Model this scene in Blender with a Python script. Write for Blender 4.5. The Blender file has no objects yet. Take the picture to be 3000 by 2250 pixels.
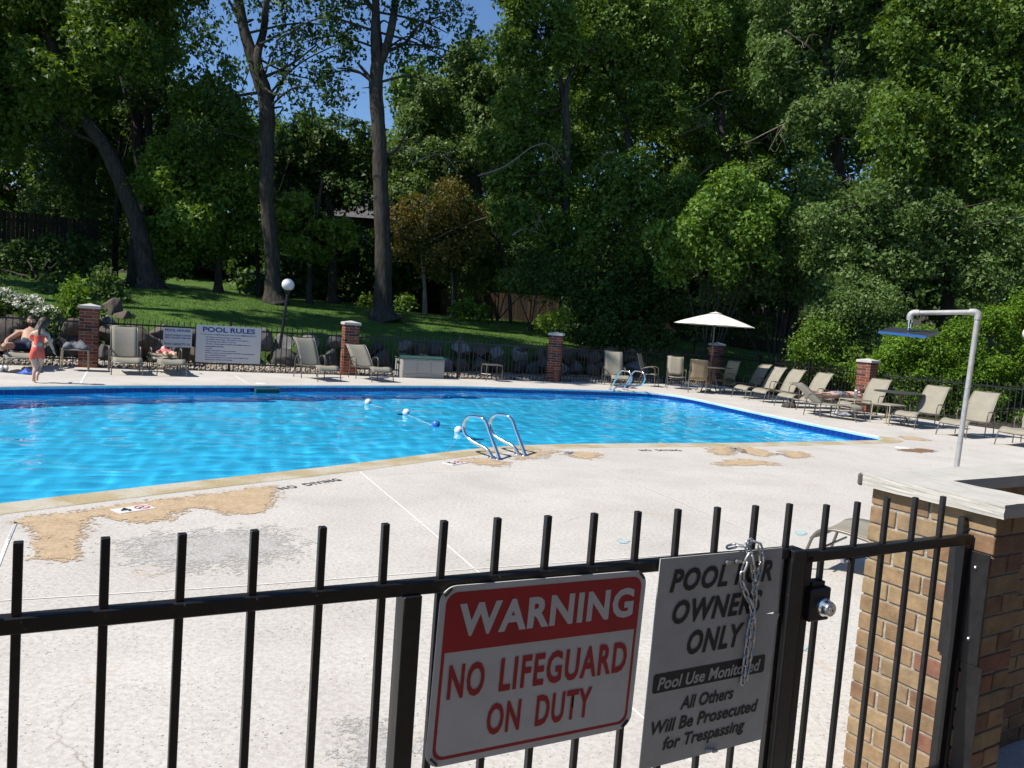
import bpy, bmesh, math, random
import numpy as np
from mathutils import Vector, Matrix, geometry
R = math.radians
SC = bpy.context.scene
COL = SC.collection

# ---------------------------------------------------------------- camera, world, sun, exposure
F_PX, PITCH, ROLL, EYE = 2350.0, R(4.5), R(4.2), 1.6
_fw = Vector((0, math.cos(PITCH), -math.sin(PITCH)))
_up0 = Vector((0, math.sin(PITCH), math.cos(PITCH)))
_rt0 = Vector((1, 0, 0))
_rt = _rt0 * math.cos(ROLL) + _up0 * math.sin(ROLL)
_up = _up0 * math.cos(ROLL) - _rt0 * math.sin(ROLL)
cam_d = bpy.data.cameras.new('camera')
cam = bpy.data.objects.new('camera', cam_d)
COL.objects.link(cam)
cam_d.sensor_width = 36.0
cam_d.lens = F_PX / 3000.0 * 36.0
cam_d.clip_start = 0.05
cam_d.clip_end = 600
m = Matrix((_rt, _up, -_fw)).transposed().to_4x4()
m.translation = Vector((0, 0, EYE))
cam.matrix_world = m
SC.camera = cam

SUN_EL = R(50)
SUN_H = Vector((-0.93, -0.37, 0)).normalized()
SUN = (SUN_H * math.cos(SUN_EL) + Vector((0, 0, math.sin(SUN_EL)))).normalized()
w = bpy.data.worlds.new("World")
SC.world = w
w.use_nodes = True
nt = w.node_tree
bg = nt.nodes['Background']
sky = nt.nodes.new('ShaderNodeTexSky')
sky.sky_type = 'NISHITA'
sky.sun_disc = False
sky.sun_elevation = SUN_EL
sky.sun_rotation = math.atan2(SUN_H.x, SUN_H.y)
sky.altitude = 200
sky.air_density = 1.0
sky.dust_density = 0.0
sky.ozone_density = 8.0
nt.links.new(sky.outputs[0], bg.inputs[0])
bg.inputs[1].default_value = 0.11
sun_d = bpy.data.lights.new('sun', 'SUN')
sun_d.energy = 4.8
sun_d.angle = R(0.53)
sun_d.color = (1.0, 0.95, 0.86)
sun_o = bpy.data.objects.new('sun', sun_d)
COL.objects.link(sun_o)
sun_o.rotation_euler = SUN.to_track_quat('Z', 'Y').to_euler()
sun_o.location = (-20, -8, 30)
SC.view_settings.view_transform = 'Standard'
SC.view_settings.look = 'None'
SC.view_settings.exposure = 0.38
SC.view_settings.gamma = 1.0
SC.view_settings.use_curve_mapping = False
SC.cycles.use_denoising = True
SC.cycles.max_bounces = 8
SC.cycles.transparent_max_bounces = 12
SC.cycles.caustics_refractive = True
SC.cycles.caustics_reflective = False
SC.cycles.sample_clamp_indirect = 4.0

# ---------------------------------------------------------------- pixel (3000x2250 photo) to place
def ray(x, y):
    return _fw + _rt * ((x - 1500) / F_PX) + _up * ((1125 - y) / F_PX)
def G(x, y, z=0.0):
    d = ray(x, y)
    return Vector((0, 0, EYE)) + d * ((z - EYE) / d.z)
def P(x, y, Y):
    d = ray(x, y)
    return Vector((0, 0, EYE)) + d * (Y / d.y)
def onplane(x, y, p0, n):
    d = ray(x, y); o = Vector((0, 0, EYE))
    return o + d * ((p0 - o).dot(n) / d.dot(n))

# ---------------------------------------------------------------- materials
MATS = {}
def nd(nt, typ, loc=None, **kw):
    n = nt.nodes.new(typ)
    for k, v in kw.items():
        setattr(n, k, v)
    return n
def mat(name, color, rough=0.6, metal=0.0, spec=0.5, var=0.0, scale=5.0, bump=0.0, bscale=40.0, color2=None, detail=4.0, coords='Object', bdist=0.01):
    if name in MATS:
        return MATS[name]
    m = bpy.data.materials.new(name)
    m.use_nodes = True
    nt = m.node_tree
    b = nt.nodes['Principled BSDF']
    b.inputs['Roughness'].default_value = rough
    b.inputs['Metallic'].default_value = metal
    b.inputs['Specular IOR Level'].default_value = spec
    tc = nd(nt, 'ShaderNodeTexCoord')
    if var > 0 or color2:
        n = nd(nt, 'ShaderNodeTexNoise'); n.inputs['Scale'].default_value = scale; n.inputs['Detail'].default_value = detail
        n.inputs['Roughness'].default_value = 0.65
        nt.links.new(tc.outputs[coords], n.inputs['Vector'])
        rp = nd(nt, 'ShaderNodeValToRGB')
        c2 = color2 or tuple(c * (1 - var) for c in color)
        c1 = color if color2 else tuple(min(1, c * (1 + var * .6)) for c in color)
        rp.color_ramp.elements[0].position = .32; rp.color_ramp.elements[0].color = (*c2, 1)
        rp.color_ramp.elements[1].position = .68; rp.color_ramp.elements[1].color = (*c1, 1)
        nt.links.new(n.outputs['Fac'], rp.inputs['Fac'])
        nt.links.new(rp.outputs['Color'], b.inputs['Base Color'])
    else:
        b.inputs['Base Color'].default_value = (*color, 1)
    if bump > 0:
        n2 = nd(nt, 'ShaderNodeTexNoise'); n2.inputs['Scale'].default_value = bscale; n2.inputs['Detail'].default_value = 5
        nt.links.new(tc.outputs[coords], n2.inputs['Vector'])
        bp = nd(nt, 'ShaderNodeBump'); bp.inputs['Strength'].default_value = bump; bp.inputs['Distance'].default_value = bdist
        nt.links.new(n2.outputs['Fac'], bp.inputs['Height'])
        nt.links.new(bp.outputs['Normal'], b.inputs['Normal'])
    MATS[name] = m
    return m

def leafmat(name, c1, c2, c3=None, trans=0.3):
    m = bpy.data.materials.new(name); m.use_nodes = True
    nt = m.node_tree; b = nt.nodes['Principled BSDF']; out = nt.nodes['Material Output']
    b.inputs['Roughness'].default_value = .55; b.inputs['Specular IOR Level'].default_value = .28
    geo = nd(nt, 'ShaderNodeNewGeometry')
    tc = nd(nt, 'ShaderNodeTexCoord')
    n = nd(nt, 'ShaderNodeTexNoise'); n.inputs['Scale'].default_value = .55; n.inputs['Detail'].default_value = 3
    nt.links.new(tc.outputs['Object'], n.inputs['Vector'])
    mx = nd(nt, 'ShaderNodeMath', operation='MULTIPLY_ADD')
    mx.inputs[1].default_value = .55; mx.inputs[2].default_value = -.05
    nt.links.new(geo.outputs['Random Per Island'], mx.inputs[0])
    ad = nd(nt, 'ShaderNodeMath', operation='MULTIPLY_ADD'); ad.inputs[1].default_value = .6
    nt.links.new(n.outputs['Fac'], ad.inputs[0]); nt.links.new(mx.outputs[0], ad.inputs[2])
    rp = nd(nt, 'ShaderNodeValToRGB')
    rp.color_ramp.elements[0].position = .2; rp.color_ramp.elements[0].color = (*c2, 1)
    rp.color_ramp.elements[1].position = .62; rp.color_ramp.elements[1].color = (*c1, 1)
    if c3:
        e = rp.color_ramp.elements.new(.8); e.color = (*c3, 1)
    nt.links.new(ad.outputs[0], rp.inputs['Fac'])
    nt.links.new(rp.outputs['Color'], b.inputs['Base Color'])
    tr = nd(nt, 'ShaderNodeBsdfTranslucent')
    hs = nd(nt, 'ShaderNodeHueSaturation'); hs.inputs['Hue'].default_value = .485; hs.inputs['Value'].default_value = 1.5; hs.inputs['Saturation'].default_value = 1.15
    nt.links.new(rp.outputs['Color'], hs.inputs['Color']); nt.links.new(hs.outputs[0], tr.inputs[0])
    ms = nd(nt, 'ShaderNodeMixShader'); ms.inputs[0].default_value = trans
    nt.links.new(b.outputs[0], ms.inputs[1]); nt.links.new(tr.outputs[0], ms.inputs[2])
    nt.links.new(ms.outputs[0], out.inputs['Surface'])
    MATS[name] = m
    return m

# ---------------------------------------------------------------- mesh helpers
class MB:
    def __init__(s):
        s.v = []; s.f = []
    def add(s, vs, fs):
        o = len(s.v)
        s.v.extend([tuple(v) for v in vs]); s.f.extend([tuple(i + o for i in f) for f in fs])
        return s
    def box(s, c, size, M=None, ch=0.0):
        hx, hy, hz = size[0] / 2, size[1] / 2, size[2] / 2
        if ch <= 0:
            vs = [Vector((x, y, z)) for x in (-hx, hx) for y in (-hy, hy) for z in (-hz, hz)]
            fs = [(0, 1, 3, 2), (4, 6, 7, 5), (0, 4, 5, 1), (2, 3, 7, 6), (0, 2, 6, 4), (1, 5, 7, 3)]
        else:
            bm = bmesh.new(); bmesh.ops.create_cube(bm, size=1)
            for v in bm.verts: v.co = Vector((v.co.x * size[0], v.co.y * size[1], v.co.z * size[2]))
            bmesh.ops.bevel(bm, geom=bm.edges[:], offset=ch, segments=1, affect='EDGES')
            vs = [v.co.copy() for v in bm.verts]; fs = [[v.index for v in f.verts] for f in bm.faces]; bm.free()
        if M is not None: vs = [M @ v for v in vs]
        c = Vector(c)
        return s.add([v + c for v in vs], fs)
    def tube(s, pts, r, seg=8, cap=True, closed=False):
        pts = [Vector(p) for p in pts]; n = len(pts)
        rs = r if isinstance(r, (list, tuple)) else [r] * n
        vs = []; fs = []; nrm = None
        for i, p in enumerate(pts):
            if closed: t = (pts[(i + 1) % n] - pts[i - 1])
            else: t = pts[min(i + 1, n - 1)] - pts[max(i - 1, 0)]
            t.normalize()
            if nrm is None:
                a = Vector((0, 0, 1)) if abs(t.z) < .9 else Vector((1, 0, 0))
                nrm = t.cross(a).normalized()
            else:
                nrm = (nrm - t * nrm.dot(t)).normalized()
            b = t.cross(nrm)
            for k in range(seg):
                a = 2 * math.pi * k / seg
                vs.append(p + (nrm * math.cos(a) + b * math.sin(a)) * rs[i])
        m_ = n if closed else n - 1
        for i in range(m_):
            j = (i + 1) % n
            for k in range(seg):
                k2 = (k + 1) % seg
                fs.append((i * seg + k, i * seg + k2, j * seg + k2, j * seg + k))
        if cap and not closed:
            fs.append(tuple(range(seg - 1, -1, -1))); fs.append(tuple((n - 1) * seg + k for k in range(seg)))
        return s.add(vs, fs)
    def lathe(s, prof, seg=24, c=(0, 0, 0)):
        vs = []; fs = []
        for r, z in prof:
            for k in range(seg):
                a = 2 * math.pi * k / seg
                vs.append(Vector((r * math.cos(a), r * math.sin(a), z)) + Vector(c))
        for i in range(len(prof) - 1):
            for k in range(seg):
                k2 = (k + 1) % seg
                fs.append((i * seg + k, i * seg + k2, (i + 1) * seg + k2, (i + 1) * seg + k))
        return s.add(vs, fs)
    def sphere(s, c, r, seg=16, ring=10, sc=(1, 1, 1)):
        vs = [Vector((0, 0, r * sc[2]))]; fs = []
        for i in range(1, ring):
            a = math.pi * i / ring
            for k in range(seg):
                b = 2 * math.pi * k / seg
                vs.append(Vector((r * math.sin(a) * math.cos(b) * sc[0], r * math.sin(a) * math.sin(b) * sc[1], r * math.cos(a) * sc[2])))
        vs.append(Vector((0, 0, -r * sc[2])))
        for k in range(seg): fs.append((0, 1 + k, 1 + (k + 1) % seg))
        for i in range(ring - 2):
            for k in range(seg):
                a = 1 + i * seg; k2 = (k + 1) % seg
                fs.append((a + k, a + seg + k, a + seg + k2, a + k2))
        l = len(vs) - 1; a = 1 + (ring - 2) * seg
        for k in range(seg): fs.append((l, a + (k + 1) % seg, a + k))
        c = Vector(c)
        return s.add([v + c for v in vs], fs)
    def sheet(s, rows, th=0.0):
        """rows: grid of points; optional thickness along the normal"""
        nr, nc = len(rows), len(rows[0])
        top = [Vector(p) for r_ in rows for p in r_]
        fs = [(i * nc + j, i * nc + j + 1, (i + 1) * nc + j + 1, (i + 1) * nc + j) for i in range(nr - 1) for j in range(nc - 1)]
        if th > 0:
            nv = []
            for i in range(nr):
                for j in range(nc):
                    a = top[min(i + 1, nr - 1) * nc + j] - top[max(i - 1, 0) * nc + j]
                    b = top[i * nc + min(j + 1, nc - 1)] - top[i * nc + max(j - 1, 0)]
                    nv.append(b.cross(a).normalized())
            bot = [p - n_ * th for p, n_ in zip(top, nv)]
            o = len(top)
            fs2 = [tuple(reversed([q + o for q in f])) for f in fs]
            side = []
            ring = [(0, j) for j in range(nc)] + [(i, nc - 1) for i in range(1, nr)] + [(nr - 1, j) for j in range(nc - 2, -1, -1)] + [(i, 0) for i in range(nr - 2, 0, -1)]
            ids = [i * nc + j for i, j in ring]
            for a, b in zip(ids, ids[1:] + ids[:1]): side.append((b, a, a + o, b + o))
            return s.add(top + bot, fs + fs2 + side)
        return s.add(top, fs)
    def mesh(s, name, smooth=False):
        me = bpy.data.meshes.new(name)
        me.from_pydata([tuple(v) for v in s.v], [], s.f)
        me.update()
        if smooth:
            me.polygons.foreach_set('use_smooth', [True] * len(me.polygons))
        return me

def spline(pts, n=6, closed=False):
    pts = [Vector(p) for p in pts]; out = []; N = len(pts)
    rng = range(N) if closed else range(N - 1)
    for i in rng:
        if closed: p0, p1, p2, p3 = pts[i - 1], pts[i], pts[(i + 1) % N], pts[(i + 2) % N]
        else: p0, p1, p2, p3 = pts[max(i - 1, 0)], pts[i], pts[i + 1], pts[min(i + 2, N - 1)]
        for k in range(n):
            t = k / n
            out.append(0.5 * ((2 * p1) + (p2 - p0) * t + (2 * p0 - 5 * p1 + 4 * p2 - p3) * t * t + (3 * p1 - p0 - 3 * p2 + p3) * t ** 3))
    if not closed: out.append(pts[-1])
    return out

def add(name, me, m=None, parent=None, kind=None, label=None, loc=None, rot=None, M=None):
    if isinstance(me, MB): me = me.mesh(name)
    if m is not None and len(me.materials) == 0: me.materials.append(m)
    o = bpy.data.objects.new(name, me)
    COL.objects.link(o)
    if parent is not None: o.parent = parent
    if kind: o['kind'] = kind
    if label: o['label'] = label
    if M is not None: o.matrix_local = M if parent is not None else M
    else:
        if loc is not None: o.location = loc
        if rot is not None: o.rotation_euler = rot
    return o
def tag(o, label, cat, group=None):
    o['label'] = label; o['category'] = cat
    if group: o['group'] = group
    return o
def thing(name, label, cat, loc=(0, 0, 0), rotz=0.0, group=None):
    o = bpy.data.objects.new(name, None); COL.objects.link(o)
    o.location = loc; o.rotation_euler = (0, 0, rotz); o.empty_display_size = .2
    return tag(o, label, cat, group)
def wadd(name, mb, m, parent, smooth=False, **kw):
    """mesh given in world coordinates, child of an unrotated empty"""
    L = Vector(parent.location)
    mb.v = [tuple(Vector(v) - L) for v in mb.v]
    return add(name, mb.mesh(name, smooth), m, parent, **kw)
def npmesh(name, V, nper, m):
    me = bpy.data.meshes.new(name)
    n = len(V); nf = n // nper
    me.vertices.add(n); me.vertices.foreach_set('co', np.asarray(V, np.float32).ravel())
    me.loops.add(n); me.loops.foreach_set('vertex_index', np.arange(n, dtype=np.int32))
    me.polygons.add(nf)
    me.polygons.foreach_set('loop_start', np.arange(0, n, nper, dtype=np.int32))
    me.polygons.foreach_set('loop_total', np.full(nf, nper, dtype=np.int32))
    me.update(calc_edges=True)
    me.materials.append(m)
    return me
def rotz2(d):
    return math.atan2(d[1], d[0])
def lerp(a, b, t): return a + (b - a) * t
ORD = ['first', 'second', 'third', 'fourth', 'fifth', 'sixth', 'seventh', 'eighth', 'ninth', 'tenth', 'eleventh', 'twelfth',
       'thirteenth', 'fourteenth', 'fifteenth', 'sixteenth', 'seventeenth', 'eighteenth', 'nineteenth', 'twentieth']

_fontcurve = {}
def text_mesh(body, w=None, h=None, bold=0.0, shear=0.0, extrude=0.0, align='LEFT', spacing=1.0):
    """flat text mesh with its box scaled to w x h, lower left corner at 0,0 in the XY plane"""
    cu = bpy.data.curves.new('text', 'FONT'); cu.body = body; cu.size = 1.0
    cu.offset = bold; cu.shear = shear; cu.extrude = 0; cu.fill_mode = 'FRONT'; cu.space_character = spacing; cu.resolution_u = 3
    o = bpy.data.objects.new('text', cu); COL.objects.link(o)
    dg = bpy.context.evaluated_depsgraph_get()
    me = bpy.data.meshes.new_from_object(o.evaluated_get(dg))
    bpy.data.objects.remove(o); bpy.data.curves.remove(cu)
    xs = [v.co.x for v in me.vertices]; ys = [v.co.y for v in me.vertices]
    x0, x1, y0, y1 = min(xs), max(xs), min(ys), max(ys)
    sx = w / (x1 - x0) if w else None; sy = h / (y1 - y0) if h else sx
    if sx is None: sx = sy
    for v in me.vertices:
        v.co = Vector(((v.co.x - x0) * sx, (v.co.y - y0) * sy, 0))
    me.materials.clear()
    return me

# ================================================================ POOL AND DECK
WATER_Z = -0.125
far_px = [(0, 1142), (360, 1137), (750, 1136), (1300, 1136), (1500, 1141), (1653, 1145), (1800, 1150), (1900, 1154), (1960, 1160), (2040, 1174), (2200, 1210), (2400, 1252), (2573, 1287)]
near_px = [(2550, 1290), (2170, 1298), (1763, 1299), (1492, 1303), (1356, 1315), (1221, 1336), (1044, 1357), (814, 1385), (542, 1410), (271, 1442), (0, 1475)]
far = [G(x, y, -.05) for x, y in far_px]
near = [G(x, y, 0) for x, y in near_px]
for p in far + near: p.z = 0
far = [Vector((-14.2, 5.2, 0)), Vector((-11.0, 8.9, 0))] + far
near = near + [Vector((-5.0, 4.0, 0)), Vector((-7.2, 1.0, 0))]
def resample(poly, step):
    d = [0]
    for a, b in zip(poly, poly[1:]): d.append(d[-1] + (b - a).length)
    n = max(1, round(d[-1] / step)); out = []; j = 0
    for i in range(n + 1):
        t = d[-1] * i / n
        while j < len(d) - 2 and d[j + 1] < t: j += 1
        u = (t - d[j]) / max(1e-9, d[j + 1] - d[j]); out.append(lerp(poly[j], poly[j + 1], u))
    return out
def smooth(poly, it=40):
    for _ in range(it):
        poly = [poly[0]] + [poly[i] * .5 + (poly[i - 1] + poly[i + 1]) * .25 for i in range(1, len(poly) - 1)] + [poly[-1]]
    return poly
farS = smooth(resample(spline(far, 6), .15), 12)
nearS = smooth(resample(spline(near, 5), .15), 60)
corner = [farS[-1], lerp(farS[-1], near[0], .35) + Vector((.1, -.08, 0)), lerp(farS[-1], near[0], .75) + Vector((.06, -.06, 0))]
farR = resample(farS, .1524)
nearR = resample(corner[1:] + nearS, .15)
pool_in = farR + nearR
def offset_path(poly, w, closed=True):
    out = []; n = len(poly)
    for i in range(n):
        a = poly[i - 1] if (closed or i) else poly[0]; b = poly[(i + 1) % n] if (closed or i < n - 1) else poly[-1]
        t = (b - a); t.z = 0; t.normalize()
        out.append(poly[i] + Vector((-t.y, t.x, 0)) * w)
    return out
pool_out = offset_path(pool_in, .33)   # clockwise path: left normal points outwards
# far edge runs left to right seen from the camera, so its outer side is +left
# fence corner points
fp = {'l': Vector((-15.5, 12.7, 0)), 'a': Vector((-8.81, 16.62, 0)), 'b': Vector((-3.99, 19.46, 0)), 'c': Vector((1.12, 22.35, 0)),
      'd': Vector((6.6, 26.3, 0)), 'e': Vector((8.9, 19.8, 0)), 'f': Vector((11.7, 16.6, 0)), 'g': Vector((17.5, 10.0, 0))}
deck_outer = [Vector((-18, 11.2, 0)), fp['l'], fp['a'], fp['b'], fp['c'], fp['d'], fp['e'], fp['f'], fp['g'], Vector((17.5, 11.0, 0)), Vector((-.66, .95, 0)) , Vector((-18, -9.1, 0))]
fo = []
DECK_FAR = .10  # deck ends just beyond the fence line
for i, p in enumerate(deck_outer):
    fo.append(p.copy())

def poly_with_hole(outer, hole, z):
    tri = geometry.tessellate_polygon([outer, hole])
    allv = list(outer) + list(hole)
    mb = MB(); mb.v = [(v.x, v.y, z) for v in allv]; mb.f = []
    for t in tri:
        a, b, c = (allv[i] for i in t)
        if (b - a).cross(c - a).z < 0: t = (t[0], t[2], t[1])
        mb.f.append(tuple(t))
    return mb

def deck_material():
    m = bpy.data.materials.new('deck_concrete'); m.use_nodes = True
    nt = m.node_tree; b = nt.nodes['Principled BSDF']; b.inputs['Roughness'].default_value = .85; b.inputs['Specular IOR Level'].default_value = .25
    geo = nd(nt, 'ShaderNodeNewGeometry')
    def noise(scale, detail=4, rough=.6):
        n = nd(nt, 'ShaderNodeTexNoise'); n.inputs['Scale'].default_value = scale; n.inputs['Detail'].default_value = detail; n.inputs['Roughness'].default_value = rough
        nt.links.new(geo.outputs['Position'], n.inputs['Vector']); return n
    def ramp(src, a, b_, ca, cb):
        r_ = nd(nt, 'ShaderNodeValToRGB'); r_.color_ramp.elements[0].position = a; r_.color_ramp.elements[1].position = b_
        r_.color_ramp.elements[0].color = (*ca, 1); r_.color_ramp.elements[1].color = (*cb, 1); nt.links.new(src, r_.inputs['Fac']); return r_
    def mix(t, fac, a, b_):
        x = nd(nt, 'ShaderNodeMix', data_type='RGBA', blend_type=t)
        if isinstance(fac, float): x.inputs[0].default_value = fac
        else: nt.links.new(fac, x.inputs[0])
        nt.links.new(a, x.inputs[6]); nt.links.new(b_, x.inputs[7]); return x.outputs[2]
    base = ramp(noise(1.1, 5).outputs['Fac'], .3, .7, (.50, .468, .425), (.62, .59, .545))
    mott = ramp(noise(38, 3).outputs['Fac'], .38, .6, (.60, .56, .52), (1.02, 1.02, 1.02))
    c = mix('MULTIPLY', .38, base.outputs[0], mott.outputs[0])
    # aggregate speckles: small dark pits, larger where the topping is worn
    v = nd(nt, 'ShaderNodeTexVoronoi'); v.inputs['Scale'].default_value = 55; v.inputs['Randomness'].default_value = 1
    nt.links.new(geo.outputs['Position'], v.inputs['Vector'])
    pit = ramp(v.outputs['Distance'], .16, .30, (.30, .28, .26), (1, 1, 1))
    where = ramp(noise(2.3, 5).outputs['Fac'], .40, .62, (.15, .15, .15), (1, 1, 1))
    sel = nd(nt, 'ShaderNodeTexNoise'); sel.inputs['Scale'].default_value = 30; nt.links.new(geo.outputs['Position'], sel.inputs['Vector'])
    sel2 = ramp(sel.outputs['Fac'], .46, .56, (0, 0, 0), (1, 1, 1))
    fac = nd(nt, 'ShaderNodeMath', operation='MULTIPLY'); nt.links.new(where.outputs[0], fac.inputs[0]); nt.links.new(sel2.outputs[0], fac.inputs[1])
    fac2 = nd(nt, 'ShaderNodeMath', operation='MULTIPLY'); nt.links.new(fac.outputs[0], fac2.inputs[0]); fac2.inputs[1].default_value = 1.0
    c = mix('MULTIPLY', fac2.outputs[0], c, pit.outputs[0])
    # grey weathering patches
    wz = ramp(noise(.55, 6, .7).outputs['Fac'], .55, .75, (1, 1, 1), (.74, .73, .72))
    c = mix('MULTIPLY', 1.0, c, wz.outputs[0])
    st = ramp(noise(.8, 7, .75).outputs['Fac'], .60, .68, (1, 1, 1), (.93, .80, .66))
    c = mix('MULTIPLY', .55, c, st.outputs[0])
    # hairline cracks
    n = noise(1.6, 5); mp = nd(nt, 'ShaderNodeMix', data_type='VECTOR'); mp.inputs[0].default_value = .35
    nt.links.new(geo.outputs['Position'], mp.inputs[4]); nt.links.new(n.outputs['Color'], mp.inputs[5])
    vc = nd(nt, 'ShaderNodeTexVoronoi', feature='DISTANCE_TO_EDGE'); vc.inputs['Scale'].default_value = .75
    nt.links.new(mp.outputs[1], vc.inputs['Vector'])
    cr = ramp(vc.outputs['Distance'], .0, .0025, (.66, .63, .6), (1, 1, 1))
    cm = ramp(noise(.9, 2).outputs['Fac'], .56, .62, (0, 0, 0), (1, 1, 1))
    c = mix('MULTIPLY', cm.outputs[0], c, cr.outputs[0])
    nt.links.new(c, b.inputs['Base Color'])
    nb = noise(70, 4, .7)
    hm = nd(nt, 'ShaderNodeMath', operation='MULTIPLY_ADD'); hm.inputs[1].default_value = 1.0
    nt.links.new(nb.outputs['Fac'], hm.inputs[0]); nt.links.new(fac2.outputs[0], hm.inputs[2])
    bp = nd(nt, 'ShaderNodeBump'); bp.inputs['Strength'].default_value = .55; bp.inputs['Distance'].default_value = .004
    nt.links.new(nb.outputs['Fac'], bp.inputs['Height']); nt.links.new(bp.outputs[0], b.inputs['Normal'])
    return m
M_DECK = deck_material()
deck = add('pool_deck', poly_with_hole(deck_outer, pool_out, 0.0), M_DECK, kind='structure')
# ground all around, below
far_ring = [Vector((math.cos(a) * 260, math.sin(a) * 260 + 20, 0)) for a in [2 * math.pi * k / 48 for k in range(48)]]
M_SOIL = mat('forest_soil', (.045, .035, .022), rough=.95, var=.5, scale=1.5, bump=.6, bscale=12)
add('ground', poly_with_hole(far_ring, deck_outer, -0.06), M_SOIL, kind='structure')

# ---- pool shell
M_POOL = mat('pool_paint', (.04, .60, 1.0), rough=.5, var=.06, scale=.8)
M_LIP = mat('pale_blue_lip', (.36, .64, .76), rough=.6, var=.25, scale=3)
M_TILE = mat('navy_glazed_tile', (.006, .035, .25), rough=.25, spec=.6, var=.35, scale=9)
M_GROUT = mat('tile_grout', (.60, .68, .72), rough=.8)
shell = MB()
n = len(pool_in)
prof = [(-.02, -.19), (-.0, -1.1), (.12, -1.22)]
vs = []
for p in pool_in:
    for dz in (-.19, -1.05): vs.append((p.x, p.y, dz))
fs = []
for i in range(n):
    j = (i + 1) % n
    fs.append((2 * i, 2 * j, 2 * j + 1, 2 * i + 1))
shell.add(vs, fs)
tri = geometry.tessellate_polygon([pool_in])
fl = []
for t in tri:
    a, b_, c = (pool_in[i] for i in t)
    if (b_ - a).cross(c - a).z < 0: t = (t[0], t[2], t[1])
    fl.append(tuple(2 * i + 1 for i in t))
shell.f.extend(fl)
pool = add('pool_basin', shell, M_POOL, kind='structure')
# grout band behind tiles, all round
band = MB()
gr = offset_path(pool_in, .012)
vs = []; fs = []
for p in gr: vs += [(p.x, p.y, -.045), (p.x, p.y, -.20)]
for i in range(n):
    j = (i + 1) % n; fs.append((2 * i, 2 * j, 2 * j + 1, 2 * i + 1))
band.add(vs, fs)
add('grout_band', band, M_GROUT, pool)
tile_me = MB().box((0, 0, 0), (.141, .012, .143), ch=.003).mesh('tile'); tile_me.materials.append(M_TILE)
skip_skimmer = None
sk0, sk1 = G(767, 1140, -.06), G(802, 1140, -.06)
n_t = 0
extra_tiles = MB()
for i in range(len(farR) - 1):
    a, b_ = farR[i], farR[i + 1]; c = (a + b_) / 2
    mid = (sk0 + sk1) / 2
    if (Vector((c.x, c.y, 0)) - Vector((mid.x, mid.y, 0))).length < .26: continue
    ang = math.atan2((b_ - a).y, (b_ - a).x)
    if c.x < -8.6:
        extra_tiles.box((c.x, c.y, -.122), (.1455, .012, .1455), Matrix.Rotation(ang, 3, 'Z')); continue
    o = add('tile', tile_me, None, pool, loc=(c.x, c.y, -.122), rot=(0, 0, ang))
for i in range(len(nearR) - 1):
    a, b_ = nearR[i], nearR[i + 1]; c = (a + b_) / 2
    extra_tiles.box((c.x, c.y, -.122), (.1455, .012, .1455), Matrix.Rotation(math.atan2((b_ - a).y, (b_ - a).x), 3, 'Z'))
add('near_side_tiles', extra_tiles, M_TILE, pool, kind='stuff')
# skimmer mouth
mid = (sk0 + sk1) / 2; ang = math.atan2((sk1 - sk0).y, (sk1 - sk0).x)
sm = MB()
for cx, cz, sx, sz in ((0, -.06, .50, .02), (0, -.185, .50, .02), (-.24, -.1225, .02, .105), (.24, -.1225, .02, .105)):
    sm.box((cx, 0, cz), (sx, .03, sz))
add('skimmer_frame', sm, mat('weathered_teal_plastic', (.04, .16, .17), rough=.5), pool, loc=(mid.x, mid.y, 0), rot=(0, 0, ang))
add('skimmer_throat', MB().box((0, .12, -.13), (.46, .22, .16)), mat('dark_throat', (.01, .04, .05)), pool, loc=(mid.x, mid.y, 0), rot=(0, 0, ang))

# ---- coping stones (bullnose): inner lip pale blue paint, stone on top
def coping_piece(i0, i1, path_in, path_out, name, mt, gap=.004):
    mb = MB(); rows = []
    a = path_in[i0:i1 + 1]; b_ = path_out[i0:i1 + 1]
    for k, (p, q) in enumerate(zip(a, b_)):
        g = 0
        pk, qk = p.copy(), q.copy()
        if k == 0: t = (a[1] - a[0]).normalized() * gap; pk += t; qk += t
        if k == len(a) - 1: t = (a[-1] - a[-2]).normalized() * gap; pk -= t; qk -= t
        d = (qk - pk)
        rows.append([qk + Vector((0, 0, -.06)), qk + Vector((0, 0, .001)), qk - d * .02 + Vector((0, 0, .005)), pk + d * .06 + Vector((0, 0, .006)), pk + d * .0 + Vector((0, 0, -.004)), pk - d * .03 + Vector((0, 0, -.02)), pk - d * .025 + Vector((0, 0, -.046)), pk + d * .04 + Vector((0, 0, -.05))])
    nc = 8
    mb.v = [tuple(v) for r_ in rows for v in r_]
    for i in range(len(rows) - 1):
        for j in range(nc - 1):
            mb.f.append((i * nc + j, (i + 1) * nc + j, (i + 1) * nc + j + 1, i * nc + j + 1))
    mb.f.append(tuple(range(nc))); mb.f.append(tuple(reversed([(len(rows) - 1) * nc + j for j in range(nc)])))
    return mb
M_COPE = mat('tan_coping_stone', (.50, .42, .28), color2=(.36, .285, .155), rough=.7, scale=1.7, bump=.25, bscale=60, detail=6, coords='Generated')
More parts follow.
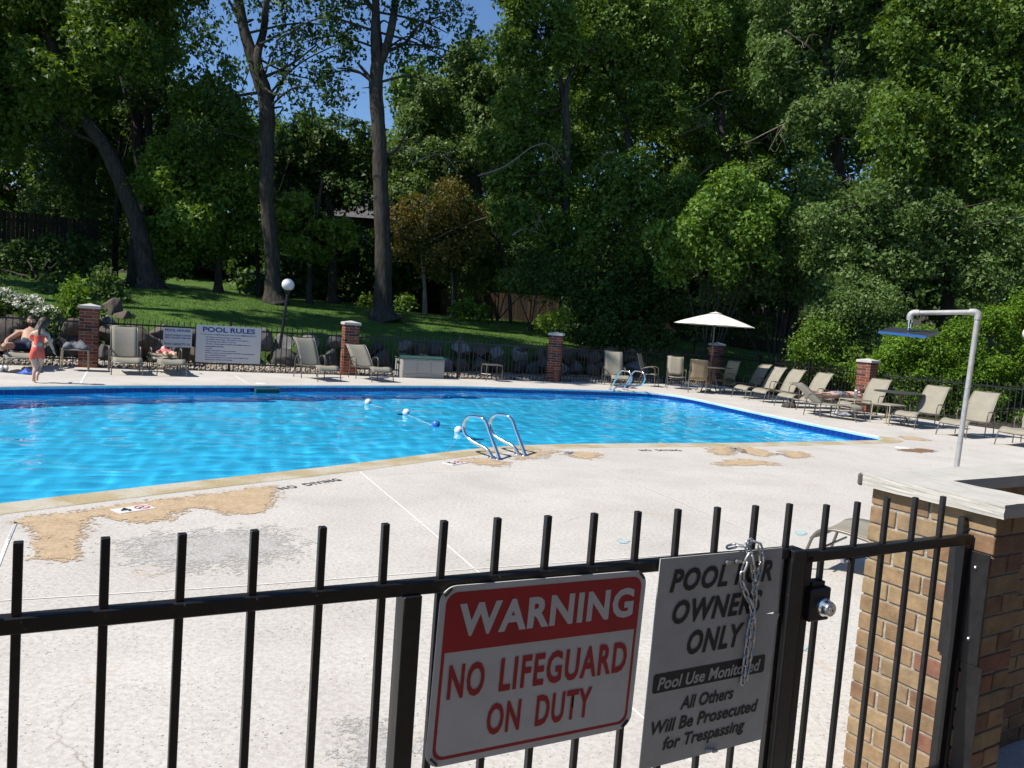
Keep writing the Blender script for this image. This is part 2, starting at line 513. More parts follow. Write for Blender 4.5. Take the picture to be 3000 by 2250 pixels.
def coping_mat():
    m = bpy.data.materials.new('wet_stained_coping'); m.use_nodes = True; nt = m.node_tree; b = nt.nodes['Principled BSDF']
    b.inputs['Roughness'].default_value = .55
    geo = nd(nt, 'ShaderNodeNewGeometry')
    n = nd(nt, 'ShaderNodeTexNoise'); n.inputs['Scale'].default_value = 1.9; n.inputs['Detail'].default_value = 5
    nt.links.new(geo.outputs['Position'], n.inputs['Vector'])
    r_ = nd(nt, 'ShaderNodeValToRGB'); e = r_.color_ramp.elements
    e[0].position = .43; e[0].color = (.43, .345, .20, 1); e[1].position = .56; e[1].color = (.52, .47, .37, 1)
    nt.links.new(n.outputs['Fac'], r_.inputs['Fac'])
    n2 = nd(nt, 'ShaderNodeTexNoise'); n2.inputs['Scale'].default_value = 45; nt.links.new(geo.outputs['Position'], n2.inputs['Vector'])
    mx = nd(nt, 'ShaderNodeMix', data_type='RGBA', blend_type='SOFT_LIGHT'); mx.inputs[0].default_value = .5
    nt.links.new(r_.outputs[0], mx.inputs[6]); nt.links.new(n2.outputs['Fac'], mx.inputs[7]); nt.links.new(mx.outputs[2], b.inputs['Base Color'])
    bp = nd(nt, 'ShaderNodeBump'); bp.inputs['Strength'].default_value = .3; bp.inputs['Distance'].default_value = .003
    nt.links.new(n2.outputs['Fac'], bp.inputs['Height']); nt.links.new(bp.outputs[0], b.inputs['Normal'])
    return m
M_COPE = coping_mat()
cope = deck
nF = len(farR)
i = nF - 1; k = 0
near_idx = list(range(nF - 1, n))
i = nF - 1
while i < n - 1:
    j = min(i + 4, n - 1)
    add('coping_stone', coping_piece(i, j, pool_in, pool_out, 'coping_stone', M_COPE), M_COPE, pool)
    i = j
i = 0
farc_mb = []
while i < nF - 1:
    j = min(i + 12, nF - 1)
    if pool_in[i].x < -12: i = j; continue
    add('coping_slab', coping_piece(i, j, pool_in, pool_out, 'coping_slab', M_DECK, gap=.0015), M_DECK, pool)
    i = j
# painted blue lip under the far coping nose
lip = MB(); vs = []; fs = []
lp = offset_path(pool_in, -.0135)
sel = list(range(0, nF + 2))
for q, i in enumerate(sel):
    p = lp[i]; d = pool_out[i] - pool_in[i]; p0 = pool_in[i] - d * .034
    vs += [(p0.x, p0.y, -.014), (p0.x - d.x * .002, p0.y - d.y * .002, -.050)]
for q in range(len(sel) - 1): fs.append((2 * q, 2 * q + 2, 2 * q + 3, 2 * q + 1))
lip.add(vs, fs)
add('painted_lip', lip, M_LIP, pool)

# ---- water surface with real waves
xs0, xs1, ys0, ys1 = min(p.x for p in pool_in), max(p.x for p in pool_in), min(p.y for p in pool_in), max(p.y for p in pool_in)
STEP = .042
nx = int((xs1 - max(xs0, -9.6)) / STEP) + 2; ny = int((ys1 - ys0) / STEP) + 2
gx = max(xs0, -9.6) + np.arange(nx) * STEP; gy = ys0 + np.arange(ny) * STEP
X, Y = np.meshgrid(gx, gy)
rng = np.random.default_rng(5)
Z = np.zeros_like(X)
for k in range(46):
    lam = .22 * (1.062 ** k) * rng.uniform(.9, 1.1)
    th = rng.uniform(0, 6.28)
    amp = float(np.interp(lam, [.2, .3, .45, .7, 1.4, 4], [.0004, .0007, .0009, .0010, .0016, .0024]))
    kx, ky = math.cos(th) * 2 * math.pi / lam, math.sin(th) * 2 * math.pi / lam
    ph = rng.uniform(0, 6.28)
    wob = .5 * np.sin(X * rng.uniform(.2, .6) + rng.uniform(0, 6)) + .5 * np.sin(Y * rng.uniform(.2, .6) + rng.uniform(0, 6))
    Z += amp * np.sin(kx * X + ky * Y + ph + 1.6 * wob)
Z = Z + WATER_Z
# points inside the pool outline (a little beyond)
PI = np.array([(p.x, p.y) for p in offset_path(pool_in, .03)])
inside = np.zeros(X.shape, bool)
for (x1_, y1_), (x2_, y2_) in zip(PI, np.roll(PI, -1, 0)):
    c = (y1_ > Y) != (y2_ > Y)
    with np.errstate(divide='ignore', invalid='ignore'):
        inside ^= c & (X < (x2_ - x1_) * (Y - y1_) / (y2_ - y1_ + 1e-12) + x1_)
q = inside[:-1, :-1] & inside[1:, :-1] & inside[:-1, 1:] & inside[1:, 1:]
q = inside[:-1, :-1] | inside[1:, :-1] | inside[:-1, 1:] | inside[1:, 1:]
ii, jj = np.nonzero(q)
idx = (ii * nx + jj)
quads = np.stack([idx, idx + 1, idx + nx + 1, idx + nx], 1)
used, inv = np.unique(quads.ravel(), return_inverse=True)
V = np.stack([X.ravel(), Y.ravel(), Z.ravel()], 1)[used]
me = bpy.data.meshes.new('water')
me.vertices.add(len(V)); me.vertices.foreach_set('co', V.astype(np.float32).ravel())
me.loops.add(len(inv)); me.loops.foreach_set('vertex_index', inv.astype(np.int32))
me.polygons.add(len(quads)); me.polygons.foreach_set('loop_start', np.arange(0, len(inv), 4, dtype=np.int32)); me.polygons.foreach_set('loop_total', np.full(len(quads), 4, np.int32))
me.update(calc_edges=True)
me.polygons.foreach_set('use_smooth', [True] * len(me.polygons))
def water_material():
    m = bpy.data.materials.new('pool_water'); m.use_nodes = True; nt = m.node_tree
    b = nt.nodes['Principled BSDF']
    b.inputs['Base Color'].default_value = (1, 1, 1, 1); b.inputs['Roughness'].default_value = 0.0
    b.inputs['IOR'].default_value = 1.21; b.inputs['Transmission Weight'].default_value = 1.0
    return m
water = add('water', me, water_material(), kind='structure')
water.cycles.is_caustics_caster = True
pool.cycles.is_caustics_receiver = True
sun_d.cycles.is_caustics_light = True

# ================================================================ DECK MARKS
M_CAULK = mat('white_caulk', (.78, .77, .73), rough=.7, var=.1, scale=20)
def strip(pts, w, z, mt, name):
    pts = [Vector((p.x, p.y, 0)) for p in pts]
    L_ = offset_path(pts, w / 2, closed=False); R_ = offset_path(pts, -w / 2, closed=False)
    mb = MB(); vs = []; fs = []
    for a, b_ in zip(L_, R_): vs += [(a.x, a.y, z), (b_.x, b_.y, z)]
    for i in range(len(L_) - 1): fs.append((2 * i + 1, 2 * i + 3, 2 * i + 2, 2 * i))
    mb.add(vs, fs)
    return add(name, mb, mt, deck)
random.seed(3)
for pts, w in (([(1055, 1383), (1230, 1530), (1395, 1672)], .013), ([(-60, 1765), (600, 1725), (1390, 1668), (1830, 1636), (2330, 1600)], .009),
               ([(46, 1531), (0, 1640), (-60, 1780)], .020), ([(1735, 1362), (1900, 1433), (2055, 1498), (2300, 1600)], .010),
               ([(257, 1086), (246, 1106), (236, 1125)], .03), ([(687, 1101), (712, 1116), (730, 1126)], .03),
               ([(1395, 1672), (1900, 2120), (2100, 2300)], .010), ([(1130, 1388), (1400, 1381), (1700, 1377), (2290, 1371)], .006)):
    P_ = resample([G(x, y) for x, y in pts], .25)
    P_ = [p + Vector((random.uniform(-1, 1), random.uniform(-1, 1), 0)) * .002 for p in P_]
    strip(P_, w, .004, M_CAULK, 'caulk_joint')
# deck edge seam along the coping
def blob(px, z, mt, name, jag=0, sub=8, closed=True, par=None, feather=.12, step=.028):
    """worn or stained area: a fine sheet whose 'edge' attribute is the distance inside the outline; the material frays it"""
    o = spline([G(x, y) for x, y in px], sub, closed=True)
    A = np.array([(p.x, p.y) for p in o]); B = np.roll(A, -1, 0)
    x0, y0 = A.min(0) - feather * 1.5; x1, y1 = A.max(0) + feather * 1.5
    gx = np.arange(x0, x1 + step, step); gy = np.arange(y0, y1 + step, step); X, Y = np.meshgrid(gx, gy)
    best = np.full(X.shape, 1e9); ins = np.zeros(X.shape, bool)
    for (ax, ay), (bx, by) in zip(A, B):
        dx, dy = bx - ax, by - ay; t = np.clip(((X - ax) * dx + (Y - ay) * dy) / (dx * dx + dy * dy + 1e-12), 0, 1)
        best = np.minimum(best, np.hypot(X - ax - t * dx, Y - ay - t * dy))
        c = (ay > Y) != (by > Y); ins ^= c & (X < dx * (Y - ay) / (dy if abs(dy) > 1e-12 else 1e-12) + ax)
    sd = np.where(ins, best, -best); val = np.clip(.5 + sd / (2 * feather), 0, 1)
    keep = sd > -feather; q = keep[:-1, :-1] | keep[1:, :-1] | keep[:-1, 1:] | keep[1:, 1:]
    ii, jj = np.nonzero(q); nx_ = len(gx); idx = ii * nx_ + jj
    quads = np.stack([idx, idx + 1, idx + nx_ + 1, idx + nx_], 1); used, inv = np.unique(quads.ravel(), return_inverse=True)
    V = np.stack([X.ravel(), Y.ravel(), np.full(X.size, z)], 1)[used]
    me = bpy.data.meshes.new(name); me.vertices.add(len(V)); me.vertices.foreach_set('co', V.astype(np.float32).ravel())
    me.loops.add(len(inv)); me.loops.foreach_set('vertex_index', inv.astype(np.int32)); me.polygons.add(len(quads))
    me.polygons.foreach_set('loop_start', np.arange(0, len(inv), 4, dtype=np.int32)); me.polygons.foreach_set('loop_total', np.full(len(quads), 4, np.int32)); me.update(calc_edges=True)
    at = me.attributes.new('edge', 'FLOAT', 'POINT'); at.data.foreach_set('value', val.ravel()[used].astype(np.float32))
    return add(name, me, mt, par or deck)
def feathered(name, c1, c2, cov=.5):
    m = bpy.data.materials.new(name); m.use_nodes = True; nt = m.node_tree; b = nt.nodes['Principled BSDF']; b.inputs['Roughness'].default_value = .9; b.inputs['Specular IOR Level'].default_value = .2
    geo = nd(nt, 'ShaderNodeNewGeometry'); at = nd(nt, 'ShaderNodeAttribute', attribute_name='edge')
    def noise(sc, det=5):
        n_ = nd(nt, 'ShaderNodeTexNoise'); n_.inputs['Scale'].default_value = sc; n_.inputs['Detail'].default_value = det; n_.inputs['Roughness'].default_value = .7
        nt.links.new(geo.outputs['Position'], n_.inputs['Vector']); return n_
    a_, b2 = noise(30), noise(7.5)
    r_ = nd(nt, 'ShaderNodeValToRGB'); e = r_.color_ramp.elements; e[0].position = .36; e[0].color = (*c2, 1); e[1].position = .62; e[1].color = (*c1, 1)
    nt.links.new(noise(48, 3).outputs['Fac'], r_.inputs['Fac'])
    v = nd(nt, 'ShaderNodeMix', data_type='RGBA', blend_type='SOFT_LIGHT'); v.inputs[0].default_value = .6
    nt.links.new(r_.outputs[0], v.inputs[6]); nt.links.new(b2.outputs['Fac'], v.inputs[7]); nt.links.new(v.outputs[2], b.inputs['Base Color'])
    bp = nd(nt, 'ShaderNodeBump'); bp.inputs['Strength'].default_value = .8; bp.inputs['Distance'].default_value = .004
    nt.links.new(noise(75).outputs['Fac'], bp.inputs['Height']); nt.links.new(bp.outputs[0], b.inputs['Normal'])
    s1 = nd(nt, 'ShaderNodeMath', operation='MULTIPLY_ADD'); s1.inputs[1].default_value = .9; nt.links.new(a_.outputs['Fac'], s1.inputs[0])
    s0 = nd(nt, 'ShaderNodeMath', operation='MULTIPLY'); s0.inputs[1].default_value = 1.0; nt.links.new(at.outputs['Fac'], s0.inputs[0]); nt.links.new(s0.outputs[0], s1.inputs[2])
    s2 = nd(nt, 'ShaderNodeMath', operation='MULTIPLY_ADD'); s2.inputs[1].default_value = 1.7; nt.links.new(b2.outputs['Fac'], s2.inputs[0]); nt.links.new(s1.outputs[0], s2.inputs[2])
    th = nd(nt, 'ShaderNodeMapRange'); th.inputs['From Min'].default_value = 1.74; th.inputs['From Max'].default_value = 1.90; nt.links.new(s2.outputs[0], th.inputs['Value'])
    tr = nd(nt, 'ShaderNodeBsdfTransparent'); ms = nd(nt, 'ShaderNodeMixShader'); nt.links.new(th.outputs[0], ms.inputs[0]); nt.links.new(tr.outputs[0], ms.inputs[1]); nt.links.new(b.outputs[0], ms.inputs[2])
    nt.links.new(ms.outputs[0], nt.nodes['Material Output'].inputs['Surface'])
    return m
M_WORN = feathered('worn_tan_aggregate', (.52, .395, .26), (.40, .285, .175))
M_RUST = feathered('rust_brown_stain', (.26, .16, .09), (.16, .09, .05))
blob([(60, 1518), (180, 1504), (300, 1487), (430, 1467), (600, 1450), (780, 1424), (815, 1440), (800, 1475), (770, 1500), (690, 1508), (570, 1490), (470, 1527), (400, 1532), (300, 1517), (262, 1530), (240, 1575), (225, 1640), (105, 1637), (98, 1570), (60, 1540)], .004, M_WORN, 'worn_patch')
blob([(1330, 1352), (1400, 1342), (1440, 1348), (1480, 1352), (1480, 1362), (1460, 1368), (1420, 1362), (1370, 1355)], .004, M_WORN, 'worn_patch', .05, 8, feather=.16)
blob([(1500, 1345), (1570, 1322), (1640, 1322), (1600, 1332), (1530, 1345)], .004, M_WORN, 'worn_patch', .05, 8, feather=.16)
blob([(1650, 1327), (1700, 1324), (1757, 1330), (1750, 1341), (1700, 1343)], .004, M_WORN, 'worn_patch', .05, 8, feather=.16)
blob([(2075, 1313), (2140, 1311), (2148, 1330), (2100, 1332)], .004, M_WORN, 'worn_patch', .05, 8, feather=.16)
blob([(2150, 1312), (2210, 1313), (2270, 1332), (2230, 1337), (2170, 1325)], .004, M_WORN, 'worn_patch', .05, 8, feather=.16)
blob([(2105, 1355), (2180, 1346), (2280, 1360), (2200, 1364), (2110, 1364)], .004, M_WORN, 'worn_patch', .05, 8, feather=.16)
blob([(2290, 1322), (2350, 1325), (2370, 1337), (2330, 1342), (2295, 1335)], .004, M_WORN, 'worn_patch', .05, 8, feather=.16)
blob([(2630, 1318), (2700, 1315), (2740, 1322), (2690, 1326)], .004, M_RUST, 'rust_stain', .05, 14, feather=.12)
blob([(2640, 1278), (2700, 1284), (2720, 1292), (2650, 1287)], .004, M_WORN, 'worn_patch', .05, 8, feather=.16)
M_DIRT = feathered('grey_weathered_patch', (.49, .47, .44), (.33, .315, .295))
blob([(380, 1590), (560, 1560), (760, 1555), (860, 1590), (800, 1640), (600, 1665), (430, 1650)], .002, M_DIRT, 'weathered_patch', feather=.34, step=.04)
blob([(1000, 2150), (1090, 2120), (1180, 2160), (1170, 2240), (1040, 2250)], .002, M_DIRT, 'weathered_patch', feather=.16)
blob([(1480, 1335), (1540, 1330), (1610, 1338), (1560, 1345)], .003, M_DIRT, 'weathered_patch', feather=.12)
M_GRN = feathered('faded_teal_paint', (.44, .55, .54), (.34, .46, .46))
for cx, cy in ((1828, 1586), (2347, 1562), (2352, 1900)):
    blob([(cx - 18, cy - 2), (cx, cy - 6), (cx + 18, cy), (cx + 6, cy + 6), (cx - 10, cy + 5)], .004, M_GRN, 'paint_smudge', feather=.03, step=.012)
# light pale disc: skimmer lid in the far deck
c = G(767, 1124)
tag(add('skimmer_lid', MB().lathe([(.0, .012), (.11, .012), (.12, .006), (.125, .0)], 28), mat('white_plastic', (.72, .71, .67), rough=.45, var=.1), loc=c),
    'round white skimmer lid set in the far deck below the pool rules board', 'lid')
c = G(2645, 1312)
o = add('drain_lid', MB().lathe([(.0, .01), (.10, .01), (.115, .0)], 28), MATS['white_plastic'], loc=c)
tag(o, 'round white lid in the deck at the pool corner beside a rust stain', 'lid')

# ---- painted NO DIVING and depth tiles
M_BLKPAINT = mat('black_stencil_paint', (.05, .05, .055), rough=.8, var=.4, scale=60)
def ground_text(body, pa, pb, h, name, z=.004, m=M_BLKPAINT, bold=.02, parent=None, flip=False):
    a, b_ = G(*pa), G(*pb); d = b_ - a; w = d.length
    me = text_mesh(body, w, h, bold=bold, spacing=1.15)
    o = add(name, me, m, parent or deck)
    ang = math.atan2(d.y, d.x)
    o.location = (a.x, a.y, z); o.rotation_euler = (0, 0, ang)
    if flip:
        o.location = (b_.x, b_.y, z); o.rotation_euler = (0, 0, ang + math.pi)
    return o
ground_text('NO  DIVING', (828, 1436), (1004, 1408), .10, 'no_diving_stencil')
ground_text('NO  DIVING', (1882, 1322), (2000, 1322), .12, 'no_diving_stencil')
M_WTILE = mat('white_ceramic', (.74, .74, .72), rough=.35)
M_BLACK = mat('black_print', (.025, .025, .03), rough=.6)
M_REDP = mat('red_print', (.50, .02, .03), rough=.5)
def depth_tile(pa, pb, txt, label, flip=False):
    a, b_ = G(*pa), G(*pb); d = (b_ - a); w = d.length; ang = math.atan2(d.y, d.x)
    t = thing('depth_marker', label, 'depth marker', (a.x, a.y, 0), ang, 'depth markers set in the deck')
    if flip:
        t.location = (b_.x, b_.y, 0); t.rotation_euler = (0, 0, ang + math.pi)
    add('tile_plate', MB().box((w / 2, .075, .004), (w, .15, .008), ch=.0015), M_WTILE, t)
    o = add('digit', text_mesh(txt, .075, .11, bold=.025), M_BLACK, t, loc=(.035, .02, .0095))
    ring = MB(); R0, R1 = .055, .045; vs = []; fs = []
    for k in range(32):
        q = 2 * math.pi * k / 32; vs += [(w - .07 + R0 * math.cos(q), .075 + R0 * math.sin(q), .0095), (w - .07 + R1 * math.cos(q), .075 + R1 * math.sin(q), .0095)]
    for k in range(32): j = (k + 1) % 32; fs.append((2 * k, 2 * j, 2 * j + 1, 2 * k + 1))
    ring.add(vs, fs).box((w - .07, .075, .0095), (.1, .009, .0004), Matrix.Rotation(-.8, 3, 'Z'))
    add('no_diving_ring', ring, M_REDP, t)
    df = MB().box((w - .085, .07, .0100), (.05, .009, .0004), Matrix.Rotation(.6, 3, 'Z')).sphere((w - .055, .088, .0098), .008, 10, 6, (1, 1, .1))
    add('diver_symbol', df, M_BLACK, t)
    return t
depth_tile((353, 1507), (458, 1491), '4', 'white depth tile reading 4 with red ring on the tan worn patch')
depth_tile((1326, 1364), (1370, 1357), '5', 'white depth tile reading 5 near the chrome grab rails', flip=False)

# ================================================================ FOREGROUND FENCE, GATE, SIGNS
FO = Vector((-0.66436, 1.32160, 0)); FD = Vector((.86492, .50192, 0)); FN = Vector((.50192, -.86492, 0))
FANG = math.atan2(FD.y, FD.x)
M_IRON = mat('black_painted_iron', (.012, .011, .012), rough=.42, spec=.5, bump=.25, bscale=90, bdist=.002, var=.5, scale=30)
def iron_wear():
    nt = M_IRON.node_tree; b = nt.nodes['Principled BSDF']; src = b.inputs['Base Color'].links[0].from_socket
    geo = nd(nt, 'ShaderNodeNewGeometry'); n_ = nd(nt, 'ShaderNodeTexNoise'); n_.inputs['Scale'].default_value = 42; n_.inputs['Detail'].default_value = 5; n_.inputs['Roughness'].default_value = .75
    nt.links.new(geo.outputs['Position'], n_.inputs['Vector'])
    r_ = nd(nt, 'ShaderNodeValToRGB'); r_.color_ramp.elements[0].position = .66; r_.color_ramp.elements[0].color = (0, 0, 0, 1); r_.color_ramp.elements[1].position = .70; r_.color_ramp.elements[1].color = (1, 1, 1, 1)
    nt.links.new(n_.outputs['Fac'], r_.inputs['Fac'])
    mx = nd(nt, 'ShaderNodeMix', data_type='RGBA'); nt.links.new(r_.outputs[0], mx.inputs[0]); nt.links.new(src, mx.inputs[6]); mx.inputs[7].default_value = (.11, .055, .035, 1)
    nt.links.new(mx.outputs[2], b.inputs['Base Color'])
iron_wear()
M_GALV = mat('galvanised_steel', (.55, .56, .58), rough=.35, metal=.9, bump=.2, bscale=120, var=.2, scale=30)
M_CHROME = mat('stainless_steel', (.72, .73, .74), rough=.16, metal=1.0)
ff = thing('metal_picket_fence', 'black metal picket fence in the foreground, left of the gate, carrying two signs', 'fence', FO, FANG)
def topz(u): return 1.19 - .0172 * (u + .124)
def railz(u): return 1.052 - .0172 * u
pk = MB().box((0, 0, -.545), (.0145, .0145, 1.09), ch=.0012).mesh('picket'); pk.materials.append(M_IRON)
us = [-.124, .001, .122, .246, .373, .501, .630, .758, .886, 1.015, 1.142, 1.270, 1.403, 1.538]
us = [-.124 - .1265 * k for k in range(10, 0, -1)] + us + [1.671]
for u in us:
    if abs(u - .56) < .03 : pass
    o = add('picket', pk, None, ff, loc=(u, random.uniform(-.0015, .0015), topz(u)), rot=(random.uniform(-.006, .006), random.uniform(-.006, .006), random.uniform(-.03, .03)))
def railseg(u0, u1, z0, z1, s=.028, dy=.0):
    mb = MB(); a = math.atan2(z1 - z0, u1 - u0)
    mb.box(((u0 + u1) / 2, dy, (z0 + z1) / 2), (math.hypot(u1 - u0, z1 - z0), s, s), Matrix.Rotation(-a, 3, 'Y'), ch=.002)
    return mb
add('top_rail', railseg(-1.45, 1.675, railz(-1.45), railz(1.675), dy=.0), M_IRON, ff)
add('bottom_rail', railseg(-1.45, 1.675, .20, .19), M_IRON, ff)
add('post', MB().box((.562, 0, .515), (.040, .045, 1.03), ch=.002), M_IRON, ff)
add('latch_post', MB().box((1.703, 0, .515), (.052, .052, 1.034), ch=.002), M_IRON, ff)
add('post', MB().box((-1.40, 0, .515), (.04, .045, 1.03), ch=.002), M_IRON, ff)
welds = MB()
for u in us:
    if random.random() < .8: welds.sphere((u + random.choice((-.008, .008)), -.014, railz(u) + random.uniform(.004, .012)), random.uniform(.002, .0035), 6, 4)
add('weld_beads', welds, M_IRON, ff, kind='stuff')

path = MB(); a_ = FO - FD * 20 + FN * .12; b__ = FO + FD * 22 + FN * .12
path.add([a_, b__, b__ + FN * 6.5, a_ + FN * 6.5], [(3, 2, 1, 0)]); path.v = [(v[0], v[1], -.03) for v in path.v]
add('unseen_bounce_path', path, mat('bounce_asphalt', (.13, .105, .08), rough=.95, var=.3, scale=6, bump=.5, bscale=60), kind='structure')  # unseen ground strip added before the fence for dim warm bounce on the signs
# gate
GA = math.atan2(-.035, .70)
G0 = FO + FD * 1.744
gate = thing('metal_gate', 'black metal picket gate with key lock between the fence and the brick wall', 'gate', G0, FANG + GA)
GD = Vector((math.cos(FANG + GA), math.sin(FANG + GA), 0)); GN = Vector((GD.y, -GD.x, 0))
def gu(x, y):
    q = onplane(x * 1.3562, y * 1.3562, G0, GN) - G0
    return q.dot(GD), q.z
gp = [gu(*p) for p in ((1786, 1090), (1853, 1084), (1917, 1075), (1978, 1074), (2038, 1072))]
for u, z in gp:
    o = add('picket', MB().box((0, 0, -.5), (.0145, .0145, 1.0), ch=.0012).mesh('picket'), M_IRON, gate, loc=(u, 0, z))
gend = gu(2098, 1150)[0]
zl, zr = 1.006, 1.012
add('top_rail', railseg(.0, gend, zl, zr, .03), M_IRON, gate)
add('bottom_rail', railseg(.0, gend, .232, .236, .03), M_IRON, gate)
add('latch_stile', MB().box((.012, 0, .60), (.028, .03, .82), ch=.002), M_IRON, gate)
add('hinge_stile', MB().tube([(gend, 0, .13), (gend, 0, 1.02)], .021, 14).box((gend - .034, 0, .6), (.026, .03, .86)), M_IRON, gate)
lk = add('lock_box', MB().box((.052, -.008, .873), (.078, .05, .094), ch=.004).box((.052, -.004, .925), (.05, .03, .02)), M_IRON, gate)
add('knob', MB().lathe([(.0, .034), (.011, .034), (.0115, .030), (.019, .029), (.021, .024), (.023, .014), (.026, .008), (.027, 0)], 28), M_CHROME, lk, loc=(.062, -.033, .868), rot=(R(90), 0, 0))
add('keyhole', MB().box((0, 0, 0), (.002, .001, .008)), M_BLACK, lk, loc=(.062, -.0675, .868))
cl = gu(1838, 1212)
add('brace_rod', MB().tube([(cl[0], .02, cl[1]), (gend, .012, 1.0)], .0045, 8), M_IRON, gate)
add('clamp', MB().box((cl[0] - .008, .012, cl[1] + .002), (.03, .018, .018), ch=.003).tube([(cl[0] - .014, -.004, cl[1] + .002), (cl[0] - .014, .03, cl[1] + .002)], .005, 8), M_GALV, gate)
for zz in (.86, .34):
    add('hinge_barrel', MB().tube([(gend + .028, -.012, zz - .04), (gend + .028, -.012, zz + .04)], .015, 14).box((gend + .014, -.006, zz), (.03, .012, .06)), M_IRON, gate)

# brick wall stub with concrete cap
PN = Vector((1.529, 2.421, 0)); EX = Vector((.85, .5268, 0)).normalized(); PANG = math.atan2(EX.y, EX.x)
def objrandmat(name, cols, rough=.85, bump=.5, bscale=60, var=.35):
    m = bpy.data.materials.new(name); m.use_nodes = True; nt = m.node_tree; b = nt.nodes['Principled BSDF']
    b.inputs['Roughness'].default_value = rough; b.inputs['Specular IOR Level'].default_value = .25
    oi = nd(nt, 'ShaderNodeObjectInfo'); r_ = nd(nt, 'ShaderNodeValToRGB'); r_.color_ramp.interpolation = 'CONSTANT'
    els = r_.color_ramp.elements
    while len(els) > 1: els.remove(els[0])
    els[0].position = 0; els[0].color = (*cols[0], 1)
    for i, c in enumerate(cols[1:]):
        e = els.new((i + 1) / len(cols)); e.color = (*c, 1)
    nt.links.new(oi.outputs['Random'], r_.inputs['Fac'])
    tc = nd(nt, 'ShaderNodeTexCoord'); n_ = nd(nt, 'ShaderNodeTexNoise'); n_.inputs['Scale'].default_value = 14; n_.inputs['Detail'].default_value = 6; n_.inputs['Roughness'].default_value = .7
    ad = nd(nt, 'ShaderNodeVectorMath', operation='MULTIPLY_ADD'); ad.inputs[1].default_value = (1, 1, 1)
    nt.links.new(tc.outputs['Object'], ad.inputs[0]); nt.links.new(oi.outputs['Location'], ad.inputs[2])
    nt.links.new(ad.outputs[0], n_.inputs['Vector'])
    r2 = nd(nt, 'ShaderNodeValToRGB'); r2.color_ramp.elements[0].position = .3; r2.color_ramp.elements[1].position = .7
    r2.color_ramp.elements[0].color = (1 - var, 1 - var, 1 - var, 1); r2.color_ramp.elements[1].color = (1.1, 1.1, 1.1, 1)
    nt.links.new(n_.outputs['Fac'], r2.inputs['Fac'])
    mx = nd(nt, 'ShaderNodeMix', data_type='RGBA', blend_type='MULTIPLY'); mx.inputs[0].default_value = 1
    nt.links.new(r_.outputs[0], mx.inputs[6]); nt.links.new(r2.outputs[0], mx.inputs[7]); nt.links.new(mx.outputs[2], b.inputs['Base Color'])
    n3 = nd(nt, 'ShaderNodeTexNoise'); n3.inputs['Scale'].default_value = bscale; n3.inputs['Detail'].default_value = 5; nt.links.new(ad.outputs[0], n3.inputs['Vector'])
    bp = nd(nt, 'ShaderNodeBump'); bp.inputs['Strength'].default_value = bump; bp.inputs['Distance'].default_value = .004
    nt.links.new(n3.outputs['Fac'], bp.inputs['Height']); nt.links.new(bp.outputs[0], b.inputs['Normal'])
    return m
M_BUFF = objrandmat('buff_brick', [(0.340, 0.239, 0.130), (0.311, 0.206, 0.113), (0.359, 0.250, 0.141), (0.252, 0.139, 0.084), (0.320, 0.211, 0.119), (0.340, 0.235, 0.130), (0.272, 0.163, 0.095), (0.350, 0.249, 0.140), (0.283, 0.186, 0.106), (0.330, 0.221, 0.124), (0.269, 0.131, 0.085), (0.312, 0.220, 0.128)], var=.45)
M_REDB = objrandmat('red_brick', [(.24, .07, .04), (.20, .055, .035), (.085, .04, .032), (.26, .085, .045), (.22, .06, .038), (.28, .10, .055), (.12, .05, .04), (.23, .07, .04)])
M_MORT = mat('mortar', (.36, .33, .275), rough=.95, var=.3, scale=25, bump=.7, bscale=60)
M_CAP = mat('limestone_cap', (.53, .51, .46), color2=(.44, .42, .375), rough=.85, scale=11, bump=.15, bscale=80, detail=7)
wall = thing('brick_wall', 'buff and red brick wall with thick grey concrete cap at the gate hinge', 'wall', PN, PANG)
BM = {}
def brick_mesh(L_, D_, H_=.0565, mt=M_BUFF, key='b'):
    k = (round(L_, 3), round(D_, 3), key)
    if k not in BM:
        me = MB().box((0, 0, 0), (L_, D_, H_), ch=.0025).mesh('brick'); me.materials.append(mt); BM[k] = me
    return BM[k]
HC = .065
def put_brick(par, cx, cy, cz, lx, ly, mt=M_BUFF, key='b', jit=.0012, rr=random.Random(8)):
    o = add('brick', brick_mesh(lx - .009, ly - .009, mt=mt, key=key), None, par, loc=(cx + rr.uniform(-jit, jit), cy + rr.uniform(-jit, jit), cz), rot=(rr.uniform(-.006, .006), rr.uniform(-.008, .008), rr.uniform(-.006, .006)))
    return o
x0, x1, y0, y1 = .028, .228, .03, .47
add('mortar_core', MB().box(((x0 + x1) / 2, (y0 + y1) / 2, .55), (x1 - x0 - .021, y1 - y0 - .021, 1.10)), M_MORT, wall)
for k in range(17):
    z = HC * k + HC / 2
    if k % 2 == 0:
        for xx in (x0 + .05, x1 - .05):
            for yy in (y0 + .11, y0 + .33): put_brick(wall, xx, yy, z, .1, .22)
    else:
        for yy in (y0 + .0525, y1 - .0525): put_brick(wall, (x0 + x1) / 2, yy, z, .2, .105)
        for xx in (x0 + .05, x1 - .05): put_brick(wall, xx, (y0 + y1) / 2, z, .1, .23)
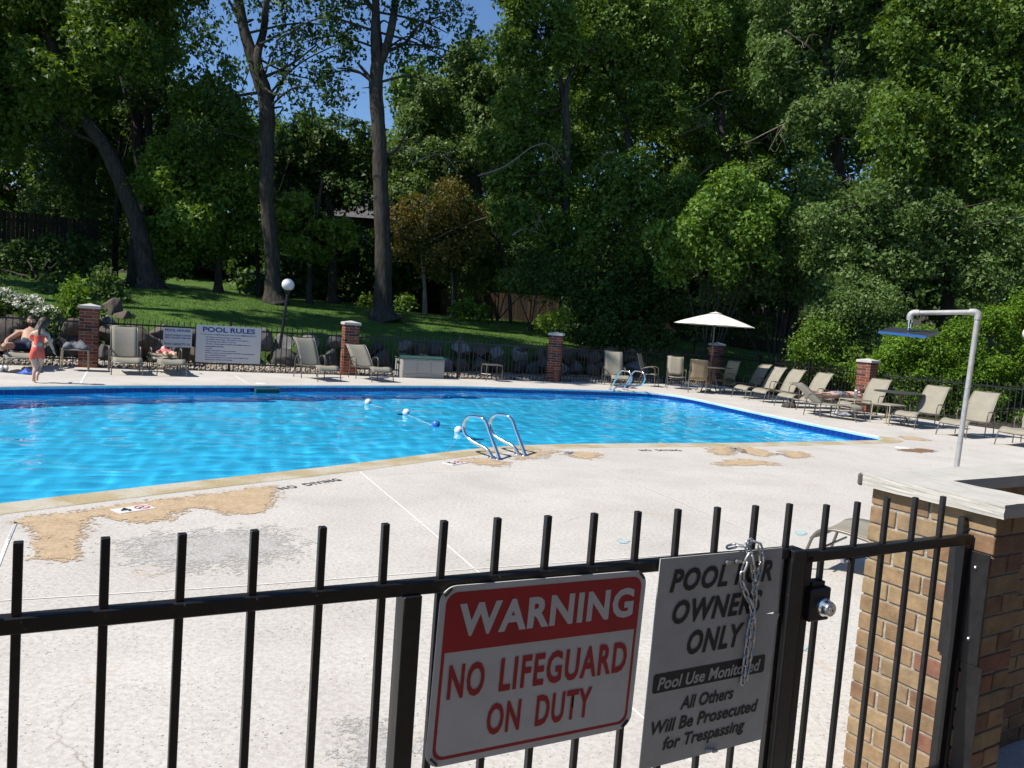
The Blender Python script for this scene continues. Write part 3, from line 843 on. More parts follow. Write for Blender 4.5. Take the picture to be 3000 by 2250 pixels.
# long leg of the wall running away to the right
add('mortar_core', MB().box((.232 + 1.0, .40, .55), (2.0, .115, 1.10)), M_MORT, wall)
st = MB()
for k in range(17):
    z = HC * k + HC / 2; off = .1 if k % 2 else 0
    for j in range(10):
        cx = .232 + .1 + j * .2 + off
        if cx > 2.2: continue
        if cx < 1.05: put_brick(wall, cx, .40, z, .2, .136)
        else: st.box((cx, .40, z), (.191, .131, .0565), ch=.0025)
add('brick_courses', st, M_BUFF, wall, kind='stuff')
def cap_slab(xa, xb, ya, yb, z0=1.105, z1=1.15):
    bm = bmesh.new(); bmesh.ops.create_cube(bm, size=1)
    for v in bm.verts: v.co = Vector(((xa + xb) / 2 + v.co.x * (xb - xa), (ya + yb) / 2 + v.co.y * (yb - ya), (z0 + z1) / 2 + v.co.z * (z1 - z0)))
    bmesh.ops.subdivide_edges(bm, edges=bm.edges[:], cuts=6, use_grid_fill=True)
    rr = random.Random(4)
    for v in bm.verts:
        v.co += Vector((rr.uniform(-1, 1), rr.uniform(-1, 1), rr.uniform(-1, 1))) * .0012
    mb = MB(); mb.v = [v.co.copy() for v in bm.verts]; bm.verts.index_update(); mb.f = [[v.index for v in f.verts] for f in bm.faces]; bm.free()
    return mb
add('cap_slab', cap_slab(0, .256, 0, .497), M_CAP, wall)
add('cap_slab', cap_slab(.2595, 2.3, .31, .50), M_CAP, wall)
add('chipped_corner', MB().box((.004, .496, 1.128), (.02, .02, .044), Matrix.Rotation(.5, 3, 'Z'), ch=.006), mat('dark_chip', (.10, .09, .08), rough=1), wall)
# hinge plate fixed to the brick face: belongs to the gate's ironwork
hp = MB().box((x0 - .004, .035 + .065, .80), (.006, .13, .36), ch=.0015).box((x0 - .004, .05, .38), (.006, .06, .48)).box((x0 - .012, .13, .6), (.02, .02, .96))
hpl = add('hinge_plate', hp, M_IRON, wall)
add('bolt', MB().sphere((x0 - .009, .075, .93), .006, 8, 5).sphere((x0 - .009, .12, .90), .006, 8, 5).sphere((x0 - .009, .07, .70), .006, 8, 5), M_GALV, hpl)

# ---- signs
M_SIGNW = mat('sign_white', (.66, .655, .63), rough=.45, var=.10, scale=9, detail=8)
M_SIGNR = mat('sign_red', (.44, .014, .022), rough=.45, var=.2, scale=6, detail=8)
M_SIGNG = mat('sign_grey_white', (.50, .50, .48), rough=.55, var=.16, scale=7, detail=8)
M_SIGNK = mat('sign_black', (.02, .02, .022), rough=.6)
def rrect(x0, y0, x1, y1, r, n=6):
    pts = []
    for cx, cy, a0 in ((x1 - r, y1 - r, 0), (x0 + r, y1 - r, 90), (x0 + r, y0 + r, 180), (x1 - r, y0 + r, 270)):
        for k in range(n + 1):
            a = R(a0 + 90 * k / n); pts.append(Vector((cx + r * math.cos(a), cy + r * math.sin(a), 0)))
    return pts
def poly_mb(pts, z=0, th=0):
    mb = MB(); n_ = len(pts)
    if th:
        mb.v = [(p.x, p.y, z + th) for p in pts] + [(p.x, p.y, z) for p in pts]
        mb.f = [tuple(range(n_)), tuple(range(2 * n_ - 1, n_ - 1, -1))] + [(i, i + n_, (i + 1) % n_ + n_, (i + 1) % n_) for i in range(n_)]
    else:
        mb.v = [(p.x, p.y, z) for p in pts]; mb.f = [tuple(range(n_))]
    return mb
def ring_mb(a, b_, z):
    n_ = len(a); mb = MB(); mb.v = [(p.x, p.y, z) for p in a] + [(p.x, p.y, z) for p in b_]
    mb.f = [(i, (i + 1) % n_, (i + 1) % n_ + n_, i + n_) for i in range(n_)]
    return mb
def sign_frame(name, label, cat, base, ang, tilt=0):
    """empty whose local XY is the sign face (x right, y up, z towards viewer)"""
    o = bpy.data.objects.new(name, None); COL.objects.link(o); tag(o, label, cat)
    o.empty_display_size = .1
    o.rotation_euler = (Matrix.Rotation(ang, 3, 'Z') @ Matrix.Rotation(R(90), 3, 'X') @ Matrix.Rotation(tilt, 3, 'Z')).to_euler()
    o.location = base
    return o
W_, H_ = .545, .392
sb = FO + FD * .612 + FN * .020; sb.z = .652
ws = sign_frame('warning_sign', 'red and white rectangular sign reading WARNING no lifeguard on duty', 'sign', sb, FANG, R(-1.6))
add('panel', poly_mb(rrect(0, 0, W_, H_, .035), 0, .003), M_SIGNW, ws)
# red band at top with inner rounded corners
bt = rrect(.014, .014, W_ - .014, H_ - .014, .026)
band_pts = [p for p in bt if p.y > H_ * .635]
band_pts = sorted(band_pts, key=lambda p: (math.atan2(p.y - H_ * .635, p.x - W_ / 2)))
band_pts = [Vector((W_ - .014, H_ * .635, 0))] + band_pts + [Vector((.014, H_ * .635, 0))]
add('red_band', poly_mb(band_pts, .0036), M_SIGNR, ws)
add('red_border', ring_mb(rrect(.014, .014, W_ - .014, H_ - .014, .026), rrect(.0215, .0215, W_ - .0215, H_ - .0215, .021), .0032), M_SIGNR, ws)
def put_text(par, body, fx0, fx1, fyt, fyb, mt, W_, H_, bold=.03, shear=0.0, z=.0042, name='lettering', spacing=1.0):
    me = text_mesh(body, (fx1 - fx0) * W_, (fyb - fyt) * H_, bold=bold, shear=shear, spacing=spacing)
    return add(name, me, mt, par, loc=(fx0 * W_, (1 - fyb) * H_, z))
put_text(ws, 'WARNING', .085, .94, .10, .285, M_SIGNW, W_, H_, bold=.038, spacing=1.1)
put_text(ws, 'NO', .065, .225, .435, .63, M_SIGNR, W_, H_, bold=.026, spacing=1.1)
put_text(ws, 'LIFEGUARD', .295, .935, .435, .63, M_SIGNR, W_, H_, bold=.026, spacing=1.14)
put_text(ws, 'ON', .255, .41, .69, .875, M_SIGNR, W_, H_, bold=.026, spacing=1.1)
put_text(ws, 'DUTY', .485, .765, .69, .875, M_SIGNR, W_, H_, bold=.026, spacing=1.12)
for fx, fy, a in ((.03, .97, .8), (.97, .97, -.8), (.035, .035, -.8), (.965, .035, .8)):
    add('cable_tie', MB().box((fx * W_, fy * H_, .005), (.022, .004, .004), Matrix.Rotation(a, 3, 'Z')), M_IRON, ws)
W2, H2 = .425, .535
sb = FO + FD * 1.197 + FN * .022; sb.z = .518
os_ = sign_frame('owners_sign', 'worn grey sign with torn edge reading POOL FOR OWNERS ONLY', 'sign', sb, FANG, R(-.8))
pts = [(0, 0), (W2, 0), (W2 * 1.01, H2 * .33), (W2 * 1.012, H2 * .60), (W2 * 1.04, H2 * .655), (W2 * .90, H2 * .665), (W2 * 1.01, H2 * .672), (W2 * 1.0, H2), (0, H2)]
add('panel', poly_mb([Vector((x, y, 0)) for x, y in pts], 0, .003), M_SIGNG, os_)
add('black_bar', poly_mb(rrect(.035 * W2, .362 * H2, .95 * W2, .455 * H2, .008), .0035), M_SIGNK, os_)
for body, a in (('POOL FOR', (.09, .93, .055, .165)), ('OWNERS', (.13, .86, .205, .32)), ('ONLY', (.27, .73, .36, .48))):
    put_text(os_, body, *a, M_SIGNK, W2, H2, bold=.036, shear=.22, spacing=1.1)
put_text(os_, 'Pool Use Monitored', .07, .91, .565, .625, M_SIGNG, W2, H2, bold=.025, shear=.2, z=.0042)
put_text(os_, 'All Others', .265, .70, .68, .745, M_SIGNK, W2, H2, bold=.025, shear=.2)
put_text(os_, 'Will Be Prosecuted', .055, .93, .775, .84, M_SIGNK, W2, H2, bold=.025, shear=.2)
put_text(os_, 'for Trespassing', .16, .83, .865, .945, M_SIGNK, W2, H2, bold=.025, shear=.2)
for fx, fy in ((.52, .955), (.60, .955), (.52, .02), (.57, .01)):
    add('screw', MB().sphere((fx * W2, fy * H2, .006), .006, 8, 5).box((fx * W2 + .004, fy * H2, .009), (.016, .006, .006)), M_GALV, os_)

# ---- chain looped over the fence
def link_mesh(L_=.034, W_l=.019, r=.0032):
    pts = []
    for k in range(12):
        a = 2 * math.pi * k / 12; x = (W_l / 2 - r) * math.cos(a); y = (W_l / 2 - r) * math.sin(a) + (L_ / 2 - W_l / 2) * (1 if math.sin(a) >= 0 else -1)
        pts.append((x, y, 0))
    me = MB().tube(pts, r, 6, closed=True).mesh('link', True); me.materials.append(M_CHAIN); return me
M_CHAIN = mat('zinc_chain', (.60, .60, .60), rough=.35, metal=.7)
lm = link_mesh()
chain = thing('steel_chain', 'steel chain looped over the fence rail and hanging down the owners sign', 'chain', FO, FANG)
def fpt(x, y, nn):
    q = onplane(x, y, FO + FN * nn, FN) - FO
    return Vector((q.dot(FD), -nn, q.z))
paths = [[(2130, 1604, .0), (2160, 1597, .02), (2185, 1600, .032), (2200, 1625, .04), (2207, 1680, .036), (2212, 1740, .034), (2205, 1800, .032), (2195, 1850, .032), (2187, 1910, .031), (2180, 1960, .031), (2174, 2005, .031)],
         [(2185, 1592, .035), (2210, 1583, .03), (2228, 1600, .032), (2232, 1640, .036), (2222, 1690, .036), (2205, 1740, .036)],
         [(2200, 1620, .04), (2180, 1660, .036), (2172, 1700, .034), (2190, 1750, .034), (2206, 1790, .034), (2206, 1860, .033), (2195, 1930, .032), (2184, 1990, .032)]]
for pth in paths:
    P_ = resample(spline([fpt(*p) for p in pth], 5), .0265)
    for k in range(len(P_) - 1):
        d = (P_[k + 1] - P_[k]).normalized(); c = (P_[k] + P_[k + 1]) / 2
        s_ = Vector((0, 1, 0)).cross(d).normalized() if abs(d.y) < .95 else Vector((1, 0, 0))
        t_ = s_.cross(d)
        if k % 2: s_, t_ = t_, -s_
        Mx = Matrix((s_, d, s_.cross(d))).transposed().to_4x4(); Mx.translation = c
        o = add('link', lm, None, chain); o.matrix_local = Mx

# ================================================================ POOL THINGS
def rail_profile():
    return [(0, 0), (0, .02), (.10, .18), (.165, .285), (.215, .375), (.26, .412), (.31, .435), (.47, .432), (.535, .40), (.575, .345), (.58, .29), (.555, .225), (.49, .168), (.35, .125), (.235, .10), (.165, .07), (.12, .03), (.10, 0)]
def ladder(name, label, base, ang, scale=1.0, width=.485):
    """local x along the pool edge, local y out over the water"""
    t = thing(name, label, 'pool ladder', base, ang, 'pool ladders')
    for k in (0, 1):
        pts = spline([(k * width, -y * scale, z * scale) for y, z in rail_profile()], 4)
        pts = [Vector((p.x, -p.y, p.z)) for p in pts]
        rr = add('grab_rail', MB().tube(pts, .0215, 12).mesh('grab_rail', True), M_CHROME, t)
        for y in (0, .10):
            add('anchor_collar', MB().lathe([(.022, .022), (.030, .020), (.045, .006), (.048, .001)], 20, (k * width, y * scale, 0)), M_CHROME, rr)
    return t
lb = Vector((-.089, 9.142, .003)); le = Vector((.6266, .7793, 0))
ladder('pool_ladder', 'pair of stainless grab rails at the near pool edge where the coping bends', lb, math.atan2(le.y, le.x))
a, b_ = G(1768, 1139), G(1819, 1141)
a = Vector((a.x, a.y, .003))
# far ladder: rails overhang the water toward the camera side
d = Vector((b_.x - a.x, b_.y - a.y, 0)).normalized()
ladder('pool_ladder', 'pair of tan toned grab rails at the far pool corner by the patio chairs', Vector((2.93, 21.02, .003)), math.atan2(-d.y, -d.x) + .25, 1.25)

# float rope
M_FW = mat('white_float_plastic', (.75, .75, .74), rough=.3)
M_FB = mat('blue_float_plastic', (.03, .16, .50), rough=.3)
M_ROPE = mat('white_rope', (.40, .50, .58), rough=.8, bump=.5, bscale=200)
fl_px = [(1079, 1176, 'w'), (1191, 1206, 'w'), (1278, 1241, 'b'), (1344, 1258, 'w')]
names = ['white rope float farthest out in the pool', 'white rope float second from the far pool edge', 'blue and white rope float between two white ones', 'white rope float close beside the near grab rail']
fpos = []
for (x, y, c), lab in zip(fl_px, names):
    p = G(x, y, WATER_Z + .045); fpos.append(p)
    ax = (G(1344, 1258, 0) - G(1079, 1176, 0)).normalized()
    r = .066
    t = thing('rope_float', lab, 'pool float', (p.x, p.y, WATER_Z + .03), math.atan2(ax.y, ax.x), 'floats on the pool rope')
    half = MB().sphere((0, 0, 0), r, 20, 14)
    if c == 'w': add('float_shell', half.mesh('float_shell', True), M_FW, t)
    else:
        A_, B_ = MB(), MB()
        for f in half.f:
            cx = sum(half.v[i][0] for i in f) / len(f)
            (A_ if cx > -.014 else B_).f.append(f)
        A_.v = list(half.v); B_.v = list(half.v)
        add('float_shell', A_.mesh('float_shell', True), M_FB, t)
        add('white_half', B_.mesh('white_half', True), M_FW, t)
    add('end_collar', MB().tube([(-r - .008, 0, 0), (-r + .006, 0, 0)], .014, 10).tube([(r - .006, 0, 0), (r + .008, 0, 0)], .014, 10), M_BLACK, t)
rp = [fpos[0] + (fpos[0] - fpos[1]) * .8] + fpos + [Vector((-.75, 9.55, -.06))]
rp = [Vector((p.x, p.y, WATER_Z - .004)) for p in rp]; rp[-1].z = -.06
tag(add('float_rope', MB().tube(spline(rp, 10), .0035, 6), M_ROPE), 'thin white rope threaded through the pool floats', 'rope')

# ================================================================ LOUNGERS, CHAIRS, TABLES
M_SLING = mat('tan_mesh_sling', (.285, .26, .20), rough=.8, var=.12, scale=4, bump=.3, bscale=250, bdist=.002)
M_SLINGB = mat('brown_sling', (.27, .20, .12), rough=.8, var=.2, scale=4, bump=.3, bscale=200)
M_TUBE = mat('bronze_grey_tube', (.16, .14, .115), rough=.38, metal=.35, spec=.6)
M_TUBEY = mat('beige_tube', (.38, .33, .22), rough=.45)
def mir(pts, s): return [Vector((p[0] * s, p[1], p[2])) for p in pts]
_LC = {}
def lounger(name_label, base, dirv, back=62, group='tan sling loungers round the pool', z=0.0, cat='lounger'):
    """origin on the ground under the foot end; local +y runs toward the head"""
    ang = math.atan2(dirv[1], dirv[0]) - math.pi / 2
    t = thing('sun_lounger', name_label, cat, (base[0], base[1], z), ang, group)
    key = round(back)
    if key not in _LC:
        W = .30; r = .0125; d = {}
        ba = R(back)
        pv = Vector((0, 1.06, .335))
        side = MB(); arms = []; legs = []
        for s in (-1, 1):
            side.tube(spline(mir([(W, .04, .285), (W, .10, .35), (W, .25, .375), (W, .55, .34), (W, .85, .325), (W, 1.08, .325), (W, 1.22, .325)], s), 5), r, 8)
        side.tube([(-W, .02, .27), (W, .02, .27)], r * .8, 6).tube([(-W, .10, .20), (W, .10, .20)], r * .7, 6).tube([(-W, 1.20, .32), (W, 1.20, .32)], r * .8, 6).tube([(-W, .62, .305), (W, .62, .305)], r * .7, 6)
        d['side_frame'] = side.mesh('side_frame', True)
        for s in (-1, 1):
            d['front_leg%d' % s] = MB().tube(spline(mir([(W, .13, .36), (W, .045, .30), (W + .01, .0, .16), (W + .02, -.045, 0)], s), 5), r, 8).mesh('leg', True)
            d['mid_leg%d' % s] = MB().tube(spline(mir([(W + .02, .84, 0), (W + .02, .86, .25), (W + .03, .86, .48), (W + .03, .91, .565), (W + .03, 1.02, .575), (W + .03, 1.15, .54), (W + .025, 1.22, .44), (W + .02, 1.25, .22), (W + .02, 1.27, 0)], s), 5), r, 8).mesh('arm_loop', True)
            d['pad%d' % s] = MB().sheet([[Vector((s * (W + .03) + q, y, z_)) for q in (-.02, .02)] for y, z_ in ((.90, .573), (.96, .588), (1.04, .590), (1.12, .570), (1.17, .545))], .008).mesh('arm_pad', True)
        rows = []
        for i, (y, z_) in enumerate([(p.y, p.z) for p in spline([Vector((0, .02, .27)), Vector((0, .05, .33)), Vector((0, .12, .372)), Vector((0, .28, .385)), Vector((0, .55, .35)), Vector((0, .85, .333)), Vector((0, 1.05, .332))], 4)]):
            rows.append([Vector((x, y, z_ - .018 * (1 - (x / .29) ** 2))) for x in (-.29, -.2, -.1, 0, .1, .2, .29)])
        d['seat'] = MB().sheet(rows, .006).mesh('seat', True)
        u = Vector((0, math.cos(ba), math.sin(ba))); nn = Vector((0, -math.sin(ba), math.cos(ba)))
        bl = .80; prof = [(0, 0), (.12, .008), (.35, .012), (.58, .002), (.70, -.018), (.77, -.045), (bl, -.075)]
        rows = []
        for s_, o_ in [(p.x, p.y) for p in spline([Vector((a_, b2, 0)) for a_, b2 in prof], 3)]:
            c = pv + u * s_ + nn * o_
            rows.append([c + Vector((x, 0, 0)) - nn * .02 * (1 - (x / .28) ** 2) for x in (-.28, -.19, -.09, 0, .09, .19, .28)])
        d['backrest'] = MB().sheet(rows, .006).mesh('backrest', True)
        bf = MB()
        for s in (-1, 1):
            bf.tube(spline([pv + u * a_ + nn * (b2 - .004) + Vector((s * .288, 0, 0)) for a_, b2 in prof], 3), r * .9, 8)
        bf.tube([pv + u * bl + nn * -.075 + Vector((-.28, 0, 0)), pv + u * bl + nn * -.075 + Vector((.28, 0, 0))], r * .8, 6)
        q = pv + u * .35
        for s in (-1, 1): bf.tube([q + Vector((s * .27, 0, -.01)), Vector((s * .27, min(1.22, q.y + .02), .33))], .006, 6)
        d['back_frame'] = bf.mesh('back_frame', True)
        _LC[key] = d
        for k, me in d.items(): me.materials.append(M_SLING if k in ('seat', 'backrest') else M_TUBE)
    t.scale = (.87, .87, .87)
    for k, me in _LC[key].items():
        nm = {'front_leg-1': 'leg', 'front_leg1': 'leg', 'mid_leg-1': 'arm_loop', 'mid_leg1': 'arm_loop', 'pad-1': 'arm_pad', 'pad1': 'arm_pad'}.get(k, k)
        add(nm, me, None, t)
    return t
_CC = {}
def patio_chair(label, base, facing, sling=None, tilt=0):
    """local -y is where the sitter looks"""
    ang = math.atan2(facing[1], facing[0]) + math.pi / 2
    t = thing('patio_chair', label, 'chair', (base[0], base[1], 0), ang, 'high backed patio chairs')
    sling = sling or M_SLING
    if 'c' not in _CC:
        d = {}; r = .0125; W = .26
        fr = MB()
        for s in (-1, 1):
            fr.tube(spline(mir([(W, .34, 0), (W, .26, .22), (W, .20, .40), (W, .25, .6), (W, .32, .8), (W, .36, .98), (W, .40, 1.04)], s), 5), r, 8)
        fr.tube([(-W, .40, 1.04), (W, .40, 1.04)], r * .8, 6).tube([(-W, .23, .30), (W, .23, .30)], r * .8, 6)
        d['back_frame'] = fr.mesh('back_frame', True)
        for s in (-1, 1):
            d['arm_loop%d' % s] = MB().tube(spline(mir([(W + .03, -.28, 0), (W + .03, -.25, .3), (W + .03, -.24, .55), (W + .03, -.19, .625), (W + .03, -.05, .645), (W + .02, .1, .61), (W, .24, .55)], s), 5), r, 8).mesh('arm_loop', True)
        ss = MB()
        for s in (-1, 1): ss.tube(mir([(W, -.22, .40), (W, 0, .40), (W, .21, .39)], s), r * .9, 6)
        ss.tube([(-W, -.22, .40), (W, -.22, .40)], r * .8, 6)
        for s in (-1, 1): ss.tube(mir([(W, -.2, .40), (W + .03, -.25, .38)], s), r * .7, 6)
        d['seat_frame'] = ss.mesh('seat_frame', True)
        d['seat'] = MB().sheet([[Vector((x, y, z_ - .015 * (1 - (x / .25) ** 2))) for x in (-.25, -.12, 0, .12, .25)] for y, z_ in ((-.25, .385), (-.22, .41), (-.1, .415), (.05, .405), (.19, .40))], .006).mesh('seat', True)
        d['backrest'] = MB().sheet([[Vector((x, y - .0 + .02 * (1 - (x / .25) ** 2), z_)) for x in (-.25, -.12, 0, .12, .25)] for y, z_ in ((.20, .42), (.225, .52), (.26, .66), (.31, .82), (.35, .96), (.385, 1.035), (.41, 1.04))], .006).mesh('backrest', True)
        _CC['c'] = d
        for k, me in d.items(): me.materials.append(M_TUBE)
    t.scale = (.88, .88, .88)
    for k, me in _CC['c'].items():
        nm = k.rstrip('-1') if k.startswith('arm') else k
        if k in ('seat', 'backrest'):
            kk = (k, sling.name)
            if kk not in _CC:
                m2 = me.copy(); m2.materials.clear(); m2.materials.append(sling); _CC[kk] = m2
            me = _CC[kk]
        add('arm_loop' if k.startswith('arm') else k, me, None, t)
    return t
def side_table(label, base, ang, w=.45, d=.42, h=.42, top=M_SLING, tube=M_TUBEY):
    t = thing('side_table', label, 'side table', (base[0], base[1], 0), ang, 'small side tables')
    add('table_top', MB().box((0, 0, h), (w, d, .018), ch=.005).box((0, 0, h - .008), (w + .03, d + .03, .016), ch=.005), top, t)
    for sx in (-1, 1):
        for sy in (-1, 1):
            add('leg', MB().tube(spline([(sx * (w / 2 - .03), sy * (d / 2 - .01), h - .01), (sx * (w / 2), sy * (d / 2), h - .05), (sx * (w / 2 + .01), sy * (d / 2 + .01), 0)], 4), .011, 8), tube, t)
    add('stretcher', MB().tube([(-w / 2, -d / 2, .16), (w / 2, d / 2, .16)], .006, 6).tube([(-w / 2, d / 2, .16), (w / 2, -d / 2, .16)], .006, 6), tube, t)
    return t
def pxdir(a, b_): return (G(*b_) - G(*a)).normalized()
# --- left row
lounger('tan lounger with a bearded man lying on it at the left edge', (-9.15, 14.85), (-.44, .9), 40)
lounger('empty tan lounger with raised back right of the left brick pillar', (-7.47, 15.50), (-.49, .87), 66)
lounger('tan lounger with a small child lying on it under the pool hours sign', (-6.78, 15.92), (-.52, .85), 8)
lounger('tan lounger left of the middle brick pillar, angled, back half raised', (-3.95, 17.25), (-.66, .75), 62)
lounger('tan lounger in front of the middle brick pillar, back set low', (-2.93, 18.05), (-.62, .78), 48)
lounger('tan lounger behind the far grab rails, facing the pool, back upright', (2.95, 21.75), (-.12, 1), 74)
# --- right side
lounger('tan lounger in deep shade right of the umbrella table, facing left', (6.15, 22.9), (.93, .36), 62)
lounger('first tan lounger of the sunny row of three, farthest from the shower', (6.05, 21.30), (.93, .37), 62)
lounger('middle tan lounger of the sunny row of three beside the pool', (6.28, 20.45), (.92, .39), 62)
lounger('third tan lounger of the sunny row, beside the sunbather', (6.62, 19.45), (.91, .41), 62)
lounger('tan lounger under the face down sunbather near the right pillar', (6.85, 18.55), (.90, .43), 6)
lounger('tan lounger turned the other way with low back, in front of the sunbather', (7.45, 17.05), (-.72, .69), 38)
lounger('tan lounger with raised back in front of the right brick pillar', (7.55, 18.0), (.82, .56), 62)
lounger('tan lounger with raised back left of the shower pole', (8.10, 16.50), (.82, .57), 62)
lounger('tan lounger with raised back right of the shower pole', (8.50, 15.35), (.81, .59), 62)
lounger('tan lounger cut off by the right edge of the photo', (9.05, 14.35), (.80, .60), 62)
q0, q1 = G(2412, 1532, .30), G(2520, 1556, .30)
lounger('tan lounger half hidden behind the near brick wall', (q0.x, q0.y), (q1 - q0).normalized(), 20)
# --- patio chairs
patio_chair('tan patio chair seen from the side, left of the umbrella', (3.95, 23.25), (.93, -.36))
patio_chair('tan patio chair facing the pool, just left of the umbrella table', (4.68, 23.05), (-.05, -1))
patio_chair('brown backed patio chair pulled up to the umbrella table, back to the pool', (5.10, 22.05), (.25, .97), M_SLINGB)
patio_chair('tan patio chair on the far side of the umbrella table', (6.05, 22.95), (-.85, -.5))
# --- side tables
side_table('small tan side table carrying a towel, before the left pillar', (-8.62, 15.75), .45, top=M_SLING)
side_table('small dark side table right of the deck box', (-.55, 20.95), .35, w=.42, tube=M_TUBE, top=M_TUBE)
side_table('small side table with a steel tumbler between the right loungers', (7.62, 17.75), .45, w=.5)
side_table('small tan side table near the foot of the right pillar', (8.0, 16.95), .5, w=.5)
# --- umbrella table
ub = Vector((5.50, 22.40, 0))
t = thing('umbrella_table', 'round patio table under the cream umbrella, in shade', 'table', ub)
add('table_top', MB().lathe([(0, .735), (.56, .735), (.585, .728), (.585, .712), (.56, .705), (0, .705)], 36), M_TUBE, t)
for k in range(4):
    a = R(45 + 90 * k)
    add('leg', MB().tube(spline([(.12 * math.cos(a), .12 * math.sin(a), .70), (.2 * math.cos(a), .2 * math.sin(a), .35), (.42 * math.cos(a), .42 * math.sin(a), .02)], 4), .016, 8), M_TUBE, t)
M_CANV = mat('cream_canvas', (.74, .69, .62), rough=.85, bump=.15, bscale=60)
t = thing('patio_umbrella', 'open cream canvas umbrella standing through the round table', 'umbrella', ub)
cm = MB(); N8 = 8; vs = [(0, 0, 2.23)]; fs = []
rings = [(.15, 2.20), (.5, 2.10), (.85, 1.99), (1.13, 1.89)]
for ri, (r, z) in enumerate(rings):
    for k in range(N8 * 4):
        a = 2 * math.pi * (k + 1) / (N8 * 4); fr_ = (k + 1) % 4 / 4
        sag = math.sin(fr_ * math.pi) * .035 * r; rr = r * (1 - .07 * math.sin(fr_ * math.pi))
        vs.append((rr * math.cos(a), rr * math.sin(a), z - sag * .2))
M4 = N8 * 4
for k in range(M4): fs.append((0, 1 + k, 1 + (k + 1) % M4))
for ri in range(3):
    for k in range(M4):
        a, b2 = 1 + ri * M4 + k, 1 + ri * M4 + (k + 1) % M4; fs.append((a, a + M4, b2 + M4, b2))
cm.add(vs, fs)
cm.add([(x, y, z - .006) for x, y, z in vs], [tuple(reversed(f)) for f in fs])
add('canopy', cm, M_CANV, t)
add('vent_cap', MB().lathe([(0, 2.258), (.03, 2.252), (.16, 2.218), (.17, 2.213)], 24), M_CANV, t)
add('pole', MB().tube([(0, 0, .12), (0, 0, 2.22)], .019, 12), M_TUBE, t)
add('finial', MB().sphere((0, 0, 2.262), .018, 12, 8, (1, 1, 1.3)), M_TUBE, t)
for k in range(N8):
    a = 2 * math.pi * k / N8
    add('rib', MB().tube([(.03 * math.cos(a), .03 * math.sin(a), 2.20), (1.1 * math.cos(a), 1.1 * math.sin(a), 1.878)], .006, 6).tube([(.03 * math.cos(a), .03 * math.sin(a), 1.88), (.55 * math.cos(a), .55 * math.sin(a), 2.05)], .005, 6), M_TUBE, t)
add('base', MB().lathe([(0, .10), (.05, .10), (.06, .07), (.22, .04), (.24, .0)], 24), M_TUBE, t)
# --- tall round bar table on the right
bt = Vector((9.15, 19.0, 0)); bt = P(2636, 1148, 17.6)
t = thing('round_table', 'dark round patio table before the right hand fence', 'table', (bt.x, bt.y, 0))
zt = bt.z
add('table_top', MB().lathe([(0, zt), (.50, zt), (.52, zt - .008), (.52, zt - .022), (0, zt - .03)], 32), mat('charcoal_metal', (.05, .05, .05), rough=.5), t)
for k in range(3):
    a = R(20 + 120 * k)
    add('leg', MB().tube(spline([(.08 * math.cos(a), .08 * math.sin(a), zt - .03), (.10 * math.cos(a), .10 * math.sin(a), .3), (.33 * math.cos(a), .33 * math.sin(a), .015)], 4), .018, 8), M_TUBE, t)

# ---- deck box
M_BOXP = mat('taupe_resin', (.34, .33, .305), rough=.6, var=.08, scale=3)
M_LID = mat('dark_green_resin', (.03, .08, .075), rough=.5)
c0, c1 = G(1177, 1106), G(1297, 1110)
c0 = Vector((c0.x, c0.y, 0)); dd = Vector((c1.x - c0.x, c1.y - c0.y, 0)); ang = math.atan2(dd.y, dd.x); Wb = dd.length
Wb = 1.13
t = thing('deck_box', 'taupe storage box with dark green lid by the far fence', 'storage box', c0, ang)
body = MB()
prof = [(0, 0), (0, .5)]
bm_ = MB().box((Wb / 2, .27, .245), (Wb, .54, .49), ch=.012)
add('body', bm_, M_BOXP, t)
pan = MB()
for k in range(3): pan.box((Wb * (k + .5) / 3, -.004, .30), (Wb / 3 - .04, .012, .30), ch=.005)
pan.tube(spline([(.06, -.006, .06), (Wb * .3, -.006, .10), (Wb * .5, -.006, .115), (Wb * .7, -.006, .10), (Wb - .06, -.006, .06)], 5), .008, 6)
add('front_panel', pan, M_BOXP, t)
lidm = MB(); rows = []
for y in (-.03, .0, .27, .54, .57): rows.append([Vector((x, y, .495 + .05 * math.sin(math.pi * max(0, min(1, (y + .03) / .6))) * (1 if 0 < y < .55 else .5))) for x in (-.025, .0, Wb / 2, Wb, Wb + .025)])
lidm.sheet([list(r_) for r_ in rows]); lidm.box((Wb / 2, .27, .487), (Wb + .05, .60, .024), ch=.004)
add('lid', lidm, M_LID, t)
add('side_handle', MB().box((-.006, .27, .36), (.014, .15, .035), ch=.004).box((-.002, .27, .36), (.02, .18, .07), ch=.004), mat('dark_recess', (.05, .045, .04)), t)

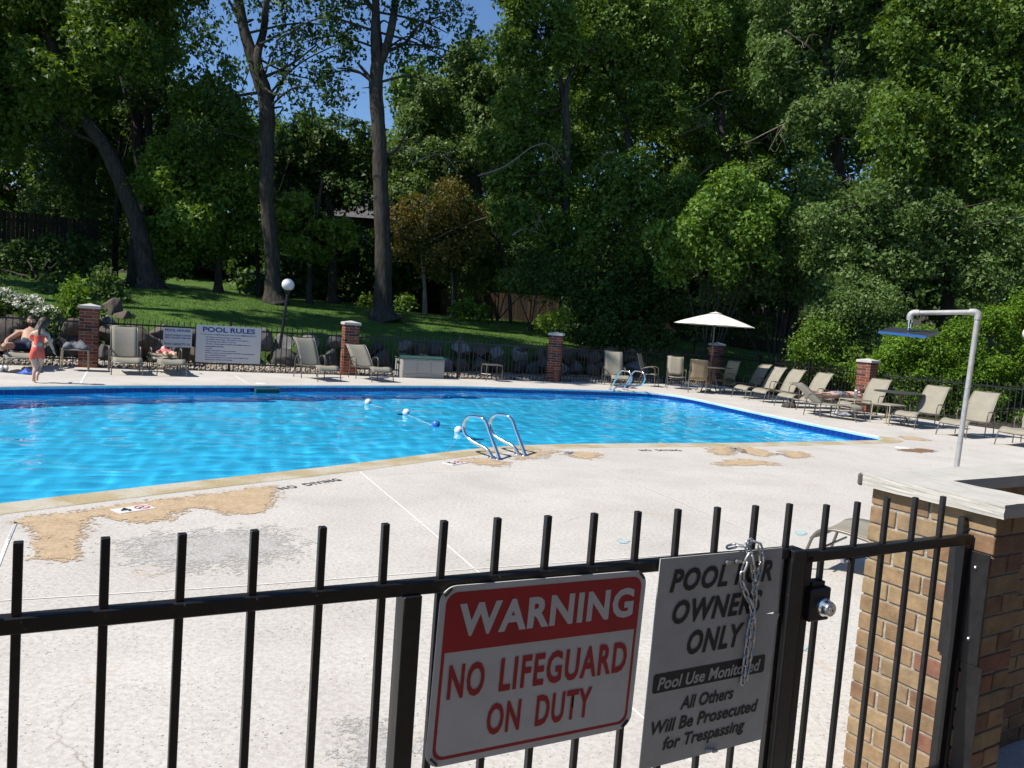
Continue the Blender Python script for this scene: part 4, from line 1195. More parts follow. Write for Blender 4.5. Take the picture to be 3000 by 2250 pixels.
# ---- shower
M_GALVD = mat('weathered_galvanised', (.42, .42, .42), rough=.55, metal=.35, var=.2, scale=12, bump=.2, bscale=90)
e0 = P(2866, 914, 9.4); e1 = P(2668, 917, 9.75)
bx = Vector((e0.x - .045, e0.y, 0))
t = thing('outdoor_shower', 'galvanised pipe shower with square blue edged head', 'shower', bx)
add('pole', MB().tube([(0, 0, 0), (.045, 0, e0.z - .05)], .0295, 14), M_GALVD, t)
rel = lambda p: p - bx
hd = (e1 - e0).normalized()
arm = MB().tube([rel(e0) + hd * .05, rel(e1) - hd * .05], .0285, 14)
add('arm', arm, M_GALVD, t)
el = MB().tube(spline([rel(e0) + Vector((0, 0, -.09)), rel(e0) + Vector((0, 0, -.03)), rel(e0) + hd * .03, rel(e0) + hd * .09], 5), .038, 14)
add('elbow', el, M_GALVD, t)
el = MB().tube(spline([rel(e1) - hd * .09, rel(e1) - hd * .03, rel(e1) + Vector((0, 0, -.03)), rel(e1) + Vector((0, 0, -.085))], 5), .038, 14)
add('elbow', el, M_GALVD, t)
hz = rel(e1)
add('valve', MB().tube([hz + Vector((0, 0, -.07)), hz + Vector((0, 0, -.13))], .026, 12).tube([hz + Vector((0, 0, -.12)), hz + Vector((0, 0, -.175))], .017, 10).box(hz + Vector((.02, -.02, -.14)), (.012, .012, .05)).sphere(hz + Vector((0, 0, -.19)), .028, 12, 8), M_CHROME, t)
MH = Matrix.Rotation(R(-3), 3, 'Y') @ Matrix.Rotation(R(7.5), 3, 'X') @ Matrix.Rotation(R(49), 3, 'Z')
hp = hz + Vector((0, 0, -.235))
sh = add('shower_head', MB().box(hp, (.52, .52, .022), MH, ch=.002), mat('dark_slate_plate', (.025, .03, .035), rough=.5), t)
for k in range(4):
    Mk = MH @ Matrix.Rotation(R(90 * k), 3, 'Z'); e_ = Mk @ Vector((0, 1, 0)); blue = e_.x < 0 and e_.y < 0
    rimm = MB().box(hp + Mk @ Vector((0, .264, 0)), (.532, .008, .03), Mk)
    add('rim', rimm, mat('blue_trim', (.02, .11, .34), rough=.4) if blue else mat('dark_trim', (.05, .055, .06), rough=.5), sh)
add('flange', MB().lathe([(0, .0), (.06, 0), (.075, -.012), (.08, -.014)], 20, (0, 0, .015)), M_GALVD, t)

# ---- globe lamps
M_GLOBE = mat('opal_globe', (.72, .71, .68), rough=.35, var=.06, scale=6)
M_GLOBEB = mat('bluish_globe', (.25, .38, .45), rough=.3)
M_POLE = mat('black_pole', (.012, .013, .016), rough=.4, spec=.5)
def lamp(label, base, top, r=.155, gm=M_GLOBE):
    t = thing('globe_lamp', label, 'lamp post', (base.x, base.y, base.z), 0, 'globe lamps round the pool')
    v = top - base
    add('post', MB().tube([(0, 0, 0), v - Vector((0, 0, r + .05))], [.042, .034], 14), M_POLE, t)
    add('collar', MB().lathe([(.035, -.10), (.065, -.06), (.085, -.01), (.085, 0)], 20, v - Vector((0, 0, r * .93))), M_POLE, t)
    add('globe', MB().sphere(v, r, 28, 18).mesh('globe', True), gm, t)
    add('base_plate', MB().lathe([(0, .03), (.07, .03), (.09, .0)], 16), M_POLE, t)
b0 = P(812, 1068, 20.3); lamp('white globe lamp on a leaning black post behind the far fence', Vector((b0.x, 20.3, -.02)), P(844, 834, 20.35))
b0 = P(2034, 1050, 29.5); lamp('bluish globe lamp on a post half hidden behind the umbrella', Vector((b0.x, 29.5, .5)), P(2043, 925, 29.5), .15, M_GLOBEB)
b0 = P(2994, 1240, 18.2); lamp('white globe lamp cut off by the right edge of the photo', Vector((b0.x + .17, 18.2, 0)), P(3018, 978, 18.2))

# ---- small belongings
M_CLOTHG = mat('grey_towel', (.20, .20, .22), color2=(.05, .055, .07), rough=.95, scale=9, bump=.6, bscale=60)
def crumple(w, d, h, seed, n_=12):
    rr = random.Random(seed); ph = [rr.uniform(0, 6) for _ in range(8)]
    rows = []
    for i in range(n_):
        row = []
        for j in range(n_):
            u, v = i / (n_ - 1) * 2 - 1, j / (n_ - 1) * 2 - 1
            e = max(0, 1 - max(abs(u), abs(v)) ** 4)
            z = h * e * (.5 + .25 * math.sin(u * 5 + ph[0] + v * 2) + .2 * math.sin(v * 7 + ph[1] - u * 3) + .12 * math.sin(u * 11 + v * 9 + ph[2]))
            row.append(Vector((u * w / 2 * (1 + .08 * math.sin(v * 4 + ph[3])), v * d / 2 * (1 + .1 * math.sin(u * 5 + ph[4])), z + .006)))
        rows.append(row)
    return MB().sheet(rows, .006)
tw = crumple(.50, .42, .16, 2)
for i, v in enumerate(tw.v):
    if v[0] < -.2: tw.v[i] = (v[0] - .0, v[1], v[2] - (-.2 - v[0]) * 2.2)
o = add('folded_clothes', tw.mesh('folded_clothes', True), M_CLOTHG, loc=(-8.62, 15.75, .432), rot=(0, 0, .45)); tag(o, 'crumpled grey towel heaped on the side table before the left pillar', 'towel')
c = G(72, 1091)
o = add('towel', crumple(.5, .45, .04, 5).mesh('towel', True), mat('black_cloth', (.015, .015, .02), rough=.9, var=.3), loc=(c.x, c.y, .0), rot=(0, 0, .3)); tag(o, 'black cloth lying on the deck beside the man\'s lounger', 'towel')
c = G(83, 1096)
bg_ = crumple(.30, .22, .10, 9)
o = add('swim_bag', bg_.mesh('swim_bag', True), mat('royal_blue_nylon', (.03, .09, .42), rough=.45, bump=.4, bscale=30), loc=(c.x, c.y, .0)); tag(o, 'small royal blue bag on the deck behind the girl', 'bag')
M_SHOE = mat('white_trainer', (.62, .60, .56), rough=.6, var=.15, scale=20); M_SOLE = mat('grey_sole', (.25, .24, .23), rough=.7)
for k, (x, y, lab) in enumerate(((6, 1091, 'left white trainer on the deck by the lounger leg'), (21, 1091, 'right white trainer on the deck by the lounger leg'))):
    c = G(x, y)
    t = thing('trainer', lab, 'shoe', (c.x, c.y, 0), .9 + .15 * k, 'white trainers on the deck')
    rows = [[Vector((s * x_ * w_, y_, z_)) for s, x_ in ((-1, 1), (-.8, 1), (0, 1), (.8, 1), (1, 1))] for y_, z_, w_ in ((0, 0, .03), (0, .1, .035))]
    up = MB().sphere((0, .13, .045), .05, 14, 10, (.85, 2.6, .85)).sphere((0, .05, .075), .045, 12, 8, (.9, 1.5, 1))
    add('upper', up.mesh('upper', True), M_SHOE, t)
    add('sole', MB().box((0, .13, .012), (.085, .27, .024), ch=.008), M_SOLE, t)
tt = thing('tumbler', 'tall steel tumbler standing on the side table by the sunbather', 'cup', (7.62, 17.75, .429))
add('body', MB().lathe([(0, 0), (.033, 0), (.045, .17), (.046, .20), (0, .20)], 20).mesh('body', True), M_GALV, tt)
add('lid', MB().lathe([(.047, .20), (.047, .215), (0, .218)], 20), M_SOLE, tt)
o = add('striped_towel', crumple(.45, .6, .05, 12).mesh('striped_towel', True), mat('white_navy_towel', (.60, .60, .62), color2=(.02, .03, .12), rough=.9, scale=5), loc=(7.62, 18.25, .02)); tag(o, 'white and navy towel on the deck under the sunbather', 'towel')
c = G(2312, 1194)
o = add('beach_bag', crumple(.34, .2, .2, 15).mesh('beach_bag', True), mat('dark_grey_canvas', (.06, .055, .05), rough=.9, bump=.5, bscale=60), loc=(c.x, c.y, 0), rot=(0, 0, .4)); tag(o, 'dark grey bag on the deck at the sunbather\'s feet', 'bag')

# ---- far signs are hung in the fence section below

# ================================================================ FAR FENCE, PILLARS, GRAVEL, BOULDERS
def far_fence(label, a, b_, sp=.118, zt=1.08, post_every=2.4, group='black picket fence sections round the pool'):
    d = (b_ - a); L_ = d.length; ang = math.atan2(d.y, d.x)
    t = thing('picket_fence', label, 'fence', (a.x, a.y, 0), ang, group)
    if 'fp' not in BM:
        me = MB().box((0, 0, .54), (.016, .016, 1.02)).mesh('picket'); me.materials.append(M_IRON); BM['fp'] = me
    nP = int(L_ / post_every + .5); posts = [L_ * k / nP for k in range(1, nP)]
    k = 0; u = .09
    while u < L_ - .05:
        if all(abs(u - q) > .05 for q in posts): add('picket', BM['fp'], None, t, loc=(u, 0, zt - 1.08))
        u += sp
    for nm, z in (('top_rail', .93), ('bottom_rail', .16)):
        add(nm, MB().box((L_ / 2, 0, z + zt - 1.08), (L_ - .02, .026, .034)), M_IRON, t)
    for q in posts: add('post', MB().box((q, 0, .56), (.05, .05, 1.12)), M_IRON, t)
    return t
def pillar(label, c, ang, h=1.32, w=.36):
    t = thing('brick_pillar', label, 'brick pillar', (c.x, c.y, 0), ang, 'brick pillars of the pool fence')
    hh = .0; n_ = int((h - .09) / .0675)
    add('mortar_core', MB().box((0, 0, n_ * .0675 / 2), (w - .02, w - .02, n_ * .0675)), M_MORT, t)
    lb_ = w - .105
    for k in range(n_):
        z = .0675 * (k + .5); s = 1 if k % 2 else -1
        for q in range(4):
            a = q * math.pi / 2
            cx, cy = (s * (w - lb_) / 2, (w - .1) / 2)
            x = cx * math.cos(a) - cy * math.sin(a); y = cx * math.sin(a) + cy * math.cos(a)
            key = 'pb%.2f' % w
            if key not in BM:
                me = MB().box((0, 0, 0), (lb_ - .01, .094, .057), ch=.003).mesh('brick'); me.materials.append(M_REDB); BM[key] = me
            add('brick', BM[key], None, t, loc=(x, y, z), rot=(0, 0, a))
    zc = n_ * .0675
    cp = MB().box((0, 0, zc + .03), (w + .05, w + .05, .06), ch=.004)
    W_c = w / 2 + .02
    cp.add([(-W_c, -W_c, zc + .06), (W_c, -W_c, zc + .06), (W_c, W_c, zc + .06), (-W_c, W_c, zc + .06), (0, 0, zc + .105)], [(0, 1, 4), (1, 2, 4), (2, 3, 4), (3, 0, 4)])
    add('pillar_cap', cp, M_CAP, t)
    return t
fa = math.atan2(2.84, 4.82)
P1, P2, P3, P5, P4 = fp['a'], fp['b'], fp['c'], fp['d'], fp['e']
def pillar_at(label, px, top, Y, ang, w=.36):
    c = P(px[0], px[1], Y); zt = P(top[0], top[1], Y).z
    return pillar(label, Vector((c.x, Y, 0)), ang, zt, w)
pillar_at('red brick pillar at left with dark bricks, behind the grey towel', (258, 1078), (262, 890), P1.y, fa - .12)
pillar_at('red brick pillar with pale cap behind the two angled loungers', (1020, 1098), (1035, 936), P2.y, fa - .1)
pillar_at('tall red brick pillar right of the storage box', (1620, 1117), (1632, 972), P3.y, fa - .75, .36)
pillar('shaded brick pillar behind the umbrella table, barely visible', P5, .3, 1.38)
pillar_at('brick pillar with one sunlit face before the right hand hedge', (2528, 1208), (2562, 1050), P4.y, .62, .36)
def shrink(a, b_, s=.2):
    d = (b_ - a).normalized(); return a + d * s, b_ - d * s
far_fence('black picket fence left of the left brick pillar', *shrink(Vector((-14.2, 13.45, 0)), P1))
far_fence('black picket fence carrying the pool rules board', *shrink(P1, P2))
far_fence('black picket fence behind the storage box, between two pillars', *shrink(P2, P3))
far_fence('black picket fence in shade behind the patio chairs', *shrink(P3, P5))
far_fence('black picket fence behind the sunny row of loungers', *shrink(P5, P4))
far_fence('black picket fence along the bright green hedge', *shrink(P4, fp['f'], .2))
far_fence('black picket fence at the far right beyond the shower', fp['f'] + Vector((.1, -.1, 0)), fp['f'] + Vector((3.2, -3.8, 0)))

# boards on the far fence
FPD = (P2 - P1).normalized(); FPN = Vector((FPD.y, -FPD.x, 0)); FPA = math.atan2(FPD.y, FPD.x)
M_BOARD = mat('white_sign_board', (.50, .50, .50), rough=.5)
M_BLUE = mat('navy_lettering', (.02, .035, .25), rough=.6)
def far_sign(name, label, u0, u1, z0, z1, tilt=0):
    b = P1 + FPD * u0 + FPN * .03; b = Vector((b.x, b.y, z0))
    s = sign_frame(name, label, 'sign', b, FPA, tilt)
    add('panel', poly_mb(rrect(0, 0, u1 - u0, z1 - z0, .03), 0, .006), M_BOARD, s)
    return s, u1 - u0, z1 - z0
s, w_, h_ = far_sign('pool_rules_sign', 'large white board headed POOL RULES in blue on the far fence', 2.07, 3.47, .185, 1.015)
put_text(s, 'POOL RULES', .095, .90, .05, .185, M_BLUE, w_, h_, bold=.03, z=.009)
put_text(s, 'In the event of lightning pool must close IMMEDIATELY!!', .07, .92, .225, .275, M_BLUE, w_, h_, z=.009, bold=.012)
for i, (tx, x1) in enumerate((('No diving, running, pushing or rough play', .68), ('No flotation devices, balls, rafts, scooters, swimming toys', .80), ('No swimming, food, coffee or loud music', .61),
        ('No food, alcohol, glass containers/breakable items or', .83), ('recreational materials', .42), ('No pets', .24), ('Safety rope MUST be up at all times', .61),
        ('Persons unable to swim proficiently MUST be accompanied', .90), ('by a responsible swimmer', .47), ('Persons incontinent or not potty trained MUST wear', .81), ('appropriate waterproof clothing', .56))):
    yy = .305 + i * .060
    put_text(s, tx, .145, x1, yy, yy + .036, M_BLUE, w_, h_, z=.009)
s, w_, h_ = far_sign('pool_hours_sign', 'smaller white board headed POOL HOURS left of the rules board', 1.40, 1.985, .495, .915)
put_text(s, 'POOL HOURS', .06, .94, .07, .20, M_BLUE, w_, h_, bold=.03, z=.009)
put_text(s, 'SUNDAY-THURSDAY 9AM-9PM', .05, .95, .35, .43, M_BLUE, w_, h_, bold=.015, z=.009)
put_text(s, 'FRIDAY-SATURDAY 9AM-10PM', .05, .95, .48, .56, M_BLUE, w_, h_, bold=.015, z=.009)
put_text(s, 'POOL CAPACITY: 20', .05, .93, .79, .90, M_BLUE, w_, h_, bold=.02, z=.009)

# terrain beyond the fence: distance s beyond the fence line
FLINE = [Vector((-40, -1.8, 0)), Vector((-14.2, 13.45, 0)), P1, P2, P3, P5, Vector((11, 28.5, 0)), Vector((30, 30, 0))]
def sdist(X, Y):
    best = np.full(X.shape, 1e9); sg = np.zeros(X.shape)
    for a, b_ in zip(FLINE, FLINE[1:]):
        dx, dy = b_.x - a.x, b_.y - a.y; L2 = dx * dx + dy * dy
        t = np.clip(((X - a.x) * dx + (Y - a.y) * dy) / L2, 0, 1)
        px, py = X - a.x - t * dx, Y - a.y - t * dy
        d = np.hypot(px, py); s_ = np.sign(dx * (Y - a.y) - dy * (X - a.x))
        m_ = d < best; best = np.where(m_, d, best); sg = np.where(m_, s_, sg)
    return best * np.where(sg == 0, 1, sg)
def hfun(X, Y):
    s = sdist(X, Y)
    base = np.interp(s, [-5, 1.9, 2.2, 2.6, 4.5, 9, 14, 19, 34, 60], [0, 0, .35, .78, 1.02, 1.52, 1.66, 1.75, 4.2, 9.5])
    left = np.clip((-4 - X) / 6, 0, 1) * np.clip((s - 2.4) / 3, 0, 1)
    n_ = .04 * np.sin(X * .9 + Y * .4) + .03 * np.sin(X * .3 - Y * .8 + 1)
    return base + .16 * left + n_ * np.clip((s - 2.5) / 2, 0, 1)
def h1(x, y): return float(hfun(np.array([x], float), np.array([y], float))[0])
def lawn_mat():
    m = bpy.data.materials.new('lawn_grass'); m.use_nodes = True; nt = m.node_tree; b = nt.nodes['Principled BSDF']; b.inputs['Roughness'].default_value = .8; b.inputs['Specular IOR Level'].default_value = .2
    geo = nd(nt, 'ShaderNodeNewGeometry')
    n1 = nd(nt, 'ShaderNodeTexNoise'); n1.inputs['Scale'].default_value = 1.3; n1.inputs['Detail'].default_value = 6; n1.inputs['Roughness'].default_value = .7
    nt.links.new(geo.outputs['Position'], n1.inputs['Vector'])
    r_ = nd(nt, 'ShaderNodeValToRGB'); e = r_.color_ramp.elements; e[0].position = .35; e[0].color = (.05, .10, .018, 1); e[1].position = .65; e[1].color = (.095, .17, .03, 1)
    nt.links.new(n1.outputs['Fac'], r_.inputs['Fac']); nt.links.new(r_.outputs[0], b.inputs['Base Color'])
    n2 = nd(nt, 'ShaderNodeTexNoise'); n2.inputs['Scale'].default_value = 30; n2.inputs['Detail'].default_value = 4; nt.links.new(geo.outputs['Position'], n2.inputs['Vector'])
    bp = nd(nt, 'ShaderNodeBump'); bp.inputs['Strength'].default_value = .9; bp.inputs['Distance'].default_value = .04
    nt.links.new(n2.outputs['Fac'], bp.inputs['Height']); nt.links.new(bp.outputs[0], b.inputs['Normal'])
    return m
M_LAWN = lawn_mat()
gx = np.arange(-45, 45.1, .45); gy = np.arange(-4, 75, .45)
X, Y = np.meshgrid(gx, gy); S = sdist(X, Y); Zt = hfun(X, Y)
nx = len(gx)
def grid_obj(name, mask, Z, mt, kind='structure'):
    q = mask[:-1, :-1] & mask[1:, :-1] & mask[:-1, 1:] & mask[1:, 1:]
    ii, jj = np.nonzero(q); idx = ii * nx + jj
    quads = np.stack([idx, idx + 1, idx + nx + 1, idx + nx], 1); used, inv = np.unique(quads.ravel(), return_inverse=True)
    V = np.stack([X.ravel(), Y.ravel(), Z.ravel()], 1)[used]
    me = bpy.data.meshes.new(name); me.vertices.add(len(V)); me.vertices.foreach_set('co', V.astype(np.float32).ravel())
    me.loops.add(len(inv)); me.loops.foreach_set('vertex_index', inv.astype(np.int32)); me.polygons.add(len(quads))
    me.polygons.foreach_set('loop_start', np.arange(0, len(inv), 4, dtype=np.int32)); me.polygons.foreach_set('loop_total', np.full(len(quads), 4, np.int32))
    me.update(calc_edges=True); me.polygons.foreach_set('use_smooth', [True] * len(me.polygons)); me.materials.append(mt)
    return add(name, me, None, kind=kind)
grid_obj('lawn', (S > 1.6) & (S < 23), Zt, M_LAWN)
grid_obj('forest_floor', (S > 22), Zt - .02, M_SOIL)
# gravel bed
M_GRAVB = mat('gravel_base', (.16, .13, .10), rough=.95, var=.5, scale=20, bump=1, bscale=30)
bed = MB(); A_ = [Vector((-14.2, 13.45, 0)), P1, P2, P3, P5]; B_ = offset_path([p.copy() for p in A_], 2.2, closed=False)
for i in range(4): bed.add([A_[i] + Vector((0, 0, -.035)), A_[i + 1] + Vector((0, 0, -.035)), B_[i + 1] + Vector((0, 0, .0)), B_[i] + Vector((0, 0, .0))], [(0, 1, 2, 3)])
add('gravel_bed', bed, M_GRAVB, kind='structure')
def ico(sub=1):
    bm = bmesh.new(); bmesh.ops.create_icosphere(bm, subdivisions=sub, radius=1.0)
    v = np.array([x.co[:] for x in bm.verts]); f = np.array([[x.index for x in q.verts] for q in bm.faces]); bm.free(); return v, f
iv, if_ = ico(1)
rng = np.random.default_rng(11)
NG = 9500
seg = rng.choice(3, NG, p=[.40, .32, .28]); tt_ = rng.random(NG); ss = rng.random(NG) ** 1.0 * 1.85 + .02
SEG = [(Vector((-12.5, 14.45, 0)), P1), (P1, P2), (P2, P3)]
SEG = [(P1 + (P1 - P2) * .55, P2), (P2, P3), (P3, P5)]
PX = np.array([SEG[k][0].x + (SEG[k][1].x - SEG[k][0].x) * t for k, t in zip(seg, tt_)])
PY = np.array([SEG[k][0].y + (SEG[k][1].y - SEG[k][0].y) * t for k, t in zip(seg, tt_)])
DR = np.array([((SEG[k][1] - SEG[k][0]).normalized()[:2]) for k in seg])
PX += -DR[:, 1] * ss; PY += DR[:, 0] * ss
rad = rng.uniform(.018, .042, NG)
V = iv[None] * (1 + rng.uniform(-.22, .22, (NG, len(iv), 1))) * (rad[:, None] * np.array([1, 1, 1]))[:, None, :] * rng.uniform(.65, 1.15, (NG, 1, 3))
V += np.stack([PX, PY, rad * .5 + rng.random(NG) * .035 - .015 + ss * .012], 1)[:, None, :]
V = V.reshape(-1, 3); Fi = (if_[None] + (np.arange(NG) * len(iv))[:, None, None]).reshape(-1, 3)
me = bpy.data.meshes.new('gravel'); me.vertices.add(len(V)); me.vertices.foreach_set('co', V.astype(np.float32).ravel())
me.loops.add(Fi.size); me.loops.foreach_set('vertex_index', Fi.ravel().astype(np.int32)); me.polygons.add(len(Fi))
me.polygons.foreach_set('loop_start', np.arange(0, Fi.size, 3, dtype=np.int32)); me.polygons.foreach_set('loop_total', np.full(len(Fi), 3, np.int32)); me.update(calc_edges=True)
def islandmat(name, cols, rough=.8, bump=0):
    m = bpy.data.materials.new(name); m.use_nodes = True; nt = m.node_tree; b = nt.nodes['Principled BSDF']; b.inputs['Roughness'].default_value = rough
    g = nd(nt, 'ShaderNodeNewGeometry'); r_ = nd(nt, 'ShaderNodeValToRGB'); els = r_.color_ramp.elements
    els[0].color = (*cols[0], 1); els[1].color = (*cols[-1], 1); els[1].position = 1
    for i, c in enumerate(cols[1:-1]): e = els.new((i + 1) / (len(cols) - 1)); e.color = (*c, 1)
    nt.links.new(g.outputs['Random Per Island'], r_.inputs['Fac']); nt.links.new(r_.outputs[0], b.inputs['Base Color']); return m
me.materials.append(islandmat('river_gravel', [(.20, .17, .14), (.42, .36, .28), (.30, .28, .25), (.50, .44, .36), (.26, .19, .13), (.46, .43, .40)]))
o = add('gravel', me, None, kind='stuff'); o['label'] = 'pale river gravel between the fence and the boulders'; o['category'] = 'gravel'

# boulders
M_BOULD = objrandmat('granite_boulder', [(.11, .10, .09), (.19, .18, .165), (.085, .07, .06), (.14, .11, .085), (.25, .24, .225), (.10, .095, .09), (.15, .125, .10)], rough=.9, bump=.9, bscale=7, var=.5)
iv3, if3 = ico(4)
BMESH = []
for k in range(9):
    rr = np.random.default_rng(40 + k)
    v = iv3.copy()
    dsp = np.ones(len(v))
    for q in range(14):
        d = rr.normal(size=3); d /= np.linalg.norm(d); c = rr.uniform(.5, .8)
        pr = v @ d; over = np.clip(pr - c, 0, None); v = v - over[:, None] * d[None] * .97
    for q in range(8):
        d = rr.normal(size=3) * rr.uniform(1.5, 8); v = v * (1 + .016 * np.sin(v @ d + rr.uniform(0, 6)))[:, None]
    mb = MB(); mb.v = [tuple(x) for x in v]; mb.f = [tuple(f) for f in if3.tolist()]
    m_ = mb.mesh('boulder', True); m_.materials.append(M_BOULD); BMESH.append(m_)
rr = random.Random(21)
def boulder(label, x, y, z, sx, sy, sz, rz, k=None):
    o = add('boulder', BMESH[rr.randrange(9) if k is None else k], None, loc=(x, y, z), rot=(rr.uniform(-.3, .3), rr.uniform(-.3, .3), rz))
    o.scale = (sx, sy, sz); tag(o, label, 'boulder', 'boulders of the low retaining wall')
bl = resample([Vector((-13.0, 14.2, 0)), P1, P2, P3, lerp(P3, P5, .75)], .01)
LBL = [(-30, P1.x, 'left of the left pillar'), (P1.x, P2.x, 'between the left and middle pillars'), (P2.x, P3.x, 'between the middle and right far pillars'), (P3.x, 40, 'in shade right of the third pillar')]
for row, (off, zc, r0, r1, sp) in enumerate(((1.75, .20, .30, .42, .60), (2.05, .62, .25, .36, .56))):
    Q = offset_path(bl, off, closed=False); acc = 0; last = Q[0]; cnt = {}
    nxt = rr.uniform(0, .3); d = 0; prev = Q[0]
    for i in range(0, len(Q), 4):
        d += (Q[i] - prev).length; prev = Q[i]
        if d >= nxt:
            nxt = d + sp * rr.uniform(.8, 1.3)
            x = Q[i].x
            base_x = bl[i].x
            zn = next(l for a, b2, l in LBL if a <= base_x < b2)
            cnt[zn] = cnt.get(zn, 0) + 1
            sz = rr.uniform(r0, r1); jx = rr.uniform(-.05, .05); jy = rr.uniform(-.12, .12)
            boulder('boulder in the %s row %s, %s from the left' % (('lower', 'upper')[row], zn, ORD[min(19, cnt[zn] - 1)]), x + jx, Q[i].y + jy, zc + rr.uniform(-.05, .07), sz * rr.uniform(.95, 1.25), sz * .9, sz * rr.uniform(.75, 1.0), rr.uniform(0, 3))
for (px, py, Y_, s_, lab) in ((322, 915, 20.6, .42, 'large pale boulder on the slope top right of the left pillar'), (355, 938, 20.2, .30, 'flat boulder on the slope just below the large pale one'), (388, 935, 20.4, .16, 'small white stone lowest at the lawn edge'),
                              (10, 985, 17.6, .42, 'large grey boulder behind the man at the left edge'), (165, 985, 18.4, .55, 'large angular dark boulder behind the girl'), (300, 962, 19.4, .36, 'brown boulder close behind the left pillar'), (215, 1003, 18.3, .45, 'tilted dark boulder just left of the left pillar'),
                              (408, 1000, 18.6, .42, 'bright pale boulder with pointed top behind the empty lounger'), (470, 1003, 19.2, .3, 'pale boulder left of the pool hours board'), (520, 1030, 18.2, .35, 'rounded boulder under the pool hours board')):
    p = P(px, py, Y_); boulder(lab, p.x, p.y, p.z, s_ * 1.15, s_ * .9, s_, rr.uniform(0, 3))

# ================================================================ PEOPLE
def skinmat(name, c):
    m = mat(name, c, rough=.5, spec=.4, var=.12, scale=9)
    b = m.node_tree.nodes['Principled BSDF']; b.inputs['Subsurface Weight'].default_value = .12; b.inputs['Subsurface Radius'].default_value = (.02, .008, .004); b.inputs['Subsurface Scale'].default_value = .5
    return m
def skin_body(J, E_, root, sub=2):
    names = list(J); idx = {n_: i for i, n_ in enumerate(names)}
    me = bpy.data.meshes.new('body_cage'); me.from_pydata([J[n_][0] for n_ in names], [(idx[a], idx[b_]) for a, b_ in E_], [])
    o = bpy.data.objects.new('cage', me); COL.objects.link(o)
    md = o.modifiers.new('skin', 'SKIN'); md.use_smooth_shade = True; md.branch_smoothing = .3
    s2 = o.modifiers.new('sub', 'SUBSURF'); s2.levels = sub; s2.render_levels = sub
    sk = me.skin_vertices[0].data
    for n_ in names:
        r = J[n_][1]; r = r if isinstance(r, tuple) else (r, r)
        sk[idx[n_]].radius = r; sk[idx[n_]].use_root = (n_ == root)
    bpy.context.view_layer.update()
    dg = bpy.context.evaluated_depsgraph_get()
    out = bpy.data.meshes.new_from_object(o.evaluated_get(dg))
    bpy.data.objects.remove(o); bpy.data.meshes.remove(me)
    mb = MB(); mb.v = [tuple(v.co) for v in out.vertices]; mb.f = [tuple(p.vertices) for p in out.polygons]
    bpy.data.meshes.remove(out)
    return mb
def cloth(mb, pred, off, name, m, par):
    me = mb.mesh('tmp', True); me.update()
    nv = [v.normal.copy() for v in me.vertices]; c = MB(); mp = {}
    for f in mb.f:
        ce = Vector((0, 0, 0))
        for i in f: ce += Vector(mb.v[i])
        ce /= len(f)
        if pred(ce):
            g = []
            for i in f:
                if i not in mp: mp[i] = len(c.v); c.v.append(tuple(Vector(mb.v[i]) + nv[i] * off))
                g.append(mp[i])
            c.f.append(tuple(g))
    bpy.data.meshes.remove(me)
    if not c.f: return None
    return add(name, c.mesh(name, True), m, par)
def hand(mb, wrist, d, side, s=1.0, curl=.35, palm_n=None):
    """five tapered bent fingers rooted in a palm; d points from wrist to fingertips, side toward the thumb"""
    d = Vector(d).normalized(); side = Vector(side); side = (side - d * side.dot(d)).normalized(); nn = d.cross(side)
    w = Vector(wrist)
    mb.tube([w - d * .01 * s, w + d * .03 * s, w + d * .075 * s], [.020 * s, .028 * s, .026 * s], 10)
    for k, (o_, L_) in enumerate(((.024, .062), (.009, .072), (-.007, .067), (-.022, .052))):
        b0 = w + d * .07 * s + side * o_ * s
        p1 = b0 + (d + nn * curl * .5) * L_ * .45 * s; p2 = p1 + (d + nn * curl * 1.4).normalized() * L_ * .55 * s
        mb.tube([b0 - d * .02 * s, b0, p1, p2], [.009 * s, .009 * s, .0082 * s, .006 * s], 7)
    b0 = w + d * .02 * s + side * .022 * s
    mb.tube([b0, b0 + (d * .6 + side * .8) * .03 * s, b0 + (d + side * .5) * .058 * s], [.011 * s, .010 * s, .007 * s], 7)
